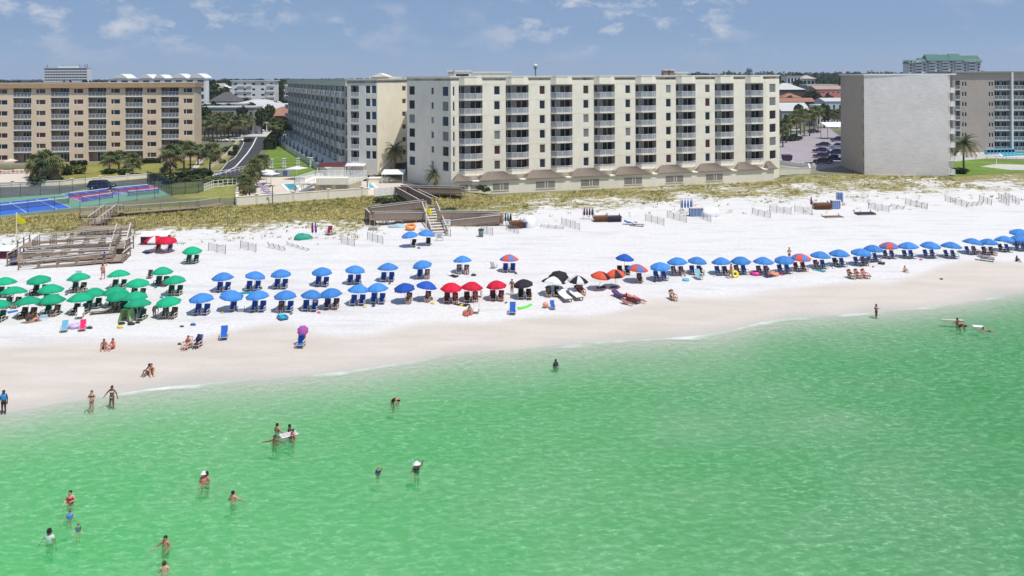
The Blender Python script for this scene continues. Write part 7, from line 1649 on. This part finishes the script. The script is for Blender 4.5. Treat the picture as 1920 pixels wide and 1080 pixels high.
# ================================================================== vehicles
tyre=mat('tyre_rubber',(.02,.02,.02),.9); rim=mat('alloy_rim',(.45,.45,.47),.3,.05,metal=.8); lampm=mat('lamp_glass',(.6,.6,.58),.15,spec=.6); tailm=mat('tail_lamp_red',(.35,.01,.01),.3); carglass=mat('car_window',(.015,.018,.022),.05,spec=.6)
paint=lambda n,c:mat(n,c,.22,.03,spec=.6)
def car(p,rz,m,label,kind='suv',group=None,s=1.0):
    L,W_,prof,cab={'suv':(4.9,1.95,[(-2.45,.55,.95),(-2.35,.42,1.08),(-1.2,.36,1.12),(.85,.36,1.08),(2.0,.38,1.0),(2.42,.45,.82)],[(-2.3,1.08,1.08),(-2.05,1.08,1.70),(.1,1.08,1.76),(.55,1.08,1.70),(1.25,1.05,1.05)]),
     'car':(4.5,1.8,[(-2.25,.5,.85),(-2.1,.36,.95),(-1.2,.3,.96),(.8,.3,.94),(1.9,.32,.82),(2.22,.4,.66)],[(-1.75,.94,.94),(-1.05,.94,1.38),(.05,.94,1.44),(.35,.94,1.38),(1.15,.92,.92)]),
     'van':(5.0,1.95,[(-2.5,.5,1.2),(-2.4,.4,1.25),(-1.2,.36,1.25),(.9,.36,1.2),(2.1,.38,1.05),(2.48,.45,.85)],[(-2.45,1.2,1.2),(-2.35,1.2,1.95),(.6,1.2,2.0),(1.0,1.2,1.9),(1.75,1.15,1.12)]),
     'pickup':(5.3,1.95,[(-2.65,.55,1.0),(-2.55,.45,1.08),(-1.2,.4,1.08),(.9,.4,1.08),(2.3,.42,1.0),(2.62,.5,.8)],[(-.75,1.08,1.08),(-.6,1.08,1.75),(.6,1.08,1.78),(.9,1.08,1.7),(1.5,1.05,1.05)])}[kind]
    t=thing('parked_car',label,{'suv':'car','car':'car','van':'van','pickup':'pickup'}[kind],p,rz,group); t.scale=(s,s,s)
    def loft(mb,st,w0,w1,mi,cap=True):
        vs_=[];fs_=[];K=8
        for x,z0,z1 in st:
            e=.93 if x in (st[0][0],st[-1][0]) else 1
            h=z1-z0; vs_+=[(x,-w0*e*.94,z0),(x,-w0*e,z0+h*.25),(x,-(w0*.35+w1*.65)*e,z0+h*.75),(x,-w1*e*.9,z1),(x,w1*e*.9,z1),(x,(w0*.35+w1*.65)*e,z0+h*.75),(x,w0*e,z0+h*.25),(x,w0*e*.94,z0)]
        for i in range(len(st)-1):
            for k in range(8): fs_.append((i*8+k,i*8+(k+1)%8,(i+1)*8+(k+1)%8,(i+1)*8+k))
        fs_+=[tuple(range(7,-1,-1)),tuple((len(st)-1)*8+k for k in range(8))]; mb.add(vs_,fs_,mi,True)
    mb=MB(); loft(mb,prof,W_/2,W_/2*.95,0); mb.build('body',m,t)
    mb=MB(); loft(mb,[(x,z0-.04,max(z1,z0+.02)) for x,z0,z1 in cab],W_/2*.93,W_/2*.80,0); mb.build('window',carglass,t)
    mb=MB(); zr=cab[1][2]; mb.add([(cab[1][0]-.02,-W_*.36,zr+.012),(cab[3][0],-W_*.36,cab[3][2]+.015),(cab[3][0],W_*.36,cab[3][2]+.015),(cab[1][0]-.02,W_*.36,zr+.012),(cab[2][0],-W_*.365,cab[2][2]+.03),(cab[2][0],W_*.365,cab[2][2]+.03)],[(0,4,5,3),(4,1,2,5)],0,True)
    for sx in (-1,1):
        mb.bar((cab[3][0],sx*W_*.385,cab[3][2]-.02),(cab[4][0],sx*W_*.45,cab[4][2]),.06,.06); mb.bar((cab[0][0]+.02,sx*W_*.45,cab[0][2]),(cab[1][0],sx*W_*.385,zr),.1,.08); mx_=(cab[1][0]+cab[3][0])/2; mb.bar((mx_,sx*W_*.47,cab[0][1]),(mx_,sx*W_*.392,zr+.01),.09,.05)
        mb.bar((cab[1][0],sx*W_*.385,zr),(cab[3][0],sx*W_*.385,cab[3][2]),.06,.06)
    mb.build('roof',m,t)
    for x in (-L*.30,L*.31):
        for sy in (-1,1):
            mb=MB(); r0=.36; mb.M=Matrix.Translation((x,sy*(W_/2-.1),r0))@Matrix.Rotation(math.pi/2,4,'X'); mb.lathe([(r0*.6,-.12),(r0,-.09),(r0,.09),(r0*.6,.12)],14); mb.M=None; w=mb.build('wheel',tyre,t)
            mb=MB(); mb.M=Matrix.Translation((x,sy*(W_/2+.015),r0))@Matrix.Rotation(math.pi/2,4,'X'); mb.lathe([(r0*.62,-.02),(r0*.5,.03),(.04,.02)] if sy<0 else [(.04,-.02),(r0*.5,-.03),(r0*.62,.02)],12); mb.M=None; mb.build('rim',rim,w)
    for sy in (-1,1):
        a=prof[-2]; mb=MB(); mb.box(L/2-.16,L/2-.02,sy*W_*.36-.18,sy*W_*.36+.18,a[2]-.26,a[2]-.12); mb.build('headlight',lampm,t); b=prof[0]; mb=MB(); mb.box(-L/2-.01,-L/2+.1,sy*W_*.40-.1,sy*W_*.40+.1,b[2]-.3,b[2]-.05); mb.build('tail_light',tailm,t)
        mb=MB(); mb.box(.95,1.15,sy*W_*.53-.07,sy*W_*.53+.07,1.02,1.16); mb.build('mirror',m,t)
    mb=MB()
    for sy in (-1,1):
        for x in (-.75,.25): mb.box(x,x+.2,sy*W_*.5-.025,sy*W_*.5+.025,.86,.9)
    mb.build('door_handle',rim,t)
navyp=paint('navy_car_paint',(.012,.022,.07)); whitep=paint('white_car_paint',(.75,.75,.75)); blackp=paint('black_car_paint',(.02,.02,.024)); bluep=paint('deep_blue_car_paint',(.02,.03,.13)); winep=paint('plum_car_paint',(.06,.02,.06)); silverp=paint('silver_blue_car_paint',(.22,.26,.36))
q=at(192,355,3.02); car(q,R(5),navyp,'dark navy car parked alone beside the violet pickleball courts','suv')
q=at(417,247,3.03); car(q,R(-75),whitep,'white van beside the palm grove at the top of the road','van'); q=at(485,247,3.03); car(q,R(8),whitep,'white car nearest the end of the road','car'); q=at(506,241.5,3.03); car(q,R(12),whitep,'white tall car behind the other, before the restaurant','suv')
q=at(417,266,3.0); car(q,R(4),whitep,'white car half hidden under the grove, farther from the road','car'); q=at(446,266,3.0); car(q,R(4),whitep,'white car half hidden under the grove, nearer the road','car')
for x,y,m,k,l in [(1572,266,bluep,'suv','deep blue car farthest back along the brown brick side'),(1544,275,navyp,'car','navy car third back at the open edge of the row'),(1571,279,silverp,'suv','silver blue car in the middle of the row by the brick side'),(1539,286,bluep,'car','deep blue car in the middle of the row, at the open edge'),(1568,291,navyp,'suv','navy car close to the brick side, second from the front wall'),(1541,296,winep,'car','plum car at the open edge near the front wall'),(1566,303,bluep,'pickup','deep blue pickup at the front of the row by the brick side'),(1543,306,winep,'car','plum car at the very front of the row')]:
    car(at(x,y,3.035),R(158),m,l,k)
for x,y,m,rz,l in [(1490,247,whitep,5,'white car parked behind the bush bed of the mauve car park'),(1489,258,whitep,6,'white low car parked under the palms at the mauve car park'),(1526,249,blackp,4,'black car under the palms at the back of the mauve car park'),(1537,226,whitep,3,'white car far back by the pale blue house')]: car(at(x,y,3.03),R(rz),m,l,'car')
t=thing('dumpster','plum coloured dumpster standing alone on the mauve car park','dumpster',at(1475.5,302,3.03),R(2)); mb=MB(); mb.add([(-1.0,-.7,.15),(1.0,-.7,.15),(1.0,.7,.15),(-1.0,.7,.15),(-1.1,-.8,1.35),(1.1,-.8,1.35),(1.1,.8,1.5),(-1.1,.8,1.5)],[(0,3,2,1),(4,5,6,7),(0,1,5,4),(1,2,6,5),(2,3,7,6),(3,0,4,7)]); mb.build('body',mat('plum_steel',(.085,.03,.085),.5,.08),t)
mb=MB(); mb.add([(-1.12,-.85,1.38),(1.12,-.85,1.38),(1.12,.85,1.54),(-1.12,.85,1.54),(-1.12,-.85,1.44),(1.12,-.85,1.44),(1.12,.85,1.6),(-1.12,.85,1.6)],[(0,3,2,1),(4,5,6,7),(0,1,5,4),(1,2,6,5),(2,3,7,6),(3,0,4,7)]); mb.build('lid',dkmetal,t)
for sx in (-1,1):
    mb=MB(); mb.box(sx*.8-.07,sx*.8+.07,-.5,.5,0,.16); mb.build('wheel',tyre,t)


# odd white chairs left out on the balconies of the cream block
rq=random.Random(3); frc,sc_,bc_,ac_=chair_meshes('white',trim)
for k in range(26):
    a0,a1=rq.choice(balc); z=rq.choice(FL[1:]); x=u(a0)+(u(a1)-u(a0))*rq.uniform(.2,.8); w=Mf@Vector((x,rq.uniform(.1,.9),z+.02))
    t=thing('balcony_chair','white balcony chair behind the curved rails of the cream block','chair',w,af+rq.uniform(-.6,.6),'white chairs on the balconies')
    link('frame',frc,t); link('seat',sc_,t); link('backrest',bc_,t)


# belongings in the shade of the umbrellas
rb=random.Random(12); BC=[('teal',CL['teal']),('black',CL['black']),('pink',CL['pink']),('white',CL['white']),('yellow',CL['yellow']),('navy',CL['navy']),('grey',CL['grey'])]
def towel_at(q,m,l):
    mb=MB(); n=7; vs_=[]
    for i in range(n):
        for j in range(4): vs_.append((-.75+1.5*i/(n-1),-.38+.76*j/3+.03*math.sin(i*2.1),.035+.025*math.sin(i*1.9+j*1.3)))
    mb.add(vs_,[(i*4+j,(i+1)*4+j,(i+1)*4+j+1,i*4+j+1) for i in range(n-1) for j in range(3)],0,True); tag(mb.build('towel',m,None,q,rb.uniform(0,3)),l,'towel')
for i,(p,d) in enumerate(UMBS):
    if rb.random()<.5: continue
    n_,m_=rb.choice(BC); dx=rb.choice((-1,1))*rb.uniform(.15,1.15); q=Vector((p.x+dx,p.y-rb.uniform(.75,1.2),0)); q.z=H1(q.x,q.y); dd=' '.join(d.split()[:10])
    if i%3==0: towel_at(q,m_,f'{n_} towel before the {dd}')
    else:
        s=rb.uniform(.22,.36); mb=MB(); mb.lathe([(s*.5,0),(s*.62,s*.1),(s*.58,s*.5),(s*.4,s*.62),(.02,s*.6)],9); mb.tube([(-s*.35,0,s*.55),(-s*.2,0,s*.9),(s*.2,0,s*.9),(s*.35,0,s*.55)],s*.05,5); o_=mb.build('beach_bag',m_,None,q,rb.uniform(0,3)); o_.scale=(1.3,.75,.8); tag(o_,f'{n_} bag before the {dd}','bag')

for i,(x,yt,Y,w,l) in enumerate([(383,196,312,8,'tree at the tan block corner over the motel roof'),(408,197,310,6,'tree over the middle of the motel roof'),(430,194,312,7,'tree left of the hip roofed ranch house'),(462,184,360,9,'tree behind the ranch house ridge'),(486,186,352,9,'tree behind the right end of the ranch house'),(505,196,312,6,'tree above the restaurant roof, nearer the road'),(536,168,400,11,'tall tree between white apartments and grey wing'),(400,160,440,12,'tree before the villas, nearer the white condominium'),(422,163,430,11,'tree before the villas, nearer the white apartments'),(1470,158,480,12,'tree behind the pale hip roofed bungalow'),(1512,158,480,11,'tree between bungalow and flat roofed house'),(1478,180,366,7,'tree over the left end of the long clay roof'),(1540,158,470,12,'tree above the flat roofed house'),(1556,176,372,8,'tree over the pale blue house'),(1545,194,318,6,'tree before the low white building'),(1498,196,318,7,'tree before the white gabled shed'),(1572,150,520,12,'tree nearest the brown brick side on the skyline')]):
    p=Vector((dep(x,CY,Y).x,Y,3.0)); h=max(4,dep(x,yt,Y).z-3); tree(p,h,w,l,i%3)
for x,yb,w,h,wt,l in [(412,306,2.6,1.4,(3,3,1),'bush on the verge halfway up the road fence'),(434,291,2.8,1.6,(3,3,0),'bush by the road fence above the kerb gap'),(478,322,2.8,1.6,(2,4,1),'bush between the road foot and the pool palms'),(486,310,2.4,1.4,(3,3,0),'bush at the lawn edge right of the road'),(360,340,3.6,1.5,(2,3,2),'green shrub before the dark spreading shrub'),(318,343,3.4,1.8,(3,3,1),'green shrub behind the screened court fence'),(300,338,3.0,1.5,(2,3,2),'pale shrub at the corner of the screened court fence'),(436,344,3.6,1.0,(2,3,2),'low shrub above the white picket railing')]:
    shrub(at(x,yb,3),w,h,l,int(x)%4,wt)
haze()
